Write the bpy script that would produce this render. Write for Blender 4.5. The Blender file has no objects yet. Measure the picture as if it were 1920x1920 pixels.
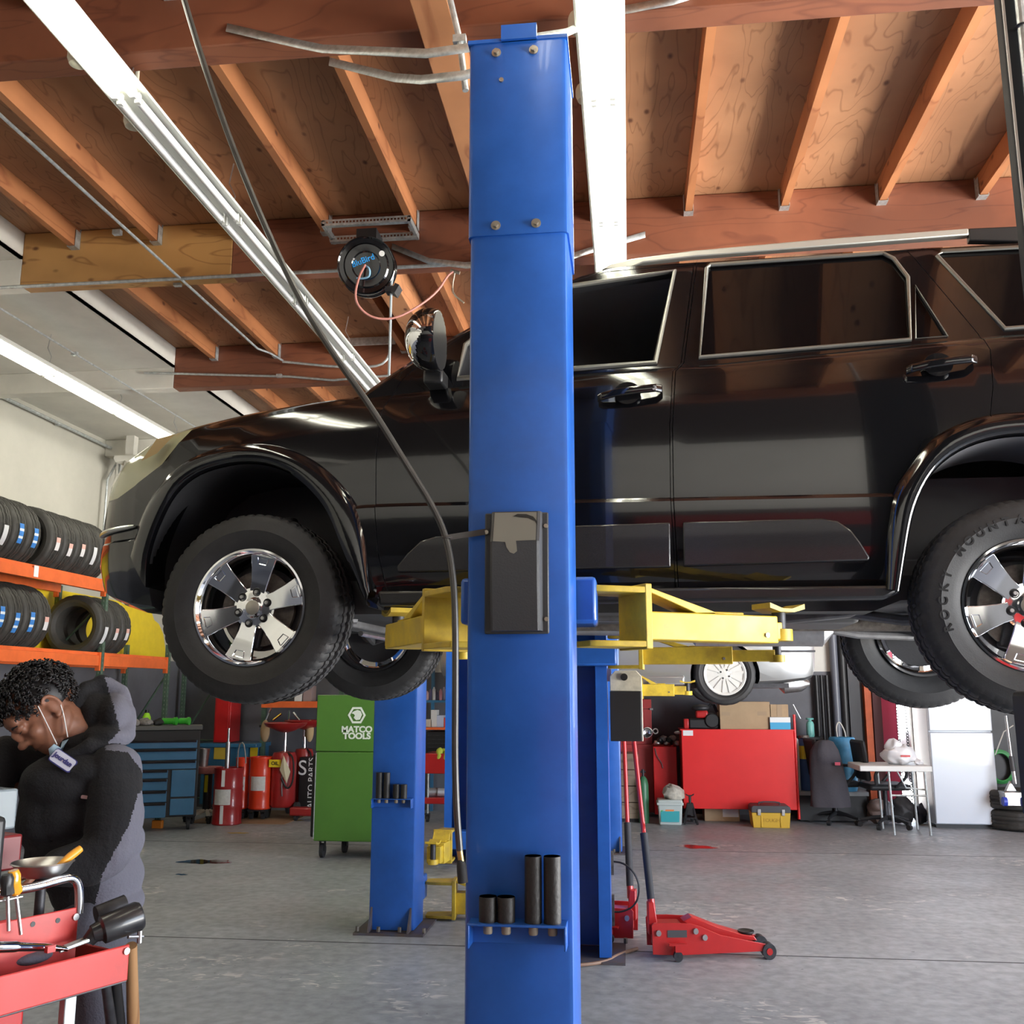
import bpy, bmesh, math, random
from mathutils import Vector, Matrix, Euler, noise
random.seed(7)
sc = bpy.context.scene
COL = sc.collection
PI = math.pi
R = math.radians
# ---------------------------------------------------------------- camera, world, daylight, exposure
FPX, PSI, TH, CH = 1830.0, R(6.74), R(10.4), 1.55
cam = bpy.data.cameras.new('camera'); camo = bpy.data.objects.new('camera', cam); COL.objects.link(camo)
cam.sensor_width = 36; cam.sensor_fit = 'HORIZONTAL'; cam.lens = 36 * FPX / 1920
cam.clip_start = 0.05; cam.clip_end = 200
camo.location = (0, 0, CH); camo.rotation_euler = (PI / 2 + TH, 0, PSI)
sc.camera = camo
sc.view_settings.view_transform = 'Standard'; sc.view_settings.look = 'None'
sc.view_settings.gamma = 1; sc.view_settings.exposure = 0.82
sc.cycles.use_denoising = True
sc.cycles.max_bounces = 7; sc.cycles.diffuse_bounces = 4; sc.cycles.glossy_bounces = 4
sc.cycles.sample_clamp_indirect = 6
world = bpy.data.worlds.new('sky'); sc.world = world; world.use_nodes = True
wn = world.node_tree.nodes; bg = wn['Background']
# overcast sky above the horizon, sunlit pavement below it (the yard outside)
_g = wn.new('ShaderNodeTexCoord'); _s = wn.new('ShaderNodeSeparateXYZ'); _r = wn.new('ShaderNodeValToRGB'); _m = wn.new('ShaderNodeMapRange')
_l = world.node_tree.links; _l.new(_g.outputs['Generated'], _s.inputs[0]); _l.new(_s.outputs[2], _m.inputs[0]); _m.inputs[1].default_value = -.06; _m.inputs[2].default_value = .06
_l.new(_m.outputs[0], _r.inputs[0]); _r.color_ramp.elements[0].color = (3.0, 2.92, 2.78, 1); _r.color_ramp.elements[1].color = (0.80, 0.90, 1.05, 1)
_l.new(_r.outputs[0], bg.inputs[0]); bg.inputs[1].default_value = 7.0
def portal(name, loc, sx, sy, rot):
    l = bpy.data.lights.new(name, 'AREA'); l.shape = 'RECTANGLE'; l.size = sx; l.size_y = sy
    l.cycles.is_portal = True
    o = bpy.data.objects.new(name, l); COL.objects.link(o); o.location = loc; o.rotation_euler = rot
XR = 7.2   # right wall with the big roll-up doorway
YB, YF = 13.2, -3.6
XL = -6.15
ZC = 4.69
portal('daylight_right', (XR + 0.05, 3.2, 1.95), 3.9, 9.0, (0, PI / 2, 0))
portal('daylight_back', (3.55, YB + 0.05, 1.2), 0.55, 2.4, (-PI / 2, 0, 0))
# ---------------------------------------------------------------- pixel rays (reference frame 1920 x 1920)
_F = Vector((-math.sin(PSI) * math.cos(TH), math.cos(PSI) * math.cos(TH), math.sin(TH)))
_R = Vector((math.cos(PSI), math.sin(PSI), 0)); _U = _R.cross(_F)
def ray(px, py): return _F + _R * ((px - 960) / FPX) + _U * ((960 - py) / FPX)
def PZ(px, py, z=0.0):
    d = ray(px, py); t = (z - CH) / d.z; return Vector((d.x * t, d.y * t, z))
def PY(px, py, Y):
    d = ray(px, py); t = Y / d.y; return Vector((d.x * t, Y, CH + d.z * t))
def PX(px, py, X):
    d = ray(px, py); t = X / d.x; return Vector((X, d.y * t, CH + d.z * t))
# ---------------------------------------------------------------- materials
MATS = {}
def mat(name, col, rough=0.5, metal=0.0, coat=0.0, var=0.0, vscale=8.0, bump=0.0, bscale=60.0, col2=None, spec=0.5,
        emit=None, estr=0.0, alpha=1.0, trans=0.0, stretch=(1, 1, 1), rvar=0.0, sheen=0.0):
    if name in MATS: return MATS[name]
    m = bpy.data.materials.new(name); MATS[name] = m; m.use_nodes = True
    nt = m.node_tree; N = nt.nodes; L = nt.links; b = N['Principled BSDF']
    c = (*col, 1)
    b.inputs['Base Color'].default_value = c; b.inputs['Roughness'].default_value = rough
    b.inputs['Metallic'].default_value = metal; b.inputs['Coat Weight'].default_value = coat
    b.inputs['Coat Roughness'].default_value = 0.04
    b.inputs['Specular IOR Level'].default_value = spec
    b.inputs['Sheen Weight'].default_value = sheen
    if trans: b.inputs['Transmission Weight'].default_value = trans
    if alpha < 1: b.inputs['Alpha'].default_value = alpha
    if emit:
        b.inputs['Emission Color'].default_value = (*emit, 1); b.inputs['Emission Strength'].default_value = estr
    if var or bump or rvar:
        tc = N.new('ShaderNodeTexCoord'); mp = N.new('ShaderNodeMapping'); mp.inputs['Scale'].default_value = stretch
        L.new(tc.outputs['Object'], mp.inputs[0])
    if var or rvar:
        nz = N.new('ShaderNodeTexNoise'); nz.inputs['Scale'].default_value = vscale; nz.inputs['Detail'].default_value = 6
        nz.inputs['Roughness'].default_value = 0.65
        L.new(mp.outputs[0], nz.inputs['Vector'])
        cr = N.new('ShaderNodeValToRGB'); L.new(nz.outputs['Fac'], cr.inputs[0])
        cr.color_ramp.elements[0].position = 0.32; cr.color_ramp.elements[1].position = 0.68
        a = col2 if col2 else tuple(x * (1 - var) for x in col)
        cr.color_ramp.elements[0].color = (*a, 1); cr.color_ramp.elements[1].color = (*(col if col2 else tuple(min(1, x * (1 + var)) for x in col)), 1)
        if var: L.new(cr.outputs[0], b.inputs['Base Color'])
        if rvar:
            mr = N.new('ShaderNodeMapRange'); L.new(nz.outputs['Fac'], mr.inputs[0])
            mr.inputs[1].default_value = 0.3; mr.inputs[2].default_value = 0.7
            mr.inputs[3].default_value = max(0, rough - rvar); mr.inputs[4].default_value = min(1, rough + rvar)
            L.new(mr.outputs[0], b.inputs['Roughness'])
    if bump:
        n2 = N.new('ShaderNodeTexNoise'); n2.inputs['Scale'].default_value = bscale; n2.inputs['Detail'].default_value = 4
        L.new(mp.outputs[0], n2.inputs['Vector'])
        bp = N.new('ShaderNodeBump'); bp.inputs['Strength'].default_value = bump; bp.inputs['Distance'].default_value = 0.01
        L.new(n2.outputs['Fac'], bp.inputs['Height']); L.new(bp.outputs[0], b.inputs['Normal'])
    return m
def wood(name, light, dark, axis='y', knots=True, grain=9.0, rough=0.6, blotch=None):
    """procedural timber: contour grain along one axis, knots, blotches"""
    m = bpy.data.materials.new(name); MATS[name] = m; m.use_nodes = True
    nt = m.node_tree; N = nt.nodes; L = nt.links; b = N['Principled BSDF']; b.inputs['Roughness'].default_value = rough
    tc = N.new('ShaderNodeTexCoord'); mp = N.new('ShaderNodeMapping'); L.new(tc.outputs['Object'], mp.inputs[0])
    mp.inputs['Scale'].default_value = {'x': (0.22, 1, 1), 'y': (1, 0.22, 1), 'z': (1, 1, 0.22)}[axis]
    n1 = N.new('ShaderNodeTexNoise'); n1.inputs['Scale'].default_value = 3.0; n1.inputs['Detail'].default_value = 3; n1.inputs['Distortion'].default_value = 0.4
    L.new(mp.outputs[0], n1.inputs[0])
    mu = N.new('ShaderNodeMath'); mu.operation = 'MULTIPLY'; mu.inputs[1].default_value = grain * 3
    L.new(n1.outputs['Fac'], mu.inputs[0]); fr = N.new('ShaderNodeMath'); fr.operation = 'PINGPONG'; fr.inputs[1].default_value = 1
    L.new(mu.outputs[0], fr.inputs[0])
    cr = N.new('ShaderNodeValToRGB'); e = cr.color_ramp.elements
    e[0].position = 0.0; e[0].color = (*dark, 1); e[1].position = 0.22; e[1].color = (*light, 1)
    L.new(fr.outputs[0], cr.inputs[0])
    n2 = N.new('ShaderNodeTexNoise'); n2.inputs['Scale'].default_value = 1.3; n2.inputs['Detail'].default_value = 5
    L.new(tc.outputs['Object'], n2.inputs[0])
    c2 = N.new('ShaderNodeValToRGB'); c2.color_ramp.elements[0].position = 0.36; c2.color_ramp.elements[1].position = 0.64
    c2.color_ramp.elements[0].color = (*(blotch or (0.62, 0.55, 0.5)), 1); c2.color_ramp.elements[1].color = (1.08, 1.05, 1.0, 1)
    L.new(n2.outputs['Fac'], c2.inputs[0])
    mx = N.new('ShaderNodeMix'); mx.data_type = 'RGBA'; mx.blend_type = 'MULTIPLY'; mx.inputs[0].default_value = 0.75
    L.new(cr.outputs[0], mx.inputs[6]); L.new(c2.outputs[0], mx.inputs[7])
    out = mx.outputs[2]
    if knots:
        mp2 = N.new('ShaderNodeMapping'); L.new(tc.outputs['Object'], mp2.inputs[0])
        mp2.inputs['Scale'].default_value = {'x': (0.6, 1, 1), 'y': (1, 0.6, 1), 'z': (1, 1, 0.6)}[axis]
        vo = N.new('ShaderNodeTexVoronoi'); vo.inputs['Scale'].default_value = 6.5; L.new(mp2.outputs[0], vo.inputs[0])
        c3 = N.new('ShaderNodeValToRGB'); c3.color_ramp.elements[0].position = 0.05; c3.color_ramp.elements[1].position = 0.13
        c3.color_ramp.elements[0].color = (0.18, 0.08, 0.05, 1); c3.color_ramp.elements[1].color = (1, 1, 1, 1)
        L.new(vo.outputs['Distance'], c3.inputs[0])
        m2 = N.new('ShaderNodeMix'); m2.data_type = 'RGBA'; m2.blend_type = 'MULTIPLY'; m2.inputs[0].default_value = 0.85
        L.new(out, m2.inputs[6]); L.new(c3.outputs[0], m2.inputs[7]); out = m2.outputs[2]
    L.new(out, b.inputs['Base Color'])
    return m
# ---------------------------------------------------------------- mesh collector
class MB:
    def __init__(s): s.v = []; s.f = []; s.mi = []; s.cm = 0
    def add(s, vs, fs, M=None):
        o = len(s.v)
        s.v += [tuple(M @ Vector(p)) for p in vs] if M is not None else [tuple(p) for p in vs]
        for f in fs: s.f.append(tuple(i + o for i in f)); s.mi.append(s.cm)
        return s
    def box(s, x0, x1, y0, y1, z0, z1, M=None):
        v = [(x, y, z) for z in (z0, z1) for y in (y0, y1) for x in (x0, x1)]
        return s.add(v, [(0, 2, 3, 1), (4, 5, 7, 6), (0, 1, 5, 4), (2, 6, 7, 3), (0, 4, 6, 2), (1, 3, 7, 5)], M)
    def cbox(s, c, d, rot=(0, 0, 0)):
        M = Matrix.Translation(c) @ Euler(rot).to_matrix().to_4x4()
        return s.box(-d[0] / 2, d[0] / 2, -d[1] / 2, d[1] / 2, -d[2] / 2, d[2] / 2, M)
    def cyl(s, p, q, r, r2=None, n=16, cap=True):
        p = Vector(p); q = Vector(q); r2 = r if r2 is None else r2
        a = (q - p).normalized(); u = a.orthogonal().normalized(); w = a.cross(u)
        v = [p + (u * math.cos(t) + w * math.sin(t)) * r for t in [2 * PI * i / n for i in range(n)]]
        v += [q + (u * math.cos(t) + w * math.sin(t)) * r2 for t in [2 * PI * i / n for i in range(n)]]
        f = [(i, (i + 1) % n, n + (i + 1) % n, n + i) for i in range(n)]
        if cap: f += [tuple(range(n - 1, -1, -1)), tuple(range(n, 2 * n))]
        return s.add(v, f)
    def tube(s, pts, r, n=8, closed=False, sm=0):
        pts = [Vector(p) for p in pts]
        rs = list(r) if isinstance(r, (list, tuple)) else [r] * len(pts)
        for _ in range(sm):
            q = [pts[0]]; qr = [rs[0]]
            for i in range(len(pts) - 1):
                q += [pts[i] * .75 + pts[i + 1] * .25, pts[i] * .25 + pts[i + 1] * .75]; qr += [rs[i] * .75 + rs[i + 1] * .25, rs[i] * .25 + rs[i + 1] * .75]
            pts = q + [pts[-1]]; rs = qr + [rs[-1]]
        k = len(pts); v = []; u = None
        for i, p in enumerate(pts):
            if closed: t = pts[(i + 1) % k] - pts[i - 1]
            else: t = pts[min(i + 1, k - 1)] - pts[max(i - 1, 0)]
            if t.length < 1e-9: t = Vector((0, 0, 1))
            t.normalize()
            u = t.orthogonal().normalized() if u is None else (u - t * u.dot(t)).normalized()
            w = t.cross(u)
            v += [p + (u * math.cos(2 * PI * j / n) + w * math.sin(2 * PI * j / n)) * rs[i] for j in range(n)]
        f = []
        for i in range(k if closed else k - 1):
            a = i * n; c = ((i + 1) % k) * n
            f += [(a + j, a + (j + 1) % n, c + (j + 1) % n, c + j) for j in range(n)]
        if not closed: f += [tuple(range(n - 1, -1, -1)), tuple(range((k - 1) * n, k * n))]
        return s.add(v, f)
    def lathe(s, prof, M=None, n=32, closed=False):
        """profile of (radius, height) turned round local Z"""
        v = []; k = len(prof)
        for i in range(n):
            t = 2 * PI * i / n
            v += [(r * math.cos(t), r * math.sin(t), z) for r, z in prof]
        f = []
        for i in range(n):
            a = i * k; c = ((i + 1) % n) * k
            for j in range(k if closed else k - 1):
                j2 = (j + 1) % k; f.append((a + j, c + j, c + j2, a + j2))
        if not closed:
            if prof[0][0] > 1e-6: f.append(tuple(i * k for i in range(n - 1, -1, -1)))
            if prof[-1][0] > 1e-6: f.append(tuple(i * k + k - 1 for i in range(n)))
        return s.add(v, f, M)
    def prism(s, poly, lo, hi, axis='y', M=None):
        n = len(poly)
        g = {'y': lambda a, b, d: (a, d, b), 'x': lambda a, b, d: (d, a, b), 'z': lambda a, b, d: (a, b, d)}[axis]
        v = [g(a, b, lo) for a, b in poly] + [g(a, b, hi) for a, b in poly]
        f = [tuple(range(n)), tuple(range(2 * n - 1, n - 1, -1))] + [(i, i + n, (i + 1) % n + n, (i + 1) % n) for i in range(n)]
        return s.add(v, f, M)
    def ell(s, c, r, n=20, m=12, rot=(0, 0, 0)):
        M = Matrix.Translation(c) @ Euler(rot).to_matrix().to_4x4() @ Matrix.Diagonal((r[0], r[1], r[2], 1))
        v = [(0, 0, 1)]
        for i in range(1, m):
            a = PI * i / m
            v += [(math.sin(a) * math.cos(2 * PI * j / n), math.sin(a) * math.sin(2 * PI * j / n), math.cos(a)) for j in range(n)]
        v.append((0, 0, -1)); f = [(0, 1 + j, 1 + (j + 1) % n) for j in range(n)]
        for i in range(m - 2):
            a = 1 + i * n; c2 = a + n
            f += [(a + j, c2 + j, c2 + (j + 1) % n, a + (j + 1) % n) for j in range(n)]
        a = 1 + (m - 2) * n; f += [(a + j, len(v) - 1, a + (j + 1) % n) for j in range(n)]
        return s.add(v, f, M)
    def mesh(s, name, ms, angle=35):
        me = bpy.data.meshes.new(name); me.from_pydata(s.v, [], s.f)
        for m in (ms if isinstance(ms, (list, tuple)) else [ms]): me.materials.append(m)
        me.polygons.foreach_set('material_index', s.mi)
        bm = bmesh.new(); bm.from_mesh(me); bmesh.ops.remove_doubles(bm, verts=bm.verts, dist=1e-6)
        bmesh.ops.recalc_face_normals(bm, faces=bm.faces); bm.to_mesh(me); bm.free()
        me.polygons.foreach_set('use_smooth', [True] * len(me.polygons)); me.set_sharp_from_angle(angle=R(angle)); me.update()
        return me
    def build(s, name, ms, parent=None, w=False, bevel=0.0, angle=35):
        """w: the points are world points, brought into the parent's frame"""
        if w and parent is not None:
            I = WM(parent).inverted(); s.v = [tuple(I @ Vector(p)) for p in s.v]
        o = bpy.data.objects.new(name, s.mesh(name, ms, angle)); COL.objects.link(o)
        if parent is not None: o.parent = parent
        if bevel:
            md = o.modifiers.new('bevel', 'BEVEL'); md.width = bevel; md.segments = 2; md.limit_method = 'ANGLE'; md.angle_limit = R(40)
            md.harden_normals = False
        return o
def WM(o):
    M = Matrix.Identity(4)
    while o is not None: M = o.matrix_basis @ M; o = o.parent
    return M
def tag(o, label, cat, group=None, kind=None):
    o['label'] = label; o['category'] = cat
    if group: o['group'] = group
    if kind: o['kind'] = kind
    return o
def thing(name, label, cat, loc=(0, 0, 0), rz=0.0, group=None):
    o = bpy.data.objects.new(name, None); COL.objects.link(o); o.empty_display_size = 0.1
    o.location = loc; o.rotation_euler = (0, 0, rz)
    return tag(o, label, cat, group)
def dup(root, loc, rz=None, label=None, group=None):
    r = root.copy(); COL.objects.link(r); r.location = loc
    if rz is not None: r.rotation_euler = (0, 0, rz)
    if label: r['label'] = label
    if group: r['group'] = group
    for ch in [o for o in COL.objects if o.parent == root]:
        c = ch.copy(); COL.objects.link(c); c.parent = r
        for g in [o for o in COL.objects if o.parent == ch]:
            d = g.copy(); COL.objects.link(d); d.parent = c
    return r
def struct(o): o['kind'] = 'structure'; return o
def lettering(name, txt, size, M, m, parent, depth=0.0015, fat=0.0, sx=1.0, w=True):
    """real letters as a mesh part; text lies in local XY of M, reading along +X"""
    c = bpy.data.curves.new(name, 'FONT'); c.body = txt; c.size = size; c.extrude = depth; c.offset = fat
    c.align_x = 'CENTER'; c.align_y = 'CENTER'
    t = bpy.data.objects.new('tmp', c); COL.objects.link(t)
    dg = bpy.context.evaluated_depsgraph_get(); me = bpy.data.meshes.new_from_object(t.evaluated_get(dg))
    bpy.data.objects.remove(t)
    T = M @ Matrix.Diagonal((sx, 1, 1, 1))
    if w and parent is not None: T = WM(parent).inverted() @ T
    me.transform(T); me.materials.clear(); me.materials.append(m); me.name = name
    o = bpy.data.objects.new(name, me); COL.objects.link(o); o.parent = parent
    return o
def frame_at(p, x, n):
    """matrix at p with local X along x and local Z along the surface normal n"""
    x = Vector(x).normalized(); n = Vector(n).normalized(); y = n.cross(x)
    M = Matrix((x, y, n)).transposed().to_4x4(); M.translation = p; return M
def boolean(o, cutter, op='DIFFERENCE', solver='EXACT'):
    md = o.modifiers.new('b', 'BOOLEAN'); md.operation = op; md.object = cutter; md.solver = solver
    if solver == 'EXACT': md.material_mode = 'TRANSFER'
    dg = bpy.context.evaluated_depsgraph_get(); me = bpy.data.meshes.new_from_object(o.evaluated_get(dg))
    o.modifiers.clear(); o.data = me; return o
def kill(o): bpy.data.objects.remove(o)
# palette
white_paint = mat('white_paint', (0.62, 0.60, 0.54), 0.6, var=0.08, vscale=2.5, bump=0.05)
blue = mat('lift_blue', (0.014, 0.10, 0.42), 0.36, coat=0.15, var=0.18, vscale=3, rvar=0.08)
yellow = mat('lift_yellow', (0.70, 0.50, 0.04), 0.45, var=0.3, vscale=9, col2=(0.42, 0.29, 0.04), rvar=0.1)
steel = mat('steel', (0.55, 0.55, 0.55), 0.35, 1.0, var=0.15, vscale=20)
galv = mat('galvanised', (0.50, 0.53, 0.53), 0.5, 0.7, var=0.25, vscale=30)
chrome = mat('chrome', (0.85, 0.86, 0.88), 0.07, 1.0)
black = mat('black_plastic', (0.012, 0.012, 0.013), 0.45)
blackgloss = mat('black_gloss', (0.006, 0.006, 0.007), 0.08, coat=0.5)
rubber = mat('rubber', (0.022, 0.022, 0.023), 0.75, bump=0.1, bscale=150)
darkmetal = mat('dark_metal', (0.05, 0.05, 0.055), 0.5, 0.6, var=0.3, vscale=25)
red = mat('tool_red', (0.46, 0.02, 0.02), 0.3, coat=0.3, var=0.1, vscale=3)
grime = mat('grimy_metal', (0.16, 0.14, 0.12), 0.6, 0.5, var=0.5, vscale=20)
# ================================================================ ROOM
# floor: worn grey concrete
def floor_mat():
    m = bpy.data.materials.new('concrete'); m.use_nodes = True; nt = m.node_tree; N = nt.nodes; L = nt.links; b = N['Principled BSDF']
    tc = N.new('ShaderNodeTexCoord')
    def nz(s, d=6, dist=0.0, sc_=(1, 1, 1)):
        mp = N.new('ShaderNodeMapping'); mp.inputs['Scale'].default_value = sc_; L.new(tc.outputs['Object'], mp.inputs[0])
        n = N.new('ShaderNodeTexNoise'); n.inputs['Scale'].default_value = s; n.inputs['Detail'].default_value = d; n.inputs['Distortion'].default_value = dist
        L.new(mp.outputs[0], n.inputs[0]); return n
    def ramp(src, p0, c0, p1, c1):
        r = N.new('ShaderNodeValToRGB'); e = r.color_ramp.elements; e[0].position = p0; e[0].color = (*c0, 1); e[1].position = p1; e[1].color = (*c1, 1)
        L.new(src, r.inputs[0]); return r.outputs[0]
    def mix(a, c, fac=1.0, mode='MULTIPLY', fs=None):
        x = N.new('ShaderNodeMix'); x.data_type = 'RGBA'; x.blend_type = mode; x.inputs[0].default_value = fac
        if fs is not None: L.new(fs, x.inputs[0])
        L.new(a, x.inputs[6])
        if isinstance(c, tuple): x.inputs[7].default_value = (*c, 1)
        else: L.new(c, x.inputs[7])
        return x.outputs[2]
    a = ramp(nz(0.9, 8).outputs[0], 0.3, (0.27, 0.292, 0.312), 0.7, (0.37, 0.40, 0.425))
    a = mix(a, ramp(nz(14, 8).outputs[0], 0.35, (0.78, 0.78, 0.78), 0.65, (1.1, 1.1, 1.1)))
    spots = ramp(nz(26, 2).outputs[0], 0.22, (0.2, 0.2, 0.2), 0.27, (1, 1, 1)); a = mix(a, spots)
    patch = ramp(nz(1.1, 3, 0.5).outputs[0], 0.56, (0, 0, 0), 0.62, (1, 1, 1))
    flake = ramp(nz(9, 10, 1.2, (1, 2, 1)).outputs[0], 0.56, (0, 0, 0), 0.60, (1, 1, 1))
    pf = N.new('ShaderNodeMath'); pf.operation = 'MULTIPLY'; L.new(patch, pf.inputs[0]); L.new(flake, pf.inputs[1])
    a = mix(a, (0.55, 0.55, 0.53), mode='MIX', fs=pf.outputs[0])
    L.new(a, b.inputs['Base Color'])
    r = ramp(nz(2.2, 5).outputs[0], 0.3, (0.36, 0.36, 0.36), 0.7, (0.6, 0.6, 0.6)); L.new(r, b.inputs['Roughness'])
    bp = N.new('ShaderNodeBump'); bp.inputs['Strength'].default_value = 0.12; bp.inputs['Distance'].default_value = 0.01
    L.new(nz(30).outputs[0], bp.inputs['Height']); L.new(bp.outputs[0], b.inputs['Normal'])
    return m
conc = floor_mat()
T_ = MB(); T_.box(XL - .2, XR + .3, YF - .2, YB + 1.6, -0.1, 0); struct(T_.build('floor', conc))
# walls
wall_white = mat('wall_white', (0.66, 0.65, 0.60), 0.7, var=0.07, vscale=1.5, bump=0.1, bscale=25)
wall_grey = mat('wall_grey', (0.105, 0.108, 0.125), 0.55, var=0.18, vscale=1.8)
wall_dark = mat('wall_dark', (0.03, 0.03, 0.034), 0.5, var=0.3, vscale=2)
yel_sheet = mat('yellow_sheet', (0.75, 0.56, 0.015), 0.5, var=0.06)
def bandwall(name, quad, bands):
    """one wall mesh with painted bands; quad(z0,z1) adds the piece to an MB"""
    m = MB()
    for i, (z0, z1, k) in enumerate(bands): m.cm = k; quad(m, z0, z1)
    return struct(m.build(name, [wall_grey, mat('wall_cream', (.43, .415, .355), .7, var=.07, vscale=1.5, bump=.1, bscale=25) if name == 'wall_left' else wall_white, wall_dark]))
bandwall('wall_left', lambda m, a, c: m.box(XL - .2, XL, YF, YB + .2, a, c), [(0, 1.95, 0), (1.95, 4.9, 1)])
def qb(m, a, c):
    m.box(XL, 3.27, YB, YB + .2, a, c)
    if a >= 2.4: m.box(3.27, 3.83, YB, YB + .2, a, c)
    m.box(3.83, XR + .2, YB, YB + .2, a, c)
bandwall('wall_back', qb, [(0, 1.80, 0), (1.80, 2.4, 1), (2.4, 4.9, 1)])
def qr(m, a, c):
    m.box(XR, XR + .2, 7.7, YB + .2, a, c); m.box(XR, XR + .2, YF, -1.3, a, c)
    if a >= 3.9: m.box(XR, XR + .2, -1.3, 7.7, a, c)
bandwall('wall_right', qr, [(0, 1.8, 0), (1.8, 3.9, 1), (3.9, 4.9, 1)])
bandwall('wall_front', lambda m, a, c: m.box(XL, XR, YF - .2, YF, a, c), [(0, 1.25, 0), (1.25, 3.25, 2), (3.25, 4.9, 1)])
# dark pilaster bay on the back wall beside the doorway
m = MB(); m.box(3.95, XR, 12.95, YB - .002, 0, 2.6); struct(m.build('trim_1', wall_dark))
# ceiling : plywood deck in sheets on joists on glulam girders, white drywall soffit on the left
ply = wood('plywood', (0.39, 0.205, 0.105), (0.26, 0.125, 0.06), 'y', True, 11)
beamw = wood('glulam', (0.245, 0.085, 0.042), (0.18, 0.058, 0.03), 'x', False, 8, blotch=(0.45, 0.42, 0.42))
joistw = wood('joist_wood', (0.44, 0.18, 0.072), (0.31, 0.11, 0.042), 'y', True, 5)
honey = wood('honey_wood', (0.50, 0.27, 0.09), (0.33, 0.16, 0.05), 'x', True, 6)
XW = -4.12
mat_pl = wood('fir_board', (0.56, 0.26, 0.12), (0.40, 0.16, 0.07), 'y', True, 5)
m = MB(); m.box(XW, XR + .2, 1.2, YB + .2, ZC, ZC + .1); struct(m.build('ceiling', ply))
m = MB(); m.box(XW, XR + .2, YF, 1.2, ZC, ZC + .1); struct(m.build('ceiling', mat('unseen_dark_ceiling', (.045, .03, .025), .8)))  # unseen ceiling behind the camera, coloured dark to dim the car's reflections
m = MB(); m.box(XL, XW, YF, YB, 4.50, 4.52); m.box(XW - .02, XW, YF, YB, 4.50, ZC); struct(m.build('ceiling', white_paint))
GY = [1.25, 3.75, 6.03, 8.35, 10.8]
for i, gy in enumerate(GY):
    m = MB(); m.box(XW, XR, gy - .13, gy, 4.30, ZC - .002)
    if i == 2:
        m = MB(); m.box(-2.6, XR, gy - .13, gy, 4.30, ZC - .002); h_ = MB(); h_.box(XW, -2.6, gy - .13, gy, 4.30, ZC - .002); struct(h_.build('trim_20', honey, bevel=0.008))
    struct(m.build('trim_%d' % (i + 2), beamw, bevel=0.008))
    m = MB(); m.box(XL, XW, gy - .13, gy, 4.30, 4.50); struct(m.build('trim_%d' % (i + 10), white_paint, bevel=0.005))
m = MB(); m.box(-.81, -.66, 1.25, 5.9, 4.25, 4.299); struct(m.build('trim_21', mat_pl, bevel=.004))
m = MB(); m.box(-1.77, -1.61, 6.04, 8.21, 4.44, ZC - .002); struct(m.build('trim_22', mat_pl, bevel=.004))
edges = [YF] + GY + [YB]
joist_proto = {}
hang = MB(); hang.box(-.03, .03, -.004, 0, -.02, .13); hang.box(-.03, -.027, -.06, 0, -.02, .10); hang.box(.027, .03, -.06, 0, -.02, .10); hang.box(-.03, .03, -.06, 0, -.022, -.019)
hang_me = hang.mesh('joist_hanger', galv)
jx = [0.44 + .5955 * k for k in range(-7, 12)]
for bi in range(len(edges) - 1):
    y0 = edges[bi]; y1 = edges[bi + 1] - (.13 if bi < len(edges) - 2 else 0)
    if bi == 0: continue
    me = None
    for k, x in enumerate(jx):
        if x > XR - .1 or x < XW + .03: continue
        if me is None:
            q = MB(); q.box(-.0225, .0225, 0, y1 - y0, 4.55, ZC - .001); me = q.mesh('ceiling_joist', joistw)
        o = bpy.data.objects.new('ceiling_joist', me); COL.objects.link(o); o.location = (x, y0, 0)
        o['kind'] = 'structure'
        hg = bpy.data.objects.new('joist_hanger', hang_me); COL.objects.link(hg); hg.parent = o; hg.location = (0, y1 - y0, 4.565)
# ---------------------------------------------------------------- fluorescent strip lights
tube_lit = mat('tube_lit', (1, 1, 1), 0.4, emit=(1.0, 0.97, 0.80), estr=10.5)
tube_off = mat('tube_unlit', (0.80, 0.81, 0.80), 0.25)
fixt = mat('fixture_enamel', (0.72, 0.73, 0.68), 0.35)
def strip(x, y0, z, n, lits, label, wid=0.10, drop=True):
    """n bays of 1.22 m, two tubes each; one long enamel housing"""
    t = thing('strip_light', label, 'strip light', (x, y0, z), 0, 'fluorescent strip lights under the girders')
    Ln = 1.16
    h = MB(); h.prism([(-wid, .035), (-wid * .55, .085), (wid * .55, .085), (wid, .035), (wid * .9, .03), (.03, .055), (-.03, .055), (-wid * .9, .03)], 0, Ln * n, 'y')
    h.build('housing', fixt, t)
    for k in range(n):
        for s in (-1, 1):
            q = MB(); q.cyl((s * .042, k * Ln + .035, .012), (s * .042, (k + 1) * Ln - .035, .012), .0185, n=14)
            q.build('tube', tube_lit if lits[k] else tube_off, t)
            for yy in (k * Ln + .012, (k + 1) * Ln - .03): e = MB(); e.box(s * .042 - .012, s * .042 + .012, yy, yy + .018, -.005, .045); e.build('lamp_holder', fixt, t)
    if drop:
        for k in range(0, n + 1): w = MB(); w.tube([(0, k * Ln, .08), (.02, k * Ln, .16), (-.02, k * Ln, .24), (0, k * Ln, .36)], .004, 5); w.build('hanger_wire', steel, t)
    return t
strip(-2.17, 3.72 - 1.16 * 2, 4.14, 6, [1, 1, 0, 0, 0, 0], 'long strip light crossing the upper left, its near tubes lit and far tubes dark')
strip(-0.06, 3.98 - 1.16 * 2, 4.14, 6, [1, 1, 1, 1, 1, 1], 'brightly lit strip light running back just right of the near blue post')
strip(-4.76, 7.20 - 1.13 * 3, 4.14, 6, [1, 1, 1, 1, 1, 1], 'lit strip light hanging by wires under the white ceiling at far left')
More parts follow.
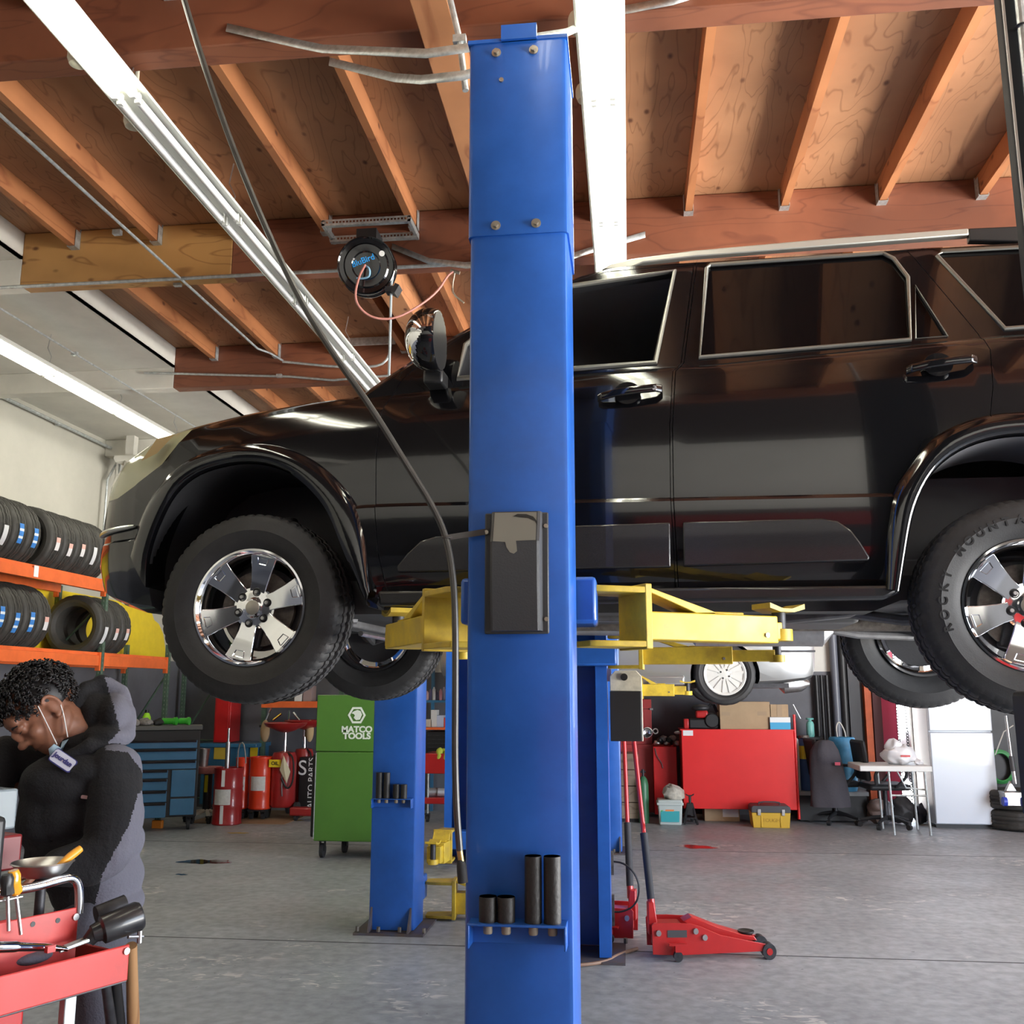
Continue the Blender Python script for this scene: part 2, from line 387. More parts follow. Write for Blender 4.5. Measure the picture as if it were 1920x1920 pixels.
# added strip of the same fixture, unseen, lights the right side from out of the picture
strip(2.9, 1.7, 4.14, 5, [1, 1, 1, 1, 1], 'added unseen strip light over the right side of the shop')
# round heat detectors
dm = mat('detector_plastic', (0.62, 0.60, 0.48), 0.5)
for (px, py, r, nm) in [(147, 112, .045, 'round cream heat detector half hidden by the upper left strip light'), (250, 230, .045, 'round cream heat detector below the end of the lit left tubes'),
                    (1088, 48, .05, 'cream heat detector on the girder left of the bright strip light'), (1098, 180, .045, 'cream heat detector lower, beside the bright strip light')]:
    p = PZ(px, py, 4.22)
    q = MB(); q.lathe([(0, -.03), (r * .5, -.03), (r * .8, -.024), (r, 0), (r, .03), (r * .9, .045), (0, .045)], Matrix.Translation(p), 24)
    q.cyl(p + Vector((0, 0, .045)), (p.x, p.y, 4.3 if abs(p.y-3.7)<.2 else 4.55), .012, n=8)
    tag(q.build('heat_detector', dm), nm, 'detector', 'cream heat detectors under the ceiling')
# conduits
def conduit(label, pts, r, m=galv, sm=0, clips=()):
    t = thing('conduit', label, 'conduit', pts[0])
    q = MB(); q.tube(pts, r, 10, sm=sm); q.build('pipe', m, t, w=True)
    for c in clips:
        e = MB(); e.cbox(c, (.05, .03, .03)); e.build('clip', galv, t, w=True)
z1 = 4.285
a0 = PZ(0, 215, z1); a1 = PZ(490, 660, z1)
conduit('thin grey conduit running back across the left joists and bending at its end', [a0 + (a0 - a1) * .6, a0, a1 - Vector((0, .08, 0)), a1 + Vector((.06, .03, 0)), PZ(530, 676, z1)], .009, clips=[PZ(220, 436, z1 + .01), PZ(333, 533, z1 + .01)])
conduit('grey conduit run along the bottom of the middle girder', [(-6.1, 5.88, 4.285), (-1.8, 5.88, 4.285), (-.3, 5.88, 4.285)], .012)
conduit('grey conduit run along the third girder towards the left', [(-4.4, 8.20, 4.45), (-3.0, 8.20, 4.36), (-2.6, 8.2, 4.31), (-1.9, 8.2, 4.34), (-1.55, 8.2, 4.31)], .011, clips=[(-3.1, 8.2, 4.37)])
conduit('thin grey conduit run back under the white ceiling', [(-4.48, 2.6, 4.285), (-4.48, 10.6, 4.285)], .008, clips=[(-4.48, 7.2, 4.285)])
conduit('paired conduits running along the top of the left wall', [(-6.08, 4, 4.42), (-6.08, 10.9, 4.40), (-6.08, 10.95, 3.0)], .018, clips=[(-6.1, 9.6, 4.4)])
conduit('upright conduit coming down the left wall with a bent foot', [(-6.02, 10.7, 4.2), (-6.05, 10.6, 4.0), (-6.05, 10.6, 3.35), (-6.0, 10.45, 3.3)], .014)
conduit('galvanised conduit rising beside the top of the near blue post', [PY(835, -40, 3.3), PY(862, 75, 3.3), PY(873, 170, 3.3)], .012, clips=[PY(862, 75, 3.3)])
q = MB(); pp = Vector((-5.75, 10.55, 4.22)); q.box(pp.x - .05, pp.x + .05, pp.y - .05, pp.y + .05, 3.95, 4.5); q.prism([(-.16, 0), (-.13, -.05), (-.02, -.03), (.03, -.07), (.17, -.03), (.15, .03), (-.15, .03)], -.1, .1, 'y', Matrix.Translation(pp))
tag(q.build('broken_bracket', white_paint), 'broken white bracket under the ceiling above the car bonnet', 'bracket')
# galvanised tie straps between girders
def strap(label, pts, wid=.048, d=(0, .05, 1)):
    q = MB(); pts = [Vector(p) for p in pts]; v = []
    for i, p in enumerate(pts):
        tw = Vector((0, .25, 1))
        u = tw.normalized() * wid / 2; v += [p - u, p + u]
    f = [(2 * i, 2 * i + 1, 2 * i + 3, 2 * i + 2) for i in range(len(pts) - 1)]; q.add(v, f)
    o = q.build('tie_strap', galv); md = o.modifiers.new('s', 'SOLIDIFY'); md.thickness = .003
    return tag(o, label, 'strap')
strap('long galvanised strap from the front girder across the top of the near blue post', [PY(425, 52, 3.61), PY(560, 83, 3.60), PY(605, 92, 3.55), PY(800, 101, 3.2), PY(950, 80, 3.25), PY(1060, 62, 3.45), PY(1110, 40, 3.60)])
strap('galvanised strap hanging below the first, ending behind the blue post', [PY(618, 116, 3.7), PY(740, 146, 3.5), PY(790, 150, 3.3), PY(870, 142, 3.2), PY(1060, 85, 3.5)])
strap('short galvanised strap at the top right of the bright strip light', [PY(1165, 20, 3.6), PY(1262, 2, 3.61), PY(1300, -10, 3.61)])
strap('galvanised strap behind the hose reel on the middle girder', [PY(735, 462, 5.89), PY(805, 490, 5.86), PY(875, 498, 5.7), PY(1075, 480, 5.7), PY(1105, 470, 5.85), PY(1210, 440, 5.895)])
# ================================================================ TWO-POST LIFTS
boltm = mat('bolt_zinc', (0.5, 0.46, 0.38), 0.35, 0.9)
covm = mat('cover_plastic', (0.045, 0.047, 0.05), 0.42, bump=0.1, bscale=200)
covw = mat('cover_worn', (0.20, 0.19, 0.16), 0.5)
def post(name_label, X0, X1, Yb, side, ht=2.89, top=3.53, base=True):
    """back plate at Yb, open face towards side (+1: +Y)"""
    D = .30 * side; xc = (X0 + X1) / 2
    t = thing('lift_post', name_label, 'lift post', (xc, Yb + D / 2, 0))
    w = (X1 - X0) / 2; h = .15
    def U(z0, z1, g=0.0, th=.012):
        q = MB(); s = side; a = w + g; yb = -h * s - g * s; yf = h * s + g * s * .5; r = .016
        o = [(-a, yf), (-a, yb + r * s), (-a + r * .3, yb + r * .3 * s), (-a + r, yb), (a - r, yb), (a - r * .3, yb + r * .3 * s), (a, yb + r * s), (a, yf),
             (a - .07, yf), (a - .07, yf - th * s), (a - th, yf - th * s), (a - th, yb + th * s), (-a + th, yb + th * s), (-a + th, yf - th * s), (-a + .07, yf - th * s), (-a + .07, yf)]
        q.prism(o, z0, z1, 'z'); return q
    U(0.02, ht + .02).build('column', blue, t)
    U(ht, top, .006).build('column_extension', blue, t)
    cp = MB(); cp.box(-w - .01, w + .01, -h - .01, h + .01, top, top + .012); cp.box(-.05, .06, -.16 * side - .01, -.16 * side + .01, top, top + .05); cp.build('top_cap', blue, t)
    yb = -h * side - .006 * side
    for (x, z) in ((-.066, top - .035), (.05, top - .035), (-.066, ht + .03), (.055, ht + .03)):
        b = MB(); b.cyl((x, yb, z), (x, yb - .004 * side, z), .0145, n=20); b.cyl((x, yb - .004 * side, z), (x, yb - .014 * side, z), .009, n=6); b.build('bolt', boltm, t)
    b = MB(); b.cyl((-.05, yb, top - .13), (-.05, yb - .006 * side, top - .13), .007, n=12); b.build('screw', boltm, t)
    if base:
        q = MB(); q.box(-w - .08, w + .08, -h - .08, h + .08, 0.0, .015)
        for s in (-1, 1): q.prism([(-h * side, .02), (-(h + .09) * side, .02), (-h * side, .16)], s * (w - .02) - .006, s * (w - .02) + .006, 'x')
        q.build('base_plate', mat('base_worn', (.07, .08, .12), .6, var=.6, vscale=8, col2=(.10, .065, .045)), t)
        for x in (-w - .06, -.07, .07, w + .08): e = MB(); e.cyl((x, -(h + .05) * side, .02), (x, -(h + .05) * side, .05), .013, n=6); e.build('anchor_bolt', grime, t)
    return t
def adapters(P, yb, z, xs, dirs=-1):
    """blue angle bracket with black height adapters standing in it"""
    x0, x1 = xs; q = MB()
    q.box(x0, x1, yb - .07, yb, z, z + .006); q.box(x0, x0 + .006, yb - .07, yb, z - .055, z + .003); q.box(x1 - .006, x1, yb - .07, yb, z - .055, z + .003); q.box(x0, x1, yb - .004, yb, z - .055, z)
    q.build('adapter_bracket', blue, P, w=True, bevel=.002)
def carriage(P, X0, X1, Y0, Y1, z0, z1):
    q = MB(); q.box(X0, X1, Y0, Y1, z0, z1); q.build('carriage', blue, P, w=True, bevel=.012)
def arm(P, label, piv, ang, L, ext, z, hh=.094, pad=.04, yoke=True, gus=True, wid=.10, ym=None, padz=None):
    """swing arm: yoke plates, main box, gusset, inner tube, screw pad. z = centre of the box"""
    ym = ym or yellow
    u = hh / 2
    q = MB(); q.box(.13, L, -wid / 2, wid / 2, -u, u); q.box(L * .62, L * .80, -wid / 2 + .01, wid / 2 - .01, u, u + .008)
    t = q.build('swing_arm', ym, P, bevel=.004); t.matrix_basis = WM(P).inverted() @ Matrix.Translation((piv[0], piv[1], z)) @ Matrix.Rotation(ang, 4, 'Z')
    if label: t['label'] = label
    q = MB()
    q.prism([(-.07, -.05), (-.05, -.065), (.02, -.075), (.13, -.085), (.13, .085), (.02, .075), (-.05, .065), (-.07, .05)], u + .055, u + .075, 'z')
    q.prism([(-.07, -.05), (-.05, -.065), (.02, -.075), (.13, -.085), (.13, .085), (.02, .075), (-.05, .065), (-.07, .05)], -u - .005, -u - .024, 'z')
    q.box(.115, .14, -.085, .085, -u - .03, u + .085); q.build('yoke', ym, t, bevel=.003)
    if gus:
        q = MB(); q.prism([(.13, u + .078), (.15, u + .078), (L * .62, u + .004), (L * .50, u + .0), (.14, u + .066)], -wid / 2, wid / 2 , 'y'); q.build('gusset', ym, t, bevel=.002)
    q = MB(); q.box(L - .25, L + ext, -wid / 2 + .014, wid / 2 - .014, -u + .014, u - .02); q.build('inner_tube', ym, t, bevel=.003)
    q = MB(); x = L + ext + .015; q.cyl((x, 0, -u + .01), (x, 0, -u + .05), .045, n=20); q.build('pad_socket', ym, t)
    pz = padz if padz is not None else u + pad
    q = MB(); q.cyl((x, 0, -u + .02), (x, 0, pz), .024, n=18); q.build('screw', darkmetal, t)
    q = MB(); q.prism([(-.075, .012), (-.075, .03), (-.02, .012), (.02, .012), (.075, .03), (.075, .012), (.03, 0), (-.03, 0)], -.05, .05, 'y', Matrix.Translation((x, 0, pz))); q.build('frame_pad', ym, t)
    q = MB(); q.cyl((L - .05, -wid / 2, -.02), (L - .05, -wid / 2 - .006, -.02), .008, n=12); q.build('stop_bolt', steel, t)
    return t
adap = mat('adapter_black', (0.028, 0.026, 0.024), 0.5, 0.3, bump=0.2, bscale=90); adtop = mat('adapter_rim', (0.30, 0.25, 0.19), 0.6, 0.5)
# ---- near lift
NP = post('tall blue lift post nearest the camera, with black cover and hose bracket', -.446, -.156, 2.70, 1, base=True)
carriage(NP, -.52, -.095, 3.02, 3.22, 1.755, 1.90)
cv = MB(); cv.box(-.395, -.215, 2.690, 2.699, 1.705, 2.045); cv.build('cover_flange', covm, NP, w=True, bevel=.006)
cv = MB()
zz = [1.712, 1.835, 1.955, 2.045]; yy = [2.648, 2.632, 2.632, 2.672]
v = []
for z, y in zip(zz, yy):
    for (x, yo) in ((-.376, 2.690), (-.372, y + .004), (-.366, y), (-.243, y), (-.236, y + .004), (-.232, 2.690)): v.append((x, yo, z))
f = [(6 * i + j, 6 * i + j + 1, 6 * i + j + 7, 6 * i + j + 6) for i in range(3) for j in range(5)] + [(0, 1, 2, 3, 4, 5), (18, 19, 20, 21, 22, 23)]
cv.add(v, f); cv.build('cover', covm, NP, w=True, angle=20)
# worn pale patch on the cover's upper face and its broken lip
def on_cover(x, z):
    y = 2.632 if z < 1.955 else 2.632 + (z - 1.955) / .09 * .04
    return (x, y - .0012, z)
wp = MB(); pts = [(-.364, 2.042), (-.246, 2.042), (-.246, 1.957), (-.300, 1.956), (-.298, 1.94), (-.297, 1.927), (-.306, 1.920), (-.317, 1.924), (-.326, 1.938), (-.330, 1.953), (-.364, 1.956)]
n_ = len(pts); wp.add([on_cover(*p) for p in pts], [tuple(range(n_))]); wp.build('worn_patch', covw, NP, w=True)
wp = MB(); wp.add([on_cover(*p) for p in [(-.312, 2.030), (-.30, 2.037), (-.275, 2.036), (-.255, 2.028), (-.243, 2.012), (-.243, 2.000), (-.25, 2.014), (-.27, 2.024), (-.29, 2.026)]], [tuple(range(9))]); wp.v = [(a, b_ - .001, c) for a, b_, c in wp.v]; wp.build('broken_gap', black, NP, w=True)
for x, z in ((-.222, 2.005), (-.39, 1.99), (-.222, 1.745)): sb = MB(); sb.cyl((x, 2.69, z), (x, 2.683, z), .006, n=10); sb.build('screw', boltm, NP, w=True)
adapters(NP, 2.70, 0.955, (-.428, -.172))
for i, (px, rz, hgt) in enumerate([(915, .0235, .062), (949, .0235, .062), (1000, .0225, .165), (1036, .0225, .165)]):
    p = PY(px, 1715, 2.665); x = p.x
    t = thing('height_adapter', ['leftmost short black lift adapter in the bracket on the near post', 'second short black lift adapter in the bracket on the near post', 'left of the two tall black lift adapters on the near post', 'right of the two tall black lift adapters on the near post'][i], 'lift adapter', (x, 2.664, .961), 0, 'lift adapters on the near blue post')
    q = MB(); q.lathe([(.014, .004), (rz, 0), (rz, hgt * .97), (rz * .97, hgt), (rz * .72, hgt), (rz * .7, hgt * .6), (0, hgt * .6)], None, 28); q.build('sleeve', adap, t)
    q = MB(); q.lathe([(rz * .70, hgt + .0005), (rz * .96, hgt + .0005)], None, 28); q.build('rim', adtop, t)
    q = MB(); q.lathe([(0, -.03), (.011, -.03), (.0125, -.026), (.0125, .004), (0, .004)], None, 18); q.build('pin', adtop, t)
arm(NP, 'yellow swing arm reaching right from the near post to the car sill', (-.085, 3.14), R(31), .665, .03, 1.757, padz=.062, hh=.092)
arm(NP, 'yellow swing arm on the left of the near post, under the front of the car', (-.545, 3.14), R(118), .70, .06, 1.757, padz=.085, wid=.14)
# ---- far post of the same lift, open face towards the car
FP = post('blue lift post behind the car with an oil reservoir on its right side', -.445, -.135, 6.39, -1)
carriage(FP, -.50, -.07, 5.86, 6.08, 1.70, 1.845)
arm(FP, 'yellow swing arm reaching right from the far post, darker and oil-streaked', (-.05, 5.97), R(-4), .66, .24, 1.757, gus=True, padz=.085, hh=.10)
arm(FP, 'yellow swing arm of the far post reaching left under the car', (-.53, 5.97), R(-118), .66, .10, 1.757, padz=.085)
res = mat('reservoir_white', (0.50, 0.46, 0.36), 0.5, var=0.2, vscale=15)
q = MB(); q.box(-.099, .091, -.074, .074, 0, .30); t = q.build('oil_reservoir', mat('soot', (0.010, 0.009, 0.009), .5), FP, bevel=.004)
t.matrix_basis = WM(FP).inverted() @ Matrix.Translation((-.02, 6.2, 1.25)); t['label'] = 'black wrapped oil tank with cream top'
q = MB(); q.prism([(-.098, .30), (-.098, .39), (-.065, .425), (.065, .425), (.098, .39), (.098, .30)], -.07, .07, 'y'); q.box(.090, .099, -.071, .071, 0, .30); q.build('tank_top', res, t, bevel=.006)
q = MB(); q.cyl((-.01, -.075, .385), (-.01, -.092, .385), .022, n=20); q.build('filler_cap', black, t)
q = MB(); q.box(-.13, -.09, -.02, .06, .36, .44); q.cyl((-.12, -.03, .42), (-.12, .0, .42), .02, n=12); q.build('valve_block', steel, t)
t = thing('air_line', 'thin black air line looping off the right side of the far blue post', 'hose', (-.13, 6.45, .4))
q = MB(); q.tube([(-.135, 6.45, .50), (-.05, 6.45, .49), (.02, 6.45, .42), (.04, 6.45, .33), (.01, 6.45, .24), (-.07, 6.45, .20), (-.135, 6.45, .2)], .006, 8, sm=2); q.build('hose', black, t, w=True)
q = MB(); q.box(-.137, -.12, 6.43, 6.47, .42, .56); q.box(-.137, -.12, 6.43, 6.47, .12, .30); q.build('fitting', grime, t, w=True)
# ---- second lift (left bay), arms lowered
LP = post('blue lift post left of the near one, beside the green cabinet', -1.725, -1.425, 6.60, 1)
adapters(LP, 6.60, 0.845, (-1.71, -1.44))
for i, (x, hgt) in enumerate([(-1.665, .165), (-1.615, .165), (-1.548, .09), (-1.498, .09)]):
    t = thing('height_adapter', ['leftmost tall black adapter on the post beside the green cabinet', 'second tall black adapter on the post beside the green cabinet', 'left short black adapter on the post beside the green cabinet', 'right short black adapter on the post beside the green cabinet'][i], 'lift adapter', (x, 6.565, .851), 0, 'lift adapters on the left bay post')
    q = MB(); q.lathe([(.014, .004), (.0225, 0), (.0225, hgt), (.016, hgt), (.015, hgt * .6), (0, hgt * .6)], None, 20); q.build('sleeve', adap, t)
    q = MB(); q.lathe([(0, -.03), (.011, -.03), (.0125, -.026), (.0125, .004), (0, .004)], None, 12); q.build('pin', adtop, t)
carriage(LP, -1.72, -1.43, 6.92, 7.06, .14, .30)
arm(LP, 'yellow swing arm resting near the floor beside the left bay post', (-1.36, 7.04), R(4), .66, .22, .11, hh=.14, padz=.09)
LP2 = post('far blue lift post of the left bay, mostly hidden behind the near post', -1.725, -1.40, 9.55, -1)
carriage(LP2, -1.72, -1.40, 9.10, 9.24, .14, .30)
arm(LP2, 'yellow swing arm near the floor at the far left bay post', (-1.66, 9.04), R(-95), .34, .08, .17, hh=.17, wid=.15, padz=.09)
# third lift further back carrying the silver saloon
TP = post('blue lift post far behind, under the silver car', -.40, -.10, 9.95, 1)
carriage(TP, -.46, -.04, 10.27, 10.45, 1.52, 1.68)
arm(TP, 'bright yellow swing arm under the silver car', (.0, 10.30), R(-6), .46, .12, 1.56, hh=.12, padz=.07)
# right edge post with power unit
RPm = mat('post_charcoal', (0.018, 0.020, 0.022), 0.6, spec=.2)
t = thing('lift_post', 'dark charcoal post at the right edge of the picture with taped conduit', 'lift post', (1.212, 2.62, 0))
q = MB(); q.prism([(-.17, -.12), (.17, -.12), (.17, -.07), (-.17, -.07)], .02, 3.62, 'z'); q.build('column', RPm, t, bevel=.01)
q = MB(); q.box(-.168, -.162, -.126, -.121, .02, 3.6); q.build('edge_strip', white_paint, t)
q = MB(); q.tube([(-.13, -.14, .9), (-.13, -.14, 3.55), (-.14, -.14, 3.8), (-.14, -.14, 4.25)], .012, 10); q.build('conduit', galv, t)
q = MB(); q.tube([(-.105, -.14, .9), (-.105, -.14, 3.7)], .006, 8)
for z in (2.35, 2.9, 3.3): q.tube([(-.13 + .016 * math.cos(a), -.14 + .016 * math.sin(a), z) for a in [k * PI / 6 for k in range(12)]], .003, 5, closed=True)
q.build('cable', black, t)
q = MB(); q.box(-.26, .26, -.22, .22, 0, .02); q.build('base_plate', RPm, t)
u = MB(); u.box(.905, 1.22, 2.28, 2.499, 1.26, 1.55); u.build('power_unit', black, t, w=True, bevel=.012)
u = MB(); u.box(.921, .99, 2.278, 2.281, 1.44, 1.515); u.build('warning_label', mat('orange_label', (.8, .12, .02), .5), t, w=True)
# ---- hanging air hose in front, with strap
hosem = mat('hose_black', (0.045, 0.043, 0.038), 0.35, var=.3, vscale=12)
t = thing('air_hose', 'long black air hose hanging from the ceiling past the near blue post', 'air hose', PY(850, 1500, 2.64))
q = MB()
pts = [PY(318, -100, 2.63), PY(345, 0, 2.62), PY(385, 130, 2.60), PY(430, 260, 2.59), PY(490, 410, 2.58), PY(560, 560, 2.57), PY(625, 665, 2.58), PY(695, 762, 2.60), PY(765, 875, 2.63), PY(815, 955, 2.65), PY(838, 1010, 2.655), PY(850, 1080, 2.65), PY(854, 1160, 2.645), PY(854, 1300, 2.64), PY(853, 1420, 2.64), PY(856, 1520, 2.64), PY(862, 1595, 2.64)]
q.tube([pts[0] + Vector((-.05, 0, .35))] + pts, .0093, 10, sm=2); q.build('hose', hosem, t, w=True)
q = MB(); q.tube([PY(861.5, 1592, 2.64), PY(865, 1615, 2.64)], .0085, 12); q.build('brass_fitting', mat('brass', (.55, .42, .15), .35, 1.0), t, w=True)
q = MB(); q.tube([PY(863, 1612, 2.64), PY(865, 1622, 2.64), PY(866, 1632, 2.64), PY(868, 1655, 2.64)], [.009, .0125, .0135, .0135], 14); q.build('air_chuck', rubber, t, w=True)
q = MB(); a = PY(838, 1008, 2.655); c = PY(918, 996, 2.688)
q.prism([(0, -.008), (0, .008), (1, .009), (1, -.009)], -.0015, .0015, 'y', frame_at(a, c - a, (0, -1, 0)) @ Matrix.Rotation(PI / 2, 4, 'X') @ Matrix.Diagonal(((c - a).length, 1, 1, 1)))
q.tube([a + Vector((.0115 * math.cos(k), .0115 * math.sin(k), 0)) for k in [i * PI / 6 for i in range(12)]], .004, 5, closed=True)
tag(q.build('hose_strap', mat('strap_dark', (.06, .055, .05), .6)), 'dark tie strap holding the hanging hose to the cover of the near post', 'strap')
# ---- ceiling hose reel
t = thing('hose_reel', 'glossy black ceiling hose reel with blue lettering on its face', 'hose reel', (-1.60, 5.75, 4.2))
fm = frame_at(Vector((-1.60, 5.66, 4.205)), (1, .15, 0), (.13, -.93, -.22))
Rr = .185
q = MB(); q.lathe([(0, 0), (Rr * .45, .0), (Rr * .5, .008), (Rr * .72, .010), (Rr * .78, .0), (Rr * .92, .002), (Rr * .97, .010), (Rr, .004), (Rr, -.004), (Rr * .9, -.01), (Rr * .6, -.012), (Rr * .6, -.10), (Rr * .9, -.102), (Rr, -.108), (Rr, -.116), (0, -.12)], fm, 48); q.build('drum', blackgloss, t, w=True)
hb = mat('hose_blue', (0.10, 0.26, 0.42), 0.4)
q = MB()
for k in range(5):
    rr = Rr * .86; zc = -.025 - k * .016
    q.tube([fm @ Vector((rr * math.cos(a), rr * math.sin(a), zc)) for a in [i * PI / 18 for i in range(36)]], .0085, 7, closed=True)
q.build('wound_hose', hb, t, w=True)
lettering('maker_name', 'BluBird', .052, fm @ Matrix.Translation((-.02, .03, .003)) @ Matrix.Rotation(R(22), 4, 'Z'), mat('reel_blue', (0.02, 0.30, 0.75), .5), t, fat=.0008)
q = MB(); q.box(-1.665, -1.535, 5.64, 5.80, 4.38, 4.45); q.box(-1.64, -1.56, 5.79, 5.83, 4.1, 4.44); q.build('mount', black, t, w=True)
q = MB(); q.lathe([(0, 0), (.018, 0), (.018, .004), (0, .004)], fm @ Matrix.Translation((.10, .075, .011)), 16); q.build('sticker', tube_off, t, w=True)
q = MB(); q.tube([fm @ Vector(p) for p in [(-.0, -.005, .012), (.02, -.02, .03), (.028, -.045, .03), (.02, -.075, .02), (-.03, -.085, .012), (-.06, -.08, .005)]], .0065, 8, sm=2); q.build('inlet_hose', mat('hose_skyblue', (.22, .42, .6), .4), t, w=True)
q = MB(); c0 = Vector((-1.445, 5.70, 4.045)); q.cbox(c0, (.06, .07, .035)); q.cbox(c0 + Vector((.035, .0, -.0)), (.03, .09, .06), (0, .5, 0)); q.build('hose_guide', darkmetal, t, w=True)
q = MB(); q.tube([fm @ Vector((Rr * .86, 0, -.05)), fm @ Vector((Rr * .88, -.06, -.05)), c0 + Vector((.0, 0, .05)), c0, c0 + Vector((0, 0, -.3)), c0 + Vector((-.002, 0, -.75))], .0085, 8, sm=1); q.build('hanging_hose', mat('hose_grey', (.38, .44, .47), .4), t, w=True)
# perforated angle rails carrying the reel
t = thing('slotted_rail', 'galvanised slotted angle rails spanning two joists above the hose reel', 'rail', (-1.6, 5.7, 4.47))
for yy, zz in ((5.62, 4.475), (5.80, 4.452)):
    q = MB(); n = 26; x0, x1 = -1.89, -1.31; dx = (x1 - x0) / n
    q.box(x0, x1, yy, yy + .002, zz, zz + .012); q.box(x0, x1, yy, yy + .002, zz + .026, zz + .038)
    for k in range(n + 1): q.box(x0 + k * dx - .004, x0 + k * dx + .004, yy, yy + .002, zz + .01, zz + .028)
    q.box(x0, x1, yy, yy + .035, zz - .002, zz); q.build('rail', galv, t, w=True)
q = MB(); q.box(-1.89, -1.87, 5.62, 5.88, 4.47, 4.51); q.box(-1.33, -1.31, 5.62, 5.88, 4.47, 4.51); q.build('cleat', galv, t, w=True)
t = thing('air_hose', 'thin pink air hose looping from the reel to a fitting on the girder', 'air hose', (-1.2, 5.7, 4.0))
e0 = fm @ Vector((-.005, -.0, .02)); q = MB()
q.tube([e0, PY(672, 520, 5.55), PY(664, 560, 5.55), PY(680, 585, 5.6), PY(705, 598, 5.65), PY(740, 598, 5.7), PY(780, 578, 5.75), PY(820, 548, 5.8), PY(840, 515, 5.84), PY(852, 508, 5.86)], .0075, 8, sm=2); q.build('hose', mat('hose_pink', (.42, .17, .14), .4), t, w=True)
q = MB(); q.cyl(PY(845, 507, 5.86), PY(862, 512, 5.86), .012, n=8); q.tube([PY(853, 510, 5.86), PY(848, 535, 5.86), PY(850, 552, 5.86), PY(870, 568, 5.86)], .006, 6, sm=1); q.build('fitting', boltm, t, w=True)
t = thing('wall_conduit', 'white conduit curving up from the third girder to the hose', 'conduit', (-1.5, 8.15, 4.3))
q = MB(); q.tube([PY(530, 678, 8.14), PY(640, 689, 8.14), PY(700, 688, 8.14), PY(722, 680, 8.14), PY(732, 660, 8.14), PY(733, 620, 8.14), PY(734, 590, 8.14)], .012, 8, sm=1); q.build('pipe', galv, t, w=True)
q = MB(); q.cbox(PY(690, 640, 8.1), (.50, .02, .07)); tag(q.build('metal_channel', galv), 'short ribbed metal channel on the third girder below the reel', 'channel')
# ================================================================ BLACK SUV ON THE NEAR LIFT
def interp(tab, x):
    if x <= tab[0][0]: return tab[0][1]
    for (a, b), (c, d) in zip(tab, tab[1:]):
        if x <= c: return b + (d - b) * (x - a) / (c - a)
    return tab[-1][1]
cp0 = Vector((-1.5106, 3.7486, 1.8827)); cp1 = Vector((1.4167, 3.6034, 1.8485))
ux = (cp1 - cp0).normalized(); uy = Vector((-ux.y, ux.x, 0)).normalized(); uz = ux.cross(uy).normalized()
CM = Matrix((ux, uy, uz)).transposed().to_4x4(); CM.translation = cp0 - ux * .87 + uy * .94 - uz * .385
car = bpy.data.objects.new('suv', None); COL.objects.link(car); car.matrix_basis = CM
tag(car, 'large glossy black SUV raised on the blue two-post lift', 'car')
paint = mat('car_black', (0.004, 0.004, 0.005), 0.10, coat=.85, spec=.4, bump=0.012, bscale=900)
paintl = mat('car_black_dusty', (0.010, 0.010, 0.012), 0.25, coat=0.4, bump=0.25, bscale=420)
inner = mat('arch_liner', (0.03, 0.03, 0.033), 0.5, bump=.1, bscale=60)
cabin = mat('cabin_grey', (0.22, 0.22, 0.23), 0.8)
WT = [(0, .50), (.02, .60), (.06, .70), (.12, .78), (.2, .84), (.32, .89), (.5, .925), (.8, .945), (3.9, .945), (4.3, .935), (4.6, .91), (4.8, .86), (4.88, .78)]
ZS = [(0, .80), (.03, .90), (.1, .985), (.2, 1.05), (.32, 1.10), (.45, 1.145), (.67, 1.19), (1.0, 1.24), (1.35, 1.272), (1.5, 1.285), (1.66, 1.30), (2.17, 1.335), (2.56, 1.345), (3.1, 1.37), (3.7, 1.405), (4.4, 1.42), (4.8, 1.40), (4.88, 1.1)]
ZB = [(0, .58), (.05, .48), (.15, .42), (.3, .38), (.45, .36), (1.3, .38), (1.4, .40), (3.35, .42), (3.4, .45), (4.2, .45), (4.6, .50), (4.88, .6)]
def loft_body():
    xs = sorted(set([a for a, _ in WT] + [.15 * i for i in range(2, 33)] + [.01, .04, .08, .16, .26, .4]))
    q = MB(); V = []; n = 0
    for x in xs:
        w = interp(WT, x); zs = interp(ZS, x); zb = interp(ZB, x); t = min(1, max(0, (x - .6) / .8))
        def zz(f, a): return (zb + (zs - zb) * f) * (1 - t) + a * t
        P = [(.78, zb), (.945, zb + .03), (.98, zb + .09), (.992, zz(.22, .60)), (1.0, zz(.32, .70)), (1.0, zz(.40, .776)), (.986, zz(.417, .792)), (.990, zz(.58, .95)),
             (.985, zz(.74, 1.09)), (.968, zs - .075), (.94, zs - .025), (.90, zs), (.80, zs + .012), (.5, zs + .03), (0, zs + .04)]
        ring = [(x, -w * a, z) for a, z in P] + [(x, w * a, z) for a, z in reversed(P[:-1])]
        n = len(ring); V += ring
    F = [tuple(range(n)), tuple(range((len(xs) - 1) * n, len(xs) * n))]
    for i in range(len(xs) - 1):
        for j in range(n): F.append((i * n + j, i * n + (j + 1) % n, (i + 1) * n + (j + 1) % n, (i + 1) * n + j))
    q.add(V, F); return q
GH = [(1.24, .885, 1.27, 4.80), (1.33, .882, 1.40, 4.79), (1.45, .842, 1.555, 4.74), (1.6, .790, 1.79, 4.67), (1.72, .748, 2.01, 4.61), (1.80, .718, 2.17, 4.56), (1.845, .690, 2.31, 4.50), (1.875, .62, 2.50, 4.38), (1.892, .42, 2.85, 4.1)]
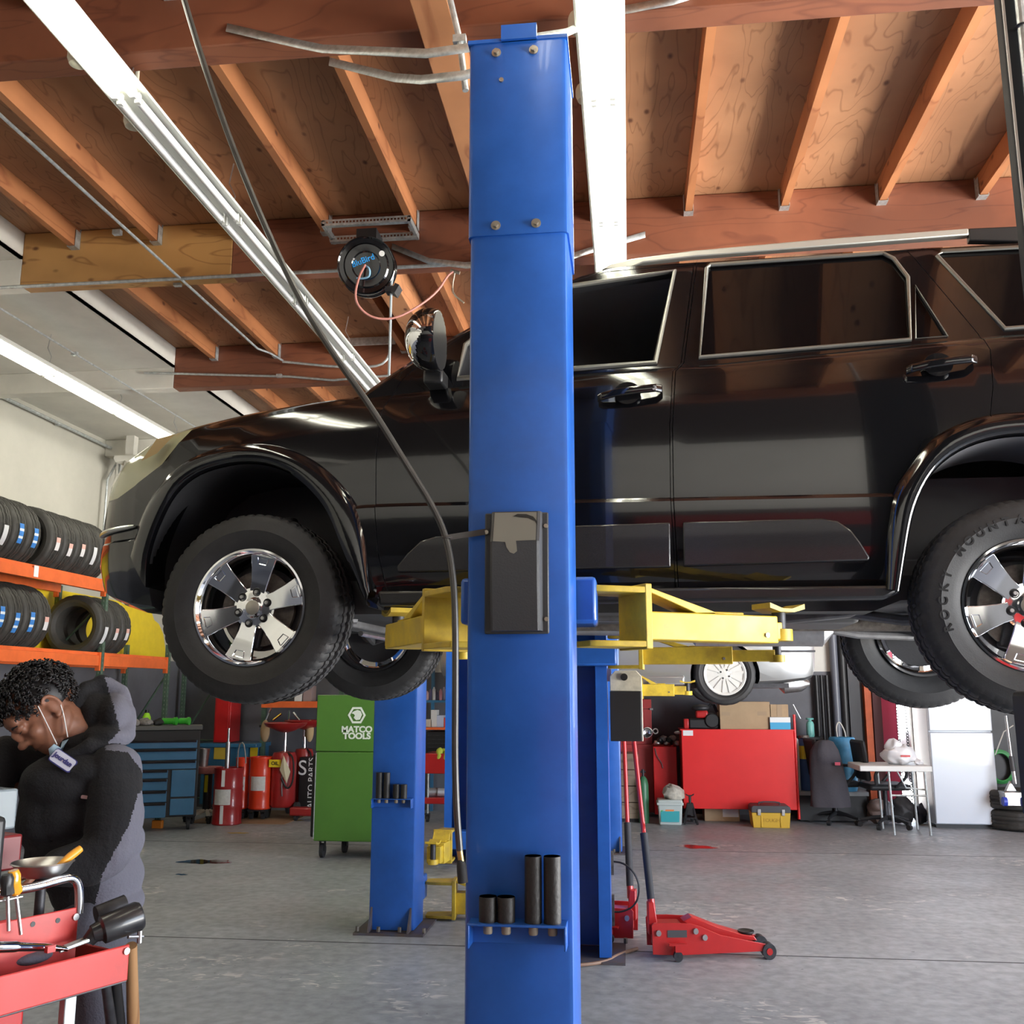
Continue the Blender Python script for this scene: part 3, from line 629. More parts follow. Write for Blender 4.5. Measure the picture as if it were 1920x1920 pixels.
def greenhouse():
    q = MB(); V = []; F = []; n = 0
    for z, T, xf, xr in GH:
        ring = []
        for k in range(9): ring.append((xf + .02 + (xr - .12 - xf - .02) * k / 8, -T))
        ring += [(xr - .04, -T + .03), (xr, -T + .12), (xr + .02, 0), (xr, T - .12), (xr - .04, T - .03)]
        for k in range(9): ring.append((xr - .12 + (xf + .02 - xr + .12) * k / 8, T))
        ring += [(xf - .02 - .20 * (1 - (y / T) ** 2) , y) for y in [T * c for c in (.96, .8, .4, 0, -.4, -.8, -.96)]]
        n = len(ring); V += [(x, y, z) for x, y in ring]
    L_ = len(GH)
    F = [tuple(range(n)), tuple(range((L_ - 1) * n, L_ * n))]
    for i in range(L_ - 1):
        for j in range(n): F.append((i * n + j, i * n + (j + 1) % n, (i + 1) * n + (j + 1) % n, (i + 1) * n + j))
    q.add(V, F); return q
def tmp(q, ms): return q.build('tmp', ms)
body = tmp(loft_body(), paint); g = tmp(greenhouse(), paint); boolean(body, g, 'UNION'); kill(g)
ARF = [(.416, .467), (.403, .587), (.444, .725), (.52, .871), (.619, .943), (.769, .975), (.897, .976), (1.026, .933), (1.128, .848), (1.198, .768), (1.245, .657), (1.279, .578), (1.322, .501), (1.375, .386)]
ARR0 = [(3.348, .43), (3.378, .565), (3.411, .72), (3.474, .857), (3.571, .944), (3.683, .986), (3.80, 1.0)]
ARR = ARR0 + [(7.60 - x, z) for x, z in reversed(ARR0[:-1])]
for A in (ARF, ARR):
    pl = [(A[0][0], .1)] + A + [(A[-1][0], .1)]
    for s in (-1, 1):
        c = MB(); c.prism(pl, s * .42, s * 1.2, 'y'); c = tmp(c, inner if A is ARF else mat('arch_liner_lit', (.16, .16, .175), .5)); boolean(body, c); kill(c)  # rear liner is a lightened copy, its grey stands for light in the arch
# hollow cabin
c = MB(); c.box(1.95, 4.45, -.66, .66, .95, 1.80); c = tmp(c, cabin); boolean(body, c); kill(c)
def gy(z): return -(.94 - (.06 + max(0, z - 1.35) * .36))       # near side glass plane
def cutpart(name, poly, m, base=None, y0=-1.2, y1=-.60, gap=0.0, label=None):
    """take the region of the body inside the outline as a part of its own"""
    global body
    k = MB(); k.prism(poly, y0, y1, 'y'); k = tmp(k, m)
    p = bpy.data.objects.new(name, body.data.copy()); COL.objects.link(p)
    boolean(p, k, 'INTERSECT')
    if gap:
        cx = sum(a for a, _ in poly) / len(poly); cz = sum(b for _, b in poly) / len(poly)
        x0 = min(a for a, _ in poly); x1 = max(a for a, _ in poly); z0 = min(b for _, b in poly); z1 = max(b for _, b in poly)
        sx = 1 - gap * 2 / (x1 - x0); sz = 1 - gap * 2 / (z1 - z0)
        p.data.transform(Matrix.Translation((cx, 0, cz)) @ Matrix.Diagonal((sx, 1, sz, 1)) @ Matrix.Translation((-cx, 0, -cz)))
    boolean(body, k); kill(k); p.parent = car
    if label: p['label'] = label
    return p
def finish(o, angle=32):
    me = o.data; me.polygons.foreach_set('use_smooth', [True] * len(me.polygons)); me.set_sharp_from_angle(angle=R(angle))
WF = [(2.155, 1.752), (2.581, 1.797), (2.497, 1.348), (2.167, 1.336), (1.70, 1.315), (1.72, 1.475), (1.80, 1.55), (1.98, 1.665)]
WRr = [(2.713, 1.805), (2.728, 1.82), (3.413, 1.828), (3.451, 1.797), (3.493, 1.699), (3.462, 1.401), (2.671, 1.363)]
WQ = [(3.515, 1.658), (3.597, 1.410), (3.482, 1.405)]
WC = [(3.640, 1.820), (3.617, 1.798), (3.805, 1.432), (4.50, 1.46), (4.44, 1.81)]
DF = [(1.455, 1.31), (1.441, 1.281), (1.393, 1.175), (1.382, .998), (1.388, .769), (1.406, .587), (1.443, .44), (2.562, .45), (2.556, .655), (2.55, .788), (2.551, 1.069), (2.567, 1.303), (2.60, 1.343), (2.663, 1.838), (2.30, 1.822), (2.15, 1.775), (1.71, 1.53), (1.54, 1.40)]
DR = [(2.570, .45), (2.563, .655), (2.558, .788), (2.559, 1.069), (2.575, 1.303), (2.608, 1.343), (2.672, 1.838), (3.51, 1.842), (3.586, 1.679), (3.709, 1.416), (3.728, 1.333), (3.725, 1.19), (3.70, 1.04), (3.60, 1.04), (3.47, .99), (3.41, .89), (3.35, .80), (3.325, .65), (3.315, .45)]
for _w in (WF, WRr, WQ, WC):
    k = MB(); k.prism(_w, -1.2, -.55, 'y'); k = tmp(k, inner); boolean(body, k); kill(k)
dF = cutpart('front_door', DF, inner, gap=.003); dR = cutpart('rear_door', DR, inner, gap=.003)
glassd = mat('privacy_glass', (0.004, 0.0035, 0.004), 0.03, spec=.35)
glassf = mat('front_glass', (0.02, 0.02, 0.02), 0.02, alpha=.45)
frm = mat('window_trim', (0.26, 0.26, 0.235), 0.35, 0.7)
def window(P, poly, m, tr=.0085):
    v = [(x, gy(z) + .012, z) for x, z in poly]; n = len(v); q = MB(); q.add(v + [(a, b + .004, c) for a, b, c in v], [tuple(range(n)), tuple(range(n, 2 * n))] + [(i, (i + 1) % n, (i + 1) % n + n, i + n) for i in range(n)])
    if m is not None: q.build('window_pane', m, P if P is not body else car)
    q = MB(); q.tube([(x, gy(z) - .002, z) for x, z in poly], tr, 8, closed=True)
    q.build('window_trim', frm, P if P is not body else car)
window(dF, WF, None, .0115); window(dR, WRr, glassd); window(dR, WQ, glassd, .003); window(body, WC, glassd)
# headlamp, bumper
hl = cutpart('headlamp', [(.50, 1.20), (.545, 1.145), (.51, 1.09), (.43, .99), (.30, .905), (.20, .86), (.05, .86), (.05, 1.2)], inner, y1=-.40)
hlm = mat('headlamp_lens', (0.42, 0.42, 0.27), 0.12, coat=.6); hl.data.materials.clear(); hl.data.materials.append(hlm); hl.data.materials.append(inner)
hr = bpy.data.objects.new('headlamp', None)
bp_ = cutpart('front_bumper', [(-.1, .2), (-.1, .855), (.20, .855), (.30, .86), (.385, .80), (.42, .45), (.42, .2)], inner, y1=1.2)
for o in (body, dF, dR, hl, bp_): finish(o)
body.name = 'body'; body.parent = car
amber = mat('amber_lens', (0.38, 0.27, 0.13), 0.2)
def W_(x): return interp(WT, x)
q = MB(); q.add([(.40, -W_(.40) + .030, 1.10), (.49, -W_(.49) + .035, 1.115), (.42, -W_(.42) + .010, 1.03), (.35, -W_(.35) + .0, 1.0)], [(0, 1, 2, 3)]); q.v = [(a, b - .022, c) for a, b, c in q.v]
q.build('amber_reflector', amber, hl)
q = MB(); q.tube([(x, -W_(x) - .004, .71 + x * .05) for x in (.07, .10, .14, .18, .23, .28, .33)], [.010, .012, .012, .012, .011, .010, .006], 8); q.build('bumper_trim', mat('satin_alu', (.6, .6, .57), .3, .8), bp_)
# door panel creases and cladding inserts
for P, poly in ((dR, [(2.592, .695), (3.094, .702), (3.15, .69), (3.195, .655), (3.225, .61), (3.255, .556), (3.25, .543), (2.592, .528)]), (dF, [(1.492, .515), (1.488, .538), (1.53, .59), (1.582, .638), (1.64, .655), (2.19, .689), (2.545, .695), (2.545, .526)])):
    q = MB(); q.prism(poly, -.952, -.90, 'y'); q.build('cladding', paintl, P, bevel=.006)
q = MB(); q.prism([(1.41, .445), (3.31, .455), (3.345, .50), (3.345, .43), (3.30, .405), (1.42, .385)], -.945, -.88, 'y'); q.build('sill', paintl, car, bevel=.012)
def resample(pts, n):
    pts = [Vector(p) for p in pts]; d = [0]
    for a, b in zip(pts, pts[1:]): d.append(d[-1] + (b - a).length)
    out = []
    for k in range(n):
        s = d[-1] * k / (n - 1); i = max(j for j in range(len(d)) if d[j] <= s + 1e-9); i = min(i, len(pts) - 2)
        t = (s - d[i]) / max(1e-9, d[i + 1] - d[i]); out.append(pts[i].lerp(pts[i + 1], t))
    return out
FO = [(.31, .62), (.335, .72), (.354, .79), (.381, .84), (.462, .938), (.552, 1.002), (.68, 1.048), (.806, 1.065), (.934, 1.056), (1.063, 1.016), (1.173, .953), (1.251, .878), (1.322, .79), (1.35, .70), (1.365, .60), (1.385, .45)]
RO = [(3.30, .44), (3.315, .65), (3.34, .80), (3.38, .85), (3.425, .905), (3.482, .996), (3.596, 1.053), (3.69, 1.08), (3.80, 1.088), (3.92, 1.085), (4.04, 1.05), (4.15, .97), (4.22, .85), (4.26, .7), (4.28, .46)]
def smooth(p, k=2):
    p = [Vector(a) for a in p]
    for _ in range(k): p = [p[0]] + [(p[i - 1] + p[i] * 2 + p[i + 1]) / 4 for i in range(1, len(p) - 1)] + [p[-1]]
    return p
for inn, out in ((ARF, FO), (ARR, RO)):
    n = 48; a = smooth(resample(inn, n), 4); b = smooth(resample(out, n), 3); q = MB(); prof = [(-.03, -.80), (0.0, -.925), (.0, -.958), (.18, -.968), (.6, -.966), (.85, -.955), (1.0, -.925), (1.0, -.90)]
    m_ = len(prof); V = []
    for k in range(n):
        for t, y in prof:
            p = a[k].lerp(b[k], t); w = W_(p.x) / .945
            V.append((p.x, y * w, p.y))
    q.add(V, [(i * m_ + j, i * m_ + j + 1, (i + 1) * m_ + j + 1, (i + 1) * m_ + j) for i in range(n - 1) for j in range(m_ - 1)])
    o = q.build('wheel_arch_flare', paint, car, angle=60)
    # round liner inside the arch
    q = MB(); V = []
    for k in range(n):
        for y in (-.93, -.80, -.55): V.append((a[k].x, y * W_(a[k].x) / .945, a[k].y - .004))
    q.add(V, [(i * 3 + j, i * 3 + j + 1, (i + 1) * 3 + j + 1, (i + 1) * 3 + j) for i in range(n - 1) for j in range(2)]); q.build('wheel_arch_liner', inner if inn is ARF else mat('arch_liner_lit', (.20, .20, .215), .5), car, angle=60)
# handles
def handle(P, x, z, ang, key=True):
    q = MB(); y = -.938
    q.lathe([(.052, .004), (.045, -.006), (.02, -.016), (0, -.018)], Matrix.Translation((x - .01, y, z + .004)) @ Matrix.Rotation(PI / 2, 4, 'X') @ Matrix.Diagonal((1, .85, 1, 1)), 32)
    o = q.build('handle_cup', blackgloss, P, angle=60)
    q = MB(); pts = [(-.125, -.002, -.012), (-.11, -.022, -.010), (-.05, -.036, -.002), (.03, -.038, .004), (.10, -.030, .010), (.125, -.002, .012)]
    V = []
    for a, b, c in pts:
        for (u, v_) in ((-.008, -.015), (-.012, 0), (-.008, .015), (.006, .016), (.006, -.016)): V.append((x + a, y + b + u, z + c + v_ + a * ang))
    n = 5; q.add(V, [tuple(range(5)), tuple(range(25, 30))] + [(i * n + j, i * n + (j + 1) % n, (i + 1) * n + (j + 1) % n, (i + 1) * n + j) for i in range(5) for j in range(n)])
    h_ = q.build('door_handle', blackgloss, P, bevel=.004)
    if key: q = MB(); q.cyl((x + .095, y - .042, z + .009), (x + .095, y - .036, z + .009), .009, n=16); q.build('keyhole', steel, h_)
handle(dF, 2.40, 1.205, .02); handle(dR, 3.545, 1.268, .03, False)
# mirror
mc = Vector((1.625, -1.03, 1.43))
t = MB(); t.ell(mc, (.105, .125, .128), 40, 28, (0, -.15, 0)); t.v = [(min(a, mc.x + .035), b, c) for a, b, c in t.v]; t.mi = [1 if all(t.v[i][0] > mc.x + .0349 for i in f) else 0 for f in t.f]; mr_ = t.build('door_mirror', [blackgloss, black], car, angle=60)
_e = MB(); _e.ell(mc, (.1075, .1275, .1305), 80, 56, (0, -.15, 0)); q = MB(); q.v = [(min(a, mc.x + .036), b, c) for a, b, c in _e.v]
def _cr(p):
    x = (p[0] - mc.x) / .105; z = (p[2] - mc.z) / .128; r_ = math.hypot(x - .50, z + .72); return p[1] < mc.y + .02 and .86 < r_ < 1.30 and x < .30
for f in _e.f:
    c = [sum(_e.v[i][k] for i in f) / len(f) for k in range(3)]
    if _cr(c): q.f.append(f); q.mi.append(0)
_u = sorted(set(i for f in q.f for i in f)); _mp = {a: b for b, a in enumerate(_u)}; q.v = [q.v[i] for i in _u]; q.f = [tuple(_mp[i] for i in f) for f in q.f]
q.build('chrome_cover', chrome, mr_, angle=60)
q = MB(); q.box(1.58, 1.66, -.98, -.84, 1.27, 1.33); q.build('mirror_arm', black, mr_, bevel=.01)
# roof rail
for s in (-1, 1):
    ys = (-.665, -.625) if s < 0 else (.625, .665)
    q = MB(); q.prism([(2.27, 1.850), (2.31, 1.872), (2.40, 1.892), (2.66, 1.912), (3.2, 1.928), (3.76, 1.934), (3.76, 1.905), (2.66, 1.884), (2.45, 1.872), (2.40, 1.853)], *ys, 'y'); rr_ = q.build('roof_rail', mat('rail_silver', (.55, .55, .50), .4, .6), car, bevel=.005)
    q = MB(); q.prism([(3.76, 1.934), (3.95, 1.93), (4.2, 1.905), (4.25, 1.86), (4.0, 1.86), (3.76, 1.88)], *ys, 'y'); q.build('rail_end', black, rr_, bevel=.005)
# cabin: front seats, head restraints, inner mirror, steering wheel
for s, nm in ((-1, 'seat'), (1, 'seat')):
    q = MB(); q.cbox((2.45, s * .36, 1.15), (.14, .46, .62), (0, .2, 0)); st = q.build(nm, mat('seat_leather', (.10, .095, .09), .5), car, bevel=.04)
    q = MB(); q.cbox((2.55, s * .36, 1.56), (.10, .24, .17), (0, .2, 0)); q.build('head_restraint', MATS['seat_leather'], st, bevel=.03)
q = MB(); q.cbox((2.02, -.10, 1.62), (.03, .20, .06), (0, .3, 0)); q.build('rear_view_mirror', mat('mirror_glass', (.5, .5, .48), .1, .9), car, bevel=.01)
q = MB(); q.tube([(2.02 + .07 * math.sin(a), -.36 + .18 * math.cos(a), 1.25 + .17 * math.sin(a)) for a in [i * PI / 14 for i in range(28)]], .015, 8, closed=True); q.build('steering_wheel', black, car)
# ---------------------------------------------------------------- wheels
tirem = mat('tyre', (0.020, 0.020, 0.021), 0.62, bump=.08, bscale=180, var=.25, vscale=14)
lett = mat('tyre_letter', (0.007, 0.007, 0.008), 0.5)
def tyre_mesh(Rt, b, rin, n=240):
    half = [(rin, b * .70), (rin + .012, b * .80), (rin + (Rt - rin) * .30, b * .97), (rin + (Rt - rin) * .5, b), (rin + (Rt - rin) * .52, b + .0015), (rin + (Rt - rin) * .54, b), (rin + (Rt - rin) * .74, b * .965), (Rt * .948, b * .885), (Rt * .978, b * .78), (Rt * .990, b * .62),
            (Rt * .991, b * .47), (Rt * .970, b * .455), (Rt * .970, b * .38), (Rt * .994, b * .365), (Rt, b * .14), (Rt * .974, b * .13), (Rt * .974, b * .05), (Rt, b * .04)]
    prof = half + [(r, -z) for r, z in reversed(half)]
    k = len(prof); V = []
    for i in range(n):
        a = 2 * PI * i / n
        for j, (r, z) in enumerate(prof):
            jj = min(j, k - 1 - j); a2 = a
            if jj in (8, 9, 10) and i % 4 == 0: r -= .005
            if jj in (13, 14, 17) and (i + (1 if j < k / 2 else 3)) % 4 == 0: r -= .005
            a2 = a + (.012 * (jj - 8) if 7 < jj < 18 else 0) * (1 if j < k / 2 else -1)
            V.append((r * math.cos(a2), r * math.sin(a2), z))
    q = MB(); q.add(V, [(i * k + j, ((i + 1) % n) * k + j, ((i + 1) % n) * k + (j + 1) % k, i * k + (j + 1) % k) for i in range(n) for j in range(k)])
    return q
def suv_wheel(x, side, rot, near=True, dz=0.0):
    sgn = -1 if side < 0 else 1
    # local Z of the wheel points outwards
    M = Matrix.Translation((x, sgn * .8175, .385 + dz)) @ (Matrix.Rotation(PI / 2, 4, 'X') if sgn < 0 else Matrix.Rotation(-PI / 2, 4, 'X')) @ Matrix.Rotation(rot, 4, 'Z')
    q = tyre_mesh(.386, .1225, .226); wh = q.build('wheel', tirem, car, angle=28); wh.matrix_basis = M
    q = MB(); q.lathe([(.228, .088), (.236, .095), (.236, .101), (.228, .102), (.222, .094), (.214, .085), (.206, .04), (.196, -.06), (.215, -.10), (.226, -.105), (.228, -.088), (.205, -.05), (.212, .04)], None, 72, closed=True)
    rim = q.build('rim', chrome, wh, angle=40)
    q = MB()
    for i in range(6):
        A = Matrix.Rotation(i * PI / 3, 4, 'Z')
        pts = [(.05, .034), (.10, .037), (.16, .047), (.214, .059), (.214, -.059), (.16, -.047), (.10, -.037), (.05, -.034)]
        zt = {.05: .060, .10: .062, .16: .072, .214: .084}
        top = [(a, b, zt[a]) for a, b in pts]; bot = [(a, b * .9, zt[a] - .030) for a, b in pts]
        q.add(top + bot, [(0, 1, 6, 7), (1, 2, 5, 6), (2, 3, 4, 5), (8, 15, 14, 9), (9, 14, 13, 10), (10, 13, 12, 11)] + [(j, j + 8, (j + 1) % 8 + 8, (j + 1) % 8) for j in range(8)], A)
    q.build('spokes', chrome, rim, bevel=.004)
    q = MB()
    for i in range(6):
        A = Matrix.Rotation(i * PI / 3, 4, 'Z')
        pp = [(.176, .017, .0795), (.203, .024, .0855), (.203, -.024, .0855), (.176, -.017, .0795)]
        ip = [(.181, .013, .074), (.199, .019, .078), (.199, -.019, .078), (.181, -.013, .074)]
        q.add(pp + ip, [(4, 5, 6, 7)] + [(j, (j + 1) % 4, (j + 1) % 4 + 4, j + 4) for j in range(4)], A)
    q.build('spoke_window', chrome, rim, angle=10)
    q = MB(); q.lathe([(0, .066), (.034, .066), (.038, .064), (.045, .062), (.082, .060), (.088, .052), (.088, .03), (0, .03)], None, 48); q.build('wheel_hub', chrome, rim)
    q = MB(); q.lathe([(0, .0705), (.024, .0705), (.029, .068), (.030, .062), (0, .062)], None, 36); q.build('centre_cap', mat('cap_champagne', (.42, .40, .34), .35, .6), rim)
    for i in range(6):
        a = i * PI / 3; c = (.064 * math.cos(a), .064 * math.sin(a))
        q = MB(); q.lathe([(.0175, .0612), (.0165, .064), (.012, .0605), (.0115, .063), (0, .063)], Matrix.Translation((c[0], c[1], 0)), 20); q.build('nut_seat', black, rim)
        q = MB(); q.cyl((c[0], c[1], .060), (c[0], c[1], .074), .0085, r2=.007, n=12); q.build('wheel_nut', steel, rim)
    q = MB(); q.lathe([(.155, .01), (.155, -.012), (.06, -.012), (.06, .01)], None, 40, closed=True); q.build('brake_disc', grime, wh)
    q = MB(); q.lathe([(.0, -.03), (.172, -.03), (.172, -.04), (0, -.04)], None, 40); q.build('dust_shield', inner, wh)
    q = MB(); q.box(-.16, -.05, -.05, .06, -.03, .03); q.build('brake_caliper', darkmetal, wh, bevel=.01)
    if x > 2:
        s = 'ROCKY MOUNTAIN H/T'
        c = bpy.data.curves.new('t', 'FONT'); L_ = []
        start = R(196) - rot if x > 2 else R(70)
        for f_ in ((1,) if sgn < 0 else (-1,)):
            for i, chh in enumerate(s):
                if chh == ' ': continue
                a = start - i * R(9.2); rr = .302
                Mx = Matrix.Rotation(a, 4, 'Z') @ Matrix.Translation((rr, 0, f_ * .1225)) @ Matrix.Rotation(-PI / 2, 4, 'Z')
                if f_ < 0: Mx = Matrix.Rotation(-a, 4, 'Z') @ Matrix.Translation((rr, 0, -.1225)) @ Matrix.Rotation(-PI / 2, 4, 'Z') @ Matrix.Rotation(PI, 4, 'Y')
                L_.append(glyph(chh, .044, Mx))
        bmx = bmesh.new()
        for me in L_: bmx.from_mesh(me); bpy.data.meshes.remove(me)
        me = bpy.data.meshes.new('sidewall_lettering'); bmx.to_mesh(me); bmx.free(); me.materials.append(lett)
        o = bpy.data.objects.new('sidewall_lettering', me); COL.objects.link(o); o.parent = wh
    return wh
def glyph(ch, size, M):
    c = bpy.data.curves.new('g', 'FONT'); c.body = ch; c.size = size; c.extrude = .0012; c.offset = .0012; c.align_x = 'CENTER'; c.align_y = 'CENTER'
    t = bpy.data.objects.new('tmp', c); COL.objects.link(t); dg = bpy.context.evaluated_depsgraph_get()
    me = bpy.data.meshes.new_from_object(t.evaluated_get(dg)); bpy.data.objects.remove(t); me.transform(M); return me
suv_wheel(.87, -1, R(78)); suv_wheel(3.80, -1, R(76)); suv_wheel(.87, 1, R(20)); suv_wheel(3.80, 1, R(40))
# ---------------------------------------------------------------- underbody
frame_m = mat('chassis_grey', (0.13, 0.13, 0.135), 0.5, 0.3, var=.35, vscale=7)
q = MB(); q.prism([(.45, .40), (.5, .37), (1.4, .37), (3.3, .38), (3.4, .42), (4.6, .48), (4.6, .52), (.45, .5)], -.72, .72, 'y'); q.build('floor_pan', mat('underseal', (.03, .03, .032), .7, var=.4, vscale=5), car)
for s in (-1, 1):
    q = MB(); yy = s * .52
    q.prism([(.3, .46), (1.3, .42), (1.6, .36), (3.0, .345), (3.25, .37), (3.5, .50), (4.7, .52), (4.7, .60), (3.42, .60), (3.1, .44), (1.65, .44), (1.35, .52), (.3, .56)], yy - .04, yy + .04, 'y'); q.build('frame_rail', frame_m, car, bevel=.01)
    q = MB(); q.tube([(.87, s * .74, .33), (.93, s * .42, .36)], .024, 10); q.tube([(.87, s * .74, .33), (1.15, s * .42, .37)], .022, 10); q.build('control_arm', frame_m, car)
    q = MB(); q.tube([(.87, s * .72, .36), (.88, s * .60, .62), (.88, s * .57, .8)], .035, 12); q.build('strut', darkmetal, car)
    q = MB(); q.tube([(3.80, s * .70, .36), (3.45, s * .50, .36), (3.2, s * .45, .40)], .022, 10); q.build('trailing_arm', frame_m, car)
    q = MB(); q.cyl((.87, s * .70, .385), (.87, s * .79, .385), .07, n=20); q.build('knuckle', grime, car)
q = MB(); q.tube([(1.08, -.66, .33), (1.1, -.3, .36), (1.1, .3, .36), (1.08, .66, .33)], .014, 8); q.tube([(1.22, -.55, .30), (1.2, .55, .30)], .012, 8); q.build('tie_rod', steel, car)
for x0, x1, z0 in ((1.0, 1.12, .34), (1.95, 2.1, .37), (2.9, 3.02, .37)):
    q = MB(); q.box(x0, x1, -.5, .5, z0, z0 + .07); q.build('crossmember', frame_m, car, bevel=.01)
q = MB(); q.tube([(3.80, -.72, .385), (3.80, .72, .385)], .04, 14); q.ell((3.80, 0, .385), (.15, .17, .14)); q.build('rear_axle', darkmetal, car)
q = MB(); q.tube([(1.7, 0, .38), (3.7, 0, .38)], .035, 12); q.build('propeller_shaft', grime, car)
q = MB(); q.tube([(1.3, .25, .37), (2.2, .28, .37), (2.6, .3, .37)], .03, 10, sm=1); q.tube([(2.6, .3, .38), (2.65, .3, .38), (3.25, .3, .38), (3.3, .3, .38)], [.03, .09, .09, .03], 16); q.build('exhaust', steel, car)
q = MB(); q.box(1.35, 2.0, -.18, .18, .34, .42); q.build('gearbox', grime, car, bevel=.03)
q = MB(); q.box(2.7, 3.3, -.46, -.05, .35, .42); q.build('fuel_tank', mat('tank_grey', (.10, .10, .10), .5), car, bevel=.03)
# ================================================================ LEFT WALL : RACK AND TYRES
orange = mat('rack_orange', (0.72, 0.135, 0.03), 0.5, var=.12, vscale=6)
green = mat('rack_green', (0.07, 0.12, 0.085), 0.5, 0.2, var=.3, vscale=10)
XF, XB = -5.50, -6.03
t = thing('pallet_rack', 'pallet rack along the left wall with orange beams and green uprights', 'rack', (-5.75, 9.0, 0))
def beam(y0, y1, z0, z1, x):
    s = 1 if x == XF else -1
    q = MB(); q.prism([(x - .04 * s, z0), (x + .012 * s, z0), (x + .012 * s, z1 - .035), (x - .012 * s, z1 - .03), (x - .012 * s, z1), (x - .04 * s, z1)], y0, y1, 'y'); q.box(x - .03, x + .02, y0 - .004, y0 + .02, z0 - .05, z1); q.box(x - .03, x + .02, y1 - .02, y1 + .004, z0 - .05, z1)
    q.build('beam', orange, t, w=True)
for x in (XF, XB):
    beam(4.8, 9.74, 2.585, 2.715, x); beam(4.8, 9.74, 1.81, 1.95, x); beam(9.80, 11.26, 1.81, 1.95, x)
for y, ht in ((4.75, 2.8), (9.77, 2.66), (11.29, 2.1), (12.9, 2.1)):
    for x in (XF, XB):
        q = MB(); q.prism([(x - .025, y - .025), (x + .025, y - .025), (x + .025, y + .025), (x + .015, y + .025), (x + .015, y - .015), (x - .015, y - .015), (x - .015, y + .025), (x - .025, y + .025)], 0, ht, 'z')
        q.cm = 1
        k = 0
        while .1 + k * .05 < ht - .05: q.box(x + .0252, x + .026, y - .008, y + .0, .08 + k * .05, .10 + k * .05); q.box(x - .004, x + .004, y - .0262, y - .0252, .08 + k * .05, .10 + k * .05); k += 1
        q.build('upright', [green, mat('rack_hole', (.20, .24, .20), .6)], t, w=True)
    for a, b in ((.15, .9), (.9, 1.75), (1.95, 2.5)):
        if b > ht: continue
        q = MB(); q.tube([(XF, y, b), (XB, y, a)], .013, 6); q.build('brace', green, t, w=True)
        q = MB(); q.tube([(XF, y, a), (XB, y, a)], .013, 6); q.build('brace', green, t, w=True)
q = MB(); q.cyl((-5.486, 8.52, 2.63), (-5.486, 8.60, 2.63), .0); q = MB(); q.box(-5.487, -5.484, 8.46, 8.53, 2.60, 2.705); q.build('tape_patch', tube_off, t, w=True)
q = MB(); y9 = PX(300, 1180, -6.12).y
q.prism([(4.8, 1.86), (y9 + .25, 1.86), (y9 + .2, 2.12), (y9 + .12, 2.30), (y9 - .02, 2.42), (y9 - .15, 2.46), (y9 - .3, 2.62), (4.8, 2.66)], -6.146, -6.13, 'x'); tag(q.build('yellow_sheet', yel_sheet), 'large yellow sheet fixed to the left wall behind the racked tyres', 'sheet')
tyr2 = mat('tyre_new', (0.040, 0.038, 0.034), 0.6, var=.2, vscale=9)
tm = tyre_mesh(.325, .105, .205, 90).mesh('tyre', tyr2, 28)
def sticker(kind):
    q = MB(); V = []; n = 9; a0, a1 = {'b': (-6, 26), 'p': (2, 24), 'w': (-2, 30)}[kind]
    for i in range(n):
        a = R(a0 + (a1 - a0) * i / (n - 1))
        for z in (-.032, .032): V.append((.3285 * math.cos(a), .3285 * math.sin(a), z))
    q.add(V, [(2 * i, 2 * i + 1, 2 * i + 3, 2 * i + 2) for i in range(n - 1)])
    cols = {'b': [(.05, .22, .60), (.75, .8, .85)], 'p': [(.72, .42, .36), (.70, .68, .68)], 'w': [(.66, .67, .68), (.66, .67, .68)]}[kind]
    q.mi = [0 if i % 3 != 2 or kind != 'b' else 1 for i in range(n - 1)]
    if kind == 'p': q.mi = [1 if i > 2 else 0 for i in range(n - 1)]
    return q.mesh('tyre_sticker', [mat('sticker_a' + kind, cols[0], .4), mat('sticker_b' + kind, cols[1], .4)], 60)
stk = {k: sticker(k) for k in 'bpw'}
def racktyre(y, z, k, label, group, first=False):
    o = bpy.data.objects.new('tyre', tm); COL.objects.link(o); o.location = (-5.755, y, z + .32 - .045)
    # axle along world Y, local X towards the aisle
    o.rotation_euler = (-PI / 2, R(random.uniform(-5, 5)), 0)
    tag(o, label, 'tyre', group)
    if k:
        s = bpy.data.objects.new('tyre_sticker', stk[k]); COL.objects.link(s); s.parent = o
ordw = ['first', 'second', 'third', 'fourth', 'fifth', 'sixth', 'seventh']
for i in range(6): racktyre(8.36 - .222 * i, 2.715, ['b', 'b', 'w', 'w', None, 'w'][i], 'tyre in the left group on the top rack level, %s from that group\'s right end' % ordw[i], 'tyres on the top rack level')
for i in range(5): racktyre(8.72 + .222 * i, 2.715, ['p', 'p', 'p', 'w', None][i], 'tyre in the right group on the top rack level, %s from that group\'s left end' % ordw[i], 'tyres on the top rack level')
for i in range(6): racktyre(8.64 - .222 * i, 1.95, ['p', 'b', 'b', 'b', 'w', 'b'][i], 'tyre in the left group on the lower rack level, %s from that group\'s right end' % ordw[i], 'tyres on the lower rack level')
for i in range(3): racktyre(9.72 + .222 * i, 1.95, ['w', 'p', 'p'][i], 'tyre beside the rack upright on the lower level, %s from the left, against yellow sheet' % ordw[i], 'tyres on the lower rack level')
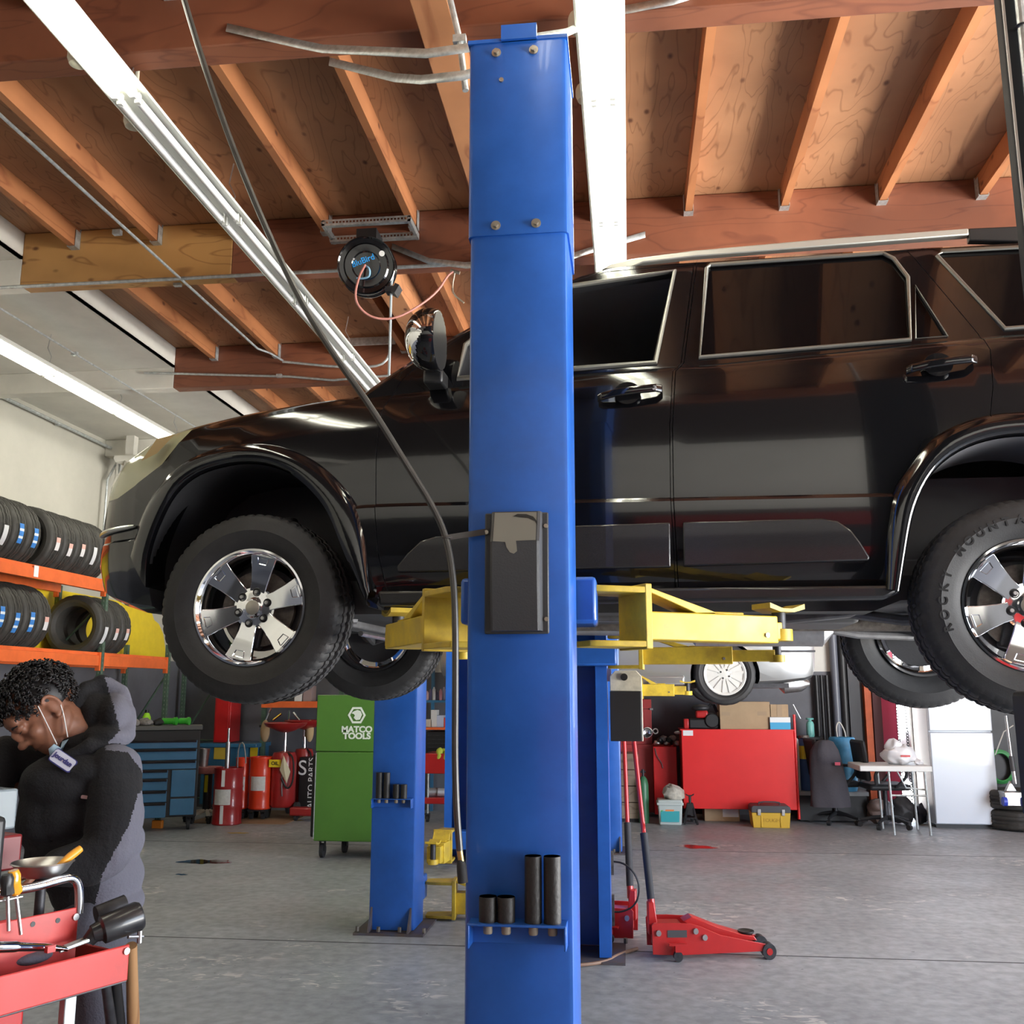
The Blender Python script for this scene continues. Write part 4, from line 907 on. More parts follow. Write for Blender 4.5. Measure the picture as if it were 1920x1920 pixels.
# ================================================================ HELPERS FOR BACKGROUND THINGS
def rect(px0, px1, py0, py1, Y):
    a = PY(px0, (py0 + py1) / 2, Y); b = PY(px1, (py0 + py1) / 2, Y); c = PY((px0 + px1) / 2, py0, Y); d = PY((px0 + px1) / 2, py1, Y)
    return a.x, b.x, d.z, c.z
def bx(name, label, cat, px0, px1, py0, py1, Y, dep, m, group=None, bevel=.006, floor=False, z0=None):
    x0, x1, za, zb = rect(px0, px1, py0, py1, Y)
    if floor: za = 0
    if z0 is not None: za = z0
    o = bpy.data.objects.new('t', None)
    q = MB(); cx = (x0 + x1) / 2; q.box(x0 - cx, x1 - cx, -dep / 2, dep / 2, 0, zb - za)
    o = q.build(name, m, bevel=bevel); o.location = (cx, Y + dep / 2, za); tag(o, label, cat, group)
    o['w'] = x1 - x0; o['d'] = dep; o['h'] = zb - za
    return o
def sub(P, name, m, x0, x1, y0, y1, z0, z1, bevel=0.0):
    q = MB(); q.box(x0, x1, y0, y1, z0, z1); return q.build(name, m, P, bevel=bevel)
castm = mat('caster_black', (0.02, 0.02, 0.02), 0.5)
def caster(P, x, y, r=.05, zt=.13):
    q = MB(); q.box(x - .03, x + .03, y - .03, y + .03, zt - .012, zt); q.box(x - .026, x - .02, y - .02, y + .03, r, zt); q.box(x + .02, x + .026, y - .02, y + .03, r, zt); c = q.build('caster', castm, P)
    q = MB(); q.cyl((x - .016, y + .01, r), (x + .016, y + .01, r), r, n=20); w = q.build('caster_wheel', rubber, c); return c
# ---------------------------------------------------------------- blue tool chest, rotated
cb = mat('chest_blue', (0.035, 0.145, 0.27), 0.3, coat=.3, var=.12, vscale=3)
d_ = Vector((.59, .28, 0)).normalized(); ang = math.atan2(d_.y, d_.x)
BR = PZ(366, 1556, 0)
t = thing('tool_chest', 'blue and black rolling tool chest with many drawers by the left wall', 'tool chest', BR - d_ * .42, ang)
W2 = .42; zc0, zc1 = .15, PY(368, 1368, 11.1).z
q = MB(); q.box(-W2, W2, 0, .36, zc0, zc1); q.build('cabinet', black, t, bevel=.008)
q = MB(); q.box(-W2 - .02, W2 + .02, -.02, .38, zc1, zc1 + .05); q.build('worktop', mat('top_grey', (.09, .09, .085), .5), t, bevel=.006)
rows = [.10, .13, .10, .10, .13, .13, .17]
z = zc1 - .115
al = mat('drawer_pull', (.015, .015, .017), .25, .5)
for i, h_ in enumerate(rows):
    full = i < 3
    xs = [(-W2 + .03, W2 - .03)] if full else [(-W2 + .03, W2 - .33)]
    for a, b in xs:
        q = MB(); q.box(a, b, -.018, .01, z - h_ + .012, z); dr = q.build('drawer', cb, t, bevel=.005)
        sub(dr, 'pull', al, a + .01, b - .01, -.034, -.016, z - .022, z + .004, .004)
    z -= h_
q = MB(); q.box(W2 - .29, W2 - .03, -.018, .01, zc0 + .22, zc1 - .115 - .33); q.build('door', cb, t, bevel=.005)
q = MB(); q.box(W2 - .29, W2 - .03, -.018, .01, zc0 + .02, zc0 + .20); q.build('door', cb, t, bevel=.005)
for sx in (-1, 1):
    for y in (.08, .30): caster(t, sx * (W2 - .08), y, .06, .15)
def on_chest(px, py, back=.2):
    p = PY(px, py, 11.0); l = (p - t.location); u = l.dot(d_); pos = t.location + d_ * u + Vector((-d_.y, d_.x, 0)) * back; return Vector((pos.x, pos.y, zc1 + .052))
lime = mat('lime', (.35, .75, .03), .4); lgreen = mat('torch_green', (.05, .42, .04), .35); rag = mat('rag_grey', (.25, .23, .22), .9, var=.4, vscale=30)
p = on_chest(275, 1345)
q = MB(); q.lathe([(0, 0), (.045, 0), (.05, .02), (.048, .09), (.03, .13), (.02, .14), (0, .14)], Matrix.Translation(p), 20); o = tag(q.build('bottle', lime), 'lime yellow bottle on the blue tool chest', 'bottle')
q = MB(); q.cyl(p + Vector((0, 0, .14)), p + Vector((0, 0, .175)), .022, n=16); q.build('bottle_cap', black, o)
for (px, nm) in ((318, 'larger green torch lying on the blue tool chest'), (346, 'smaller green torch at the right end of the blue tool chest')):
    p = on_chest(px, 1355, .12); L_ = .085 if px < 330 else .06
    q = MB(); q.cyl(p + Vector((-L_, 0, .045)), p + Vector((L_ * .6, -.0, .045)), .036, n=18); o = tag(q.build('torch', lgreen), nm, 'torch', 'green torches on the blue tool chest')
    q = MB(); q.cyl(p + Vector((L_ * .6, 0, .045)), p + Vector((L_, -.0, .045)), .045, n=18); q.build('torch_head', lgreen, o)
for i, (px, w_, nm) in enumerate(((252, .07, 'crumpled grey work glove at the left on the blue tool chest'), (275, .08, 'grey rag heap in front of the lime bottle'), (298, .06, 'small dark rag beside the green torch'))):
    p = on_chest(px, 1352, .06); q = MB(); random.seed(i + 40)
    q.ell(p + Vector((0, 0, .035)), (w_, .05, .045), 24, 16)
    q.v = [tuple(Vector(v) + noise.noise_vector(Vector(v) * 18) * .03) for v in q.v]; q.v = [(a, b, max(c, p.z)) for a, b, c in q.v]
    tag(q.build('rag', rag if i != 2 else rubber, angle=80), nm, 'rag')
# red wall cabinet, workbench, bins behind the car wheel
redc = mat('cabinet_red', (0.50, 0.012, 0.012), 0.35, coat=.2, var=.08)
o = bx('wall_cabinet', 'tall narrow red locker on the back wall left of the drums', 'locker', 402, 432, 1300, 1392, 12.7, .35, redc); sub(o, 'door', redc, -.09, .09, -.19, -.175, .02, o['h'] - .02, .004)
t = thing('workbench', 'blue workbench against the back wall behind the red drums', 'workbench', (-4.6, 12.8, 0))
x0, x1, z0, z1 = rect(372, 480, 1394, 1404, 12.6)
q = MB(); q.box(x0, x1, 12.6, 13.15, z1 - .05, z1); q.build('worktop', cb, t, w=True, bevel=.005)
q = MB(); q.box(x0 + .03, x1 - .03, 12.66, 13.15, .1, z1 - .05); q.build('cabinet', cb, t, w=True)
for a, b, c, nm in ((398, 420, (.70, .50, .06), 'left'), (440, 462, (.06, .25, .45), 'mid'), (466, 480, (.75, .55, .02), 'right')):
    xx0, xx1, zz0, zz1 = rect(a, b, 1402, 1424, 12.6); sub(t, 'poster', mat('poster' + nm, c, .5), xx0 - t.location.x, xx1 - t.location.x, -.148 - .0, -.142, zz0, zz1)
# drums
def drum(label, px0, px1, py0, py1, Y, col, lab=True, chromeband=False, group='steel drums on the left'):
    x0, x1, z0, z1 = rect(px0, px1, py0, py1, Y); r = (x1 - x0) / 2; cx = (x0 + x1) / 2; H = z1
    zb = .0 if chromeband else .12
    o = thing('oil_drum', label, 'drum', (cx, Y + r, 0), 0, group)
    pr = [(r * .95, zb), (r, zb + .01), (r, zb + .02), (r * .97, zb + .03)]
    for f_ in (.33, .66):
        zc = zb + (H - zb) * f_; pr += [(r * .97, zc - .02), (r, zc), (r * .97, zc + .02)]
    pr += [(r * .97, H - .03), (r, H - .02), (r, H), (r * .95, H), (r * .95, H - .015), (0, H - .015)]
    q = MB(); q.lathe([(0, zb)] + pr, None, 40); q.build('drum_body', col, o)
    if lab:
        q = MB(); V = []
        for i in range(9):
            a = R(-125 + i * 10) if not chromeband else R(-130 + i * 9)
            for z in (zb + (H - zb) * .36, zb + (H - zb) * .63): V.append((r * .985 * math.cos(a) , r * .985 * math.sin(a), z))
        q.add(V, [(2 * i, 2 * i + 1, 2 * i + 3, 2 * i + 2) for i in range(8)]); q.build('label', mat('paper', (.62, .62, .60), .7, var=.12, vscale=40), o, angle=60)
    if not chromeband:
        q = MB(); q.box(-r * .8, r * .8, -r * .8, r * .8, .10, .12); q.build('dolly', darkmetal, o)
        for a in (45, 135, 225, 315): caster(o, r * .75 * math.cos(R(a)), r * .75 * math.sin(R(a)), .04, .10)
    return o, r, H
dred = mat('drum_darkred', (.33, .018, .018), .3, coat=.3); dorg = mat('drum_orange', (.70, .05, .015), .35, coat=.2)
o, r, H = drum('dark red drum with white label and a pump on top, nearest of the drums', 390, 443, 1441, 1545, 11.4, dred, True, True)
q = MB(); q.cyl((-.03, 0, H - .02), (-.03, 0, H + .30), .028, n=16); q.cyl((-.03, 0, H + .30), (-.03, 0, H + .46), .014, n=12); q.build('pump', steel, o)
q = MB(); q.tube([(.10, 0, H), (.10, 0, H + .26), (.16, 0, H + .30), (.20, -.02, H + .16), (.21, -.02, H + .05)], .009, 8, sm=1); q.build('pump_hose', steel, o)
q = MB(); q.box(-r * .1, r * .12, -r - .002, -r + .006, .02, H * .35); q.box(-r * .1, r * .12, -r - .002, -r + .006, H * .68, H - .02); q.build('tape_strip', tube_off, o)
drum('bright red drum on casters just behind the dark red one', 436, 461, 1421, 1532, 12.0, dorg)
drum('bright red drum on casters, right one of the pair with white labels', 460, 501, 1420, 1528, 11.95, dorg)
def drainer(label, px0, px1, py0, Y, bowl, sq=None):
    x0, x1, z0, z1 = rect(px0, px1, py0, 1510, Y); r = (x1 - x0) / 2; cx = (x0 + x1) / 2; H = z1
    o = thing('oil_drainer', label, 'oil drainer', (cx, Y + r, 0), 0, 'wheeled oil drainers')
    q = MB(); q.lathe([(0, .14), (r * .9, .14), (r, .17), (r, H - .06), (r * .85, H), (0, H + .02)], None, 36); q.build('tank', dred, o)
    q = MB(); q.cyl((0, 0, H), (0, 0, H + .28), .025, n=14); q.build('riser', chrome, o)
    q = MB(); q.lathe([(.02, H + .24), (.10, H + .26), (.24, H + .32), (.27, H + .36), (.26, H + .365), (.22, H + .33), (0, H + .28)], None, 40); q.build('bowl', dred, o)
    q = MB(); q.tube([(-r * .8, -r * .4, .2), (r * .8, -r * .4, .2), ], .012, 8); q.build('axle', darkmetal, o)
    for s in (-1, 1): q = MB(); q.cyl((s * (r + .02), -.02, .1), (s * (r + .06), -.02, .1), .1, n=24); q.build('wheel', rubber, o)
    q = MB(); q.tube([(r * .2, -r * .98, H - .1), (r * .25, -r * 1.04, H * .5), (r * .3, -r * 1.02, .28)], .008, 8); q.build('sight_tube', steel, o)
    q = MB(); q.tube([(r * .5, -r * .6, H), (r * 1.1, -r * .9, H - .05), (r * 1.2, -r, .45), (r * .7, -r * 1.05, .35), (r * .2, -r * 1.1, .5)], .012, 8, sm=2); q.build('drain_hose', black, o)
    if sq: q = MB(); q.box(-r * .9, r * .1, -r - .006, -r + .02, H - .17, H - .08); lb = q.build('label', mat('label_yellow', (.8, .6, .02), .5), o); lettering('label_text', 'OIL', .06, WM(o) @ frame_at(Vector((-r * .4, -r - .008, H - .125)), (1, 0, 0), (0, -1, 0)), black, o, fat=.001)
    return o, r, H
o, r, H = drainer('red wheeled oil drainer with a yellow label and hanging cloth', 501, 546, 1412, 12.0, True, True)
q = MB(); q.add([(r * .35, -r - .03, H - .02), (r * .95, -r - .02, H - .22), (r * .7, -r - .03, H - .36), (r * .1, -r - .04, H - .20), (r * .5, -r - .06, H - .18)], [(0, 1, 4), (1, 2, 4), (2, 3, 4), (3, 0, 4)]); q.build('hung_cloth', mat('cloth_cream', (.62, .55, .38), .9), o)
drainer('second red oil drainer behind, its bowl higher beside the green cabinet', 545, 580, 1405, 12.5, True)
q = MB(); pz = PY(575, 1510, 11.9); q.box(pz.x - .22, pz.x + .10, 11.9, 12.05, .06, .16); o = tag(q.build('floor_jack', dred, bevel=.02), 'dark red low jack on the floor behind the drainer', 'jack'); caster(o, pz.x - .15, 11.95, .04, .08)
# black poster case with lettering
o = bx('parts_box', 'black upright case with white lettering beside the green cabinet', 'case', 560, 590, 1420, 1516, 12.35, .25, black)
lettering('case_lettering', 'AUTO PARTS', .105, WM(o) @ frame_at(Vector((.06, -.13, o['h'] * .5)), (0, 0, 1), (0, -1, 0)), tube_off, o)
lettering('case_lettering', 'S', .26, WM(o) @ frame_at(Vector((-.06, -.13, o['h'] * .78)), (1, 0, 0), (0, -1, 0)), tube_off, o)
# orange beam shelf and clutter behind the front wheel
t = thing('pallet_rack', 'orange beam rack against the back wall behind the raised front wheel', 'rack', (-3.9, 12.9, 0))
x0, x1, z0, z1 = rect(490, 640, 1315, 1327, 12.75)
q = MB(); q.box(x0, x1, 12.75, 12.79, z0, z1); q.build('beam', orange, t, w=True)
for x in (x0 + .02, x1 - .02): q = MB(); q.box(x - .03, x + .03, 12.79, 12.84, 0, 2.0); q.build('upright', green, t, w=True)
q = MB(); q.box(x0, x1, 12.80, 13.15, z1 - .03, z1 - .01); q.build('shelf_deck', galv, t, w=True)
for i, (a, b, c, col, nm) in enumerate(((552, 566, 1296, (.65, .65, .64), 'white box on the orange rack shelf behind the front wheel'), (568, 584, 1300, (.30, .22, .22), 'brown box on the orange rack shelf beside the green cabinet'))):
    xa, xb, _, zz = rect(a, b, c, 1315, 12.85); q = MB(); q.box(xa, xb, 12.85, 13.05, z1 - .01, zz + .1); tag(q.build('box', mat('bxc%d' % i, col, .7), bevel=.004), nm, 'box')
t = thing('tool_board', 'dark tool board holding chrome levers above the red drainer bowl', 'tool board', (-3.8, 12.6, 1.2))
x0, x1, za, zb = rect(486, 584, 1352, 1364, 12.6); q = MB(); q.box(x0, x1, 12.6, 12.9, za, za + .03); q.build('shelf', black, t, w=True)
for a, b, c, d in ((498, 1352, 508, 1328), (512, 1350, 528, 1338), (541, 1352, 542, 1332), (550, 1336, 562, 1350)): q = MB(); q.cyl(PY(a, b, 12.62), PY(c, d, 12.62), .014, n=8); q.build('lever', chrome, t, w=True)
for a, b, cx_, nm in ((486, 503, (.40, .28, .16), 'brown bag hanging beside the tool board'), (571, 586, (.52, .38, .2), 'tan bag hanging by the green cabinet')):
    xa, xb, za, zb = rect(a, b, 1350, 1392, 12.55); q = MB(); q.ell(((xa + xb) / 2, 12.6, (za + zb) / 2), ((xb - xa) / 2, .05, (zb - za) / 2)); tag(q.build('bag', mat('bag' + nm[:5], cx_, .8), angle=80), nm, 'bag')
# grey bin, round stool and engine hoist feet beside the blue chest
x0, x1, z0, z1 = rect(367, 389, 1404, 1440, 11.7); q = MB(); q.lathe([(0, z0), (.055, z0), (.075, z1 - .02), (.08, z1), (.07, z1), (0, z0 + .05)], Matrix.Translation(((x0 + x1) / 2, 11.75, 0)), 24); tag(q.build('steel_can', steel), 'grey steel can standing on the shop stool tray by the blue chest', 'can')
t = thing('shop_stool', 'round padded shop stool between the blue chest and the dark red drum', 'stool', (PY(385, 1500, 11.7).x, 11.75, 0))
x0, x1, z0, z1 = rect(362, 412, 1438, 1450, 11.7)
q = MB(); q.lathe([(0, z0), (.155, z0), (.165, z0 + .02), (.16, z1), (0, z1)], None, 32); q.build('seat', mat('stool_pink', (.42, .16, .15), .6, var=.3, vscale=12), t)
q = MB(); q.cyl((0, 0, .12), (0, 0, z0), .05, n=16); q.build('column', black, t)
q = MB(); q.box(-.02, .02, -.056, -.05, z0 - .22, z0 - .02); q.build('tape', mat('tape_yellow', (.8, .7, .02), .5), t)
for a in (200, 250, 300, 340): q = MB(); q.tube([(0, 0, .14), (.24 * math.cos(R(a)), .24 * math.sin(R(a)), .09)], .022, 8); l_ = q.build('leg', white_paint, t); caster(l_, .24 * math.cos(R(a)), .24 * math.sin(R(a)) - .0, .035, .09)
# ---------------------------------------------------------------- green cabinet
mg = mat('cabinet_green', (0.060, 0.165, 0.022), 0.4, coat=.1, var=.06, vscale=3)
Yg = 9.3; x0 = PY(588, 1500, Yg).x; x1 = PY(765, 1500, Yg).x; zg0 = PY(640, 1578, Yg).z; zg1 = PY(640, 1410, Yg).z; zg2 = PY(640, 1303, Yg).z
t = thing('tool_cabinet', 'tall green tool cabinet on casters with white hexagon logo and lettering', 'tool cabinet', ((x0 + x1) / 2, Yg + .3, 0)); w = (x1 - x0) / 2
q = MB(); q.box(-w + .01, w, -.3, .3, zg0, zg1); q.build('lower_cabinet', mg, t, bevel=.008)
q = MB(); q.box(-w, w, -.3, .28, zg1 + .004, zg2); q.build('upper_chest', mg, t, bevel=.008)
q = MB(); q.box(-w - .035, -w + .006, -.27, .3, zg0 + .03, zg1 - .02); q.build('edge_guard', black, t, bevel=.012)
q = MB(); q.box(-w + .006, -w + .014, -.303, -.299, zg0 + .02, zg1 - .01); q.build('edge_trim', galv, t)
for x in (-w + .07, -w + .20, w - .1): caster(t, x, -.2 if x != -w + .20 else .1, .065, zg0)
Lw = mat('logo_white', (.62, .68, .60), .5)
lettering('cabinet_lettering', 'MATCO', .078, frame_at(PY(669, 1368, Yg - .002), (1, 0, 0), (0, -1, 0)), Lw, t, fat=.0032, sx=1.08)
lettering('cabinet_lettering', 'TOOLS', .078, frame_at(PY(669, 1380.5, Yg - .002), (1, 0, 0), (0, -1, 0)), Lw, t, fat=.0032, sx=1.08)
c = PY(669, 1341, Yg - .004)
q = MB(); hx = [(math.cos(R(60 * i)), math.sin(R(60 * i))) for i in range(6)]
V = [(c.x + a * .088, c.y, c.z + b * .088) for a, b in hx] + [(c.x + a * .066, c.y, c.z + b * .066) for a, b in hx]
q.add(V, [(i, (i + 1) % 6, (i + 1) % 6 + 6, i + 6) for i in range(6)])
q.add([(c.x + a * .052, c.y, c.z + b * .052) for a, b in [(1, .1), (.7, .75), (.1, .95), (-.6, .7), (-1, .35), (-.55, .2), (-.35, -.05), (-.6, -.45), (-.1, -.9), (.6, -.8)]], [tuple(range(10))]); q.build('hexagon_logo', Lw, t, w=True)
# ---------------------------------------------------------------- shelves seen between the posts
t = thing('shelf_unit', 'blue shelf unit on the back wall seen between two blue posts', 'shelves', (PY(822, 1400, 12.7).x, 12.9, 0))
SH = []
for py in (1313, 1364): zz = PY(820, py, 12.7).z; SH.append(zz); xx0 = PY(796, py, 12.7).x; xx1 = PY(880, py, 12.7).x; q = MB(); q.box(xx0, xx1, 12.7, 13.15, zz - .03, zz); q.build('shelf', cb if py < 1330 else orange, t, w=True)
for x in (xx0 + .02, xx1 - .02): q = MB(); q.box(x - .02, x + .02, 13.10, 13.15, 0, 2.0); q.build('upright', cb, t, w=True)
random.seed(5)
cc = [(.45, .28, .30), (.16, .16, .35), (.5, .5, .52), (.12, .11, .2), (.45, .2, .25), (.3, .3, .45)]
for k in range(8):
    px = 801 + k * 6.3; p = PY(px, 1305, 12.78 + (k % 2) * .1); h_ = .12 + .05 * ((k * 7) % 3) / 2
    q = MB(); q.lathe([(0, 0), (.021, 0), (.021, h_ * .8), (.012, h_ * .9), (.010, h_), (0, h_)], Matrix.Translation((p.x, p.y, SH[0])), 12)
    tag(q.build('spray_can', mat('can%d' % (k % 6), cc[k % 6], .4)), '%s spray can on the top blue shelf between the posts, %s from the left' % (['pinkish', 'navy', 'silver', 'dark violet', 'rose', 'pale blue'][k % 6], (ordw + ['eighth'])[k]), 'can', 'spray cans on the top blue shelf')
for k, (px, w_, h_, col, nm) in enumerate(((804, .05, .10, (.5, .45, .38), 'beige carton at the left end of the second shelf between the posts'), (814, .045, .22, (.6, .6, .6), 'tall white carton on the second shelf between the posts'), (826, .05, .15, (.45, .5, .65), 'blue and white carton on the second shelf between the posts'), (838, .04, .12, (.6, .06, .04), 'small red carton on the second shelf between the posts'))):
    p = PY(px, 1350, 12.8); q = MB(); q.box(p.x - w_, p.x + w_ * .8, 12.8, 12.95, SH[1], SH[1] + h_); tag(q.build('carton', mat('crt%d' % k, col, .6), bevel=.003), nm, 'carton')
o = bx('drawer_chest', 'black drawer chest under the shelves between the blue posts', 'drawer chest', 799, 880, 1372, 1412, 12.75, .35, black)
for k in range(5): sub(o, 'drawer', darkmetal, -o['w'] / 2 + .02, o['w'] / 2 - .02, -.19, -.172, o['h'] * (.05 + .19 * k), o['h'] * (.05 + .19 * k) + .01)
t = thing('service_cart', 'red two-tray service cart with yellow gloves on top, between the blue posts', 'cart', (PY(830, 1500, 12.0).x, 12.2, 0))
x0, x1, z0, z1 = rect(796, 890, 1413, 1451, 12.0)
q = MB(); q.box(x0, x1, 12.0, 12.45, z0, z1); q.build('top_tray', red, t, w=True, bevel=.008)
a_, b_, zc_, zd_ = rect(796, 890, 1496, 1508, 12.0); q = MB(); q.box(x0, x1, 12.0, 12.45, zc_, zd_); q.build('lower_tray', red, t, w=True, bevel=.008)
for x in (x0 + .04, x1 - .04):
    q = MB(); q.cyl((x, 12.03, .1), (x, 12.03, z0), .012, n=10); q.build('leg', galv, t, w=True)
    caster(t, x - t.location.x, -.17, .04, .10)
q = MB(); p = PY(829, 1413, 12.05); q.ell((p.x - .03, 12.05, z1 - .02), (.045, .06, .085)); q.ell((p.x + .05, 12.04, z1 - .04), (.04, .05, .08)); q.ell((p.x + .01, 12.1, z1 + .02), (.08, .06, .03))
q.v = [tuple(Vector(v) + noise.noise_vector(Vector(v) * 20) * .012) for v in q.v]; tag(q.build('work_gloves', mat('glove_lime', (.50, .56, .06), .8), angle=80), 'pair of yellow-green work gloves draped over the far red cart', 'gloves')
for k, (px, col, nm) in enumerate(((812, (.4, .4, .4), 'grey part lying on the lower tray of the far red cart'), (830, (.55, .56, .58), 'pale metal canister lying on the lower tray of the far red cart'))):
    p = PY(px, 1480, 12.1); q = MB(); q.cyl((p.x - .07, 12.12, zd_ + .055), (p.x + .08, 12.16, zd_ + .05), .05, n=16); tag(q.build('canister', mat('lt%d' % k, col, .4, .5)), nm, 'canister')
# ---------------------------------------------------------------- silver saloon on the third lift
silver = mat('car_silver', (.42, .43, .43), .28, .7, coat=.5)
hubp = PY(1359, 1264, 10.62)
t = thing('silver_car', 'silver saloon raised on a lift far behind the black SUV', 'car', (0, 11.45, hubp.z - .315))
zt = 0
XL0, XR0 = PY(815, 1250, 10.6).x, PY(1536, 1230, 10.6).x
def sed():
    q = MB(); st = [(XL0, .55, .35, .62), (XL0 + .06, .72, .28, .72), (XL0 + .25, .82, .22, .80), (XL0 + .7, .86, .20, .88), (XL0 + 1.3, .87, .20, .95), (XL0 + 2.4, .87, .20, .97), (XR0 - .9, .87, .20, 1.0), (XR0 - .4, .85, .22, 1.02), (XR0 - .14, .82, .25, 1.0), (XR0 - .05, .76, .28, .92), (XR0, .6, .36, .75)]
    V = []
    for x, w_, zb, zt_ in st:
        P = [(.8, zb), (.95, zb + .03), (.99, zb + .12), (1, .5), (.98, .62), (.985, .66), (.96, zt_ - .08), (.88, zt_), (.4, zt_ + .03)]
        V += [(x, -w_ * a, z) for a, z in P] + [(x, w_ * a, z) for a, z in reversed(P)]
    n = 18; q.add(V, [tuple(range(n)), tuple(range(len(V) - n, len(V)))] + [(i * n + j, i * n + (j + 1) % n, (i + 1) * n + (j + 1) % n, (i + 1) * n + j) for i in range(len(st) - 1) for j in range(n)])
    q.prism([(XL0 + 1.1, .95), (XL0 + 1.8, 1.38), (XL0 + 3.0, 1.40), (XR0 - .45, 1.0)], -.68, .68, 'y'); return q
b2 = sed().build('body', silver)
for wx in (hubp.x, hubp.x - 2.62):
    c_ = MB(); c_.cyl((wx, -1.2, .30), (wx, 1.2, .30), .36, n=36); c_ = tmp(c_, inner); boolean(b2, c_); kill(c_)
b2.parent = t; finish(b2)
q = MB(); q.prism([(XL0 + 1.25, .98), (XL0 + 1.85, 1.34), (XL0 + 2.95, 1.35), (XR0 - .65, 1.02)], -.69, .69, 'y'); q.build('side_glass', glassd, t)
q = MB(); q.box(XR0 - .42, XR0 - .04, -.872, -.80, .54, .56); q.build('bumper_line', darkmetal, t)
q = MB(); q.box(hubp.x - 2.1, hubp.x - .42, -.885, -.80, .20, .30); q.build('sill', silver, t, bevel=.02)
wcv = mat('wheel_cover', (.60, .60, .57), .4, .2)
for wx in (hubp.x, hubp.x - 2.62):
    for s in (-1, 1):
        q = tyre_mesh(.325, .095, .215, 72); wv = q.build('wheel', tirem, t, angle=28)
        wv.matrix_basis = Matrix.Translation((wx, s * .76, .315)) @ (Matrix.Rotation(PI / 2, 4, 'X') if s < 0 else Matrix.Rotation(-PI / 2, 4, 'X')) @ Matrix.Rotation(.3, 4, 'Z')
        q = MB(); q.lathe([(.215, .07), (.222, .085), (.215, .088), (.195, .082), (.19, .05), (.205, -.06), (.215, -.06)], None, 48); q.lathe([(0, .075), (.05, .078), (.075, .072), (.075, .055), (0, .055)], None, 32)
        for i in range(7):
            A = Matrix.Rotation(i * 2 * PI / 7, 4, 'Z')
            for b in (-.015, .015): q.prism([(.05, b - .010), (.20, b * 2.6 - .014), (.20, b * 2.6 + .014), (.05, b + .010)], .055, .080, 'z', A)
        cv_ = q.build('wheel_cover', wcv, wv)
        q = MB(); q.lathe([(0, .045), (.19, .045)], None, 32); q.build('cover_back', black, wv)
        for i in range(4): a = R(45 + i * 90); q = MB(); q.cyl((.048 * math.cos(a), .048 * math.sin(a), .07), (.048 * math.cos(a), .048 * math.sin(a), .082), .010, n=10); q.build('wheel_nut', black, wv)
q = MB(); q.box(XL0 + .4, XR0 - .3, -.7, .7, .17, .22); q.build('floor_pan', darkmetal, t)
q = MB(); q.tube([(XR0 - 1.0, -.3, .22), (XR0 - .35, -.3, .2), (XR0 - .3, -.3, .2), (XR0 - .12, -.3, .22), (XR0 - .02, -.3, .22)], [.03, .03, .09, .09, .03], 12); q.build('exhaust', steel, t)
q = MB(); q.box(hubp.x - .8, hubp.x - .72, -.95, -.80, .18, .24); q.build('bracket', steel, t)
# ================================================================ RIGHT BACK : CABINETS AND CLUTTER
card = mat('cardboard', (.42, .29, .17), .8, var=.08, vscale=4); cardd = mat('carton_tape', (.36, .25, .15), .6)
# timber crates behind the post
t = thing('wooden_crate', 'stack of weathered wooden planks boxed up behind the red jack handles', 'crate', (PY(1165, 1500, 12.3).x, 12.6, 0))
x0, x1, z0, z1 = rect(1128, 1198, 1412, 1546, 12.3); pw = wood('crate_wood', (.30, .24, .18), (.20, .15, .11), 'x', True, 6)
for k in range(4): q = MB(); q.box(x0, x1, 12.3, 12.75, .04 + k * (z1 - .04) / 4, .04 + (k + 1) * (z1 - .04) / 4 - .008); q.build('plank', pw, t, w=True, bevel=.004)
q = MB(); q.box(x0, x1, 12.32, 12.73, 0, .04); q.build('base', darkmetal, t, w=True)
# older red cabinets
oldred = mat('old_red', (.40, .045, .045), .45, var=.12, vscale=4)
o = bx('tool_cabinet', 'faded red cabinet behind the green gas cylinder', 'tool cabinet', 1130, 1228, 1396, 1500, 12.85, .30, oldred, z0=.05); sub(o, 'door', oldred, -o['w'] / 2 + .02, o['w'] / 2 - .02, -.165, -.15, .03, o['h'] - .05, .004)
o = bx('tool_cabinet', 'bright red cabinet with a chain, left of the big red cabinet', 'tool cabinet', 1226, 1270, 1400, 1520, 12.65, .45, mat('bright_red', (.62, .015, .015), .4), z0=.05)
q = MB(); q.tube([(-.12, -.235, o['h'] - .02), (-.10, -.24, o['h'] - .12), (-.04, -.24, o['h'] - .20), (-.03, -.24, o['h'] - .26)], .006, 6, sm=1); q.build('chain', steel, o)
o2 = bx('tool_chest', 'upper dark red tool chest left of the round headlamp part', 'tool chest', 1140, 1222, 1311, 1396, 12.9, .25, oldred, z0=None); sub(o2, 'seam', black, -o2['w'] / 2, o2['w'] / 2, -.127, -.124, o2['h'] * .78, o2['h'] * .79)
sub(o2, 'knob', steel, o2['w'] / 2 - .02, o2['w'] / 2 + .02, -.15, -.12, o2['h'] * .76, o2['h'] * .80)
o = bx('panel', 'cream panel leaning behind the cream and black oil tank', 'panel', 1133, 1150, 1280, 1376, 12.88, .015, white_paint)
p = PY(1214, 1374, 12.6); q = MB(); q.lathe([(0, -.03), (.03, -.03), (.06, 0), (.068, .02), (.06, .03), (.05, .012), (.02, .0), (0, .0)], frame_at(p, (1, 0, 0), (0, -1, .05)), 32)
o = tag(q.build('headlamp', chrome), 'round chrome headlamp resting on the faded red cabinet', 'headlamp')
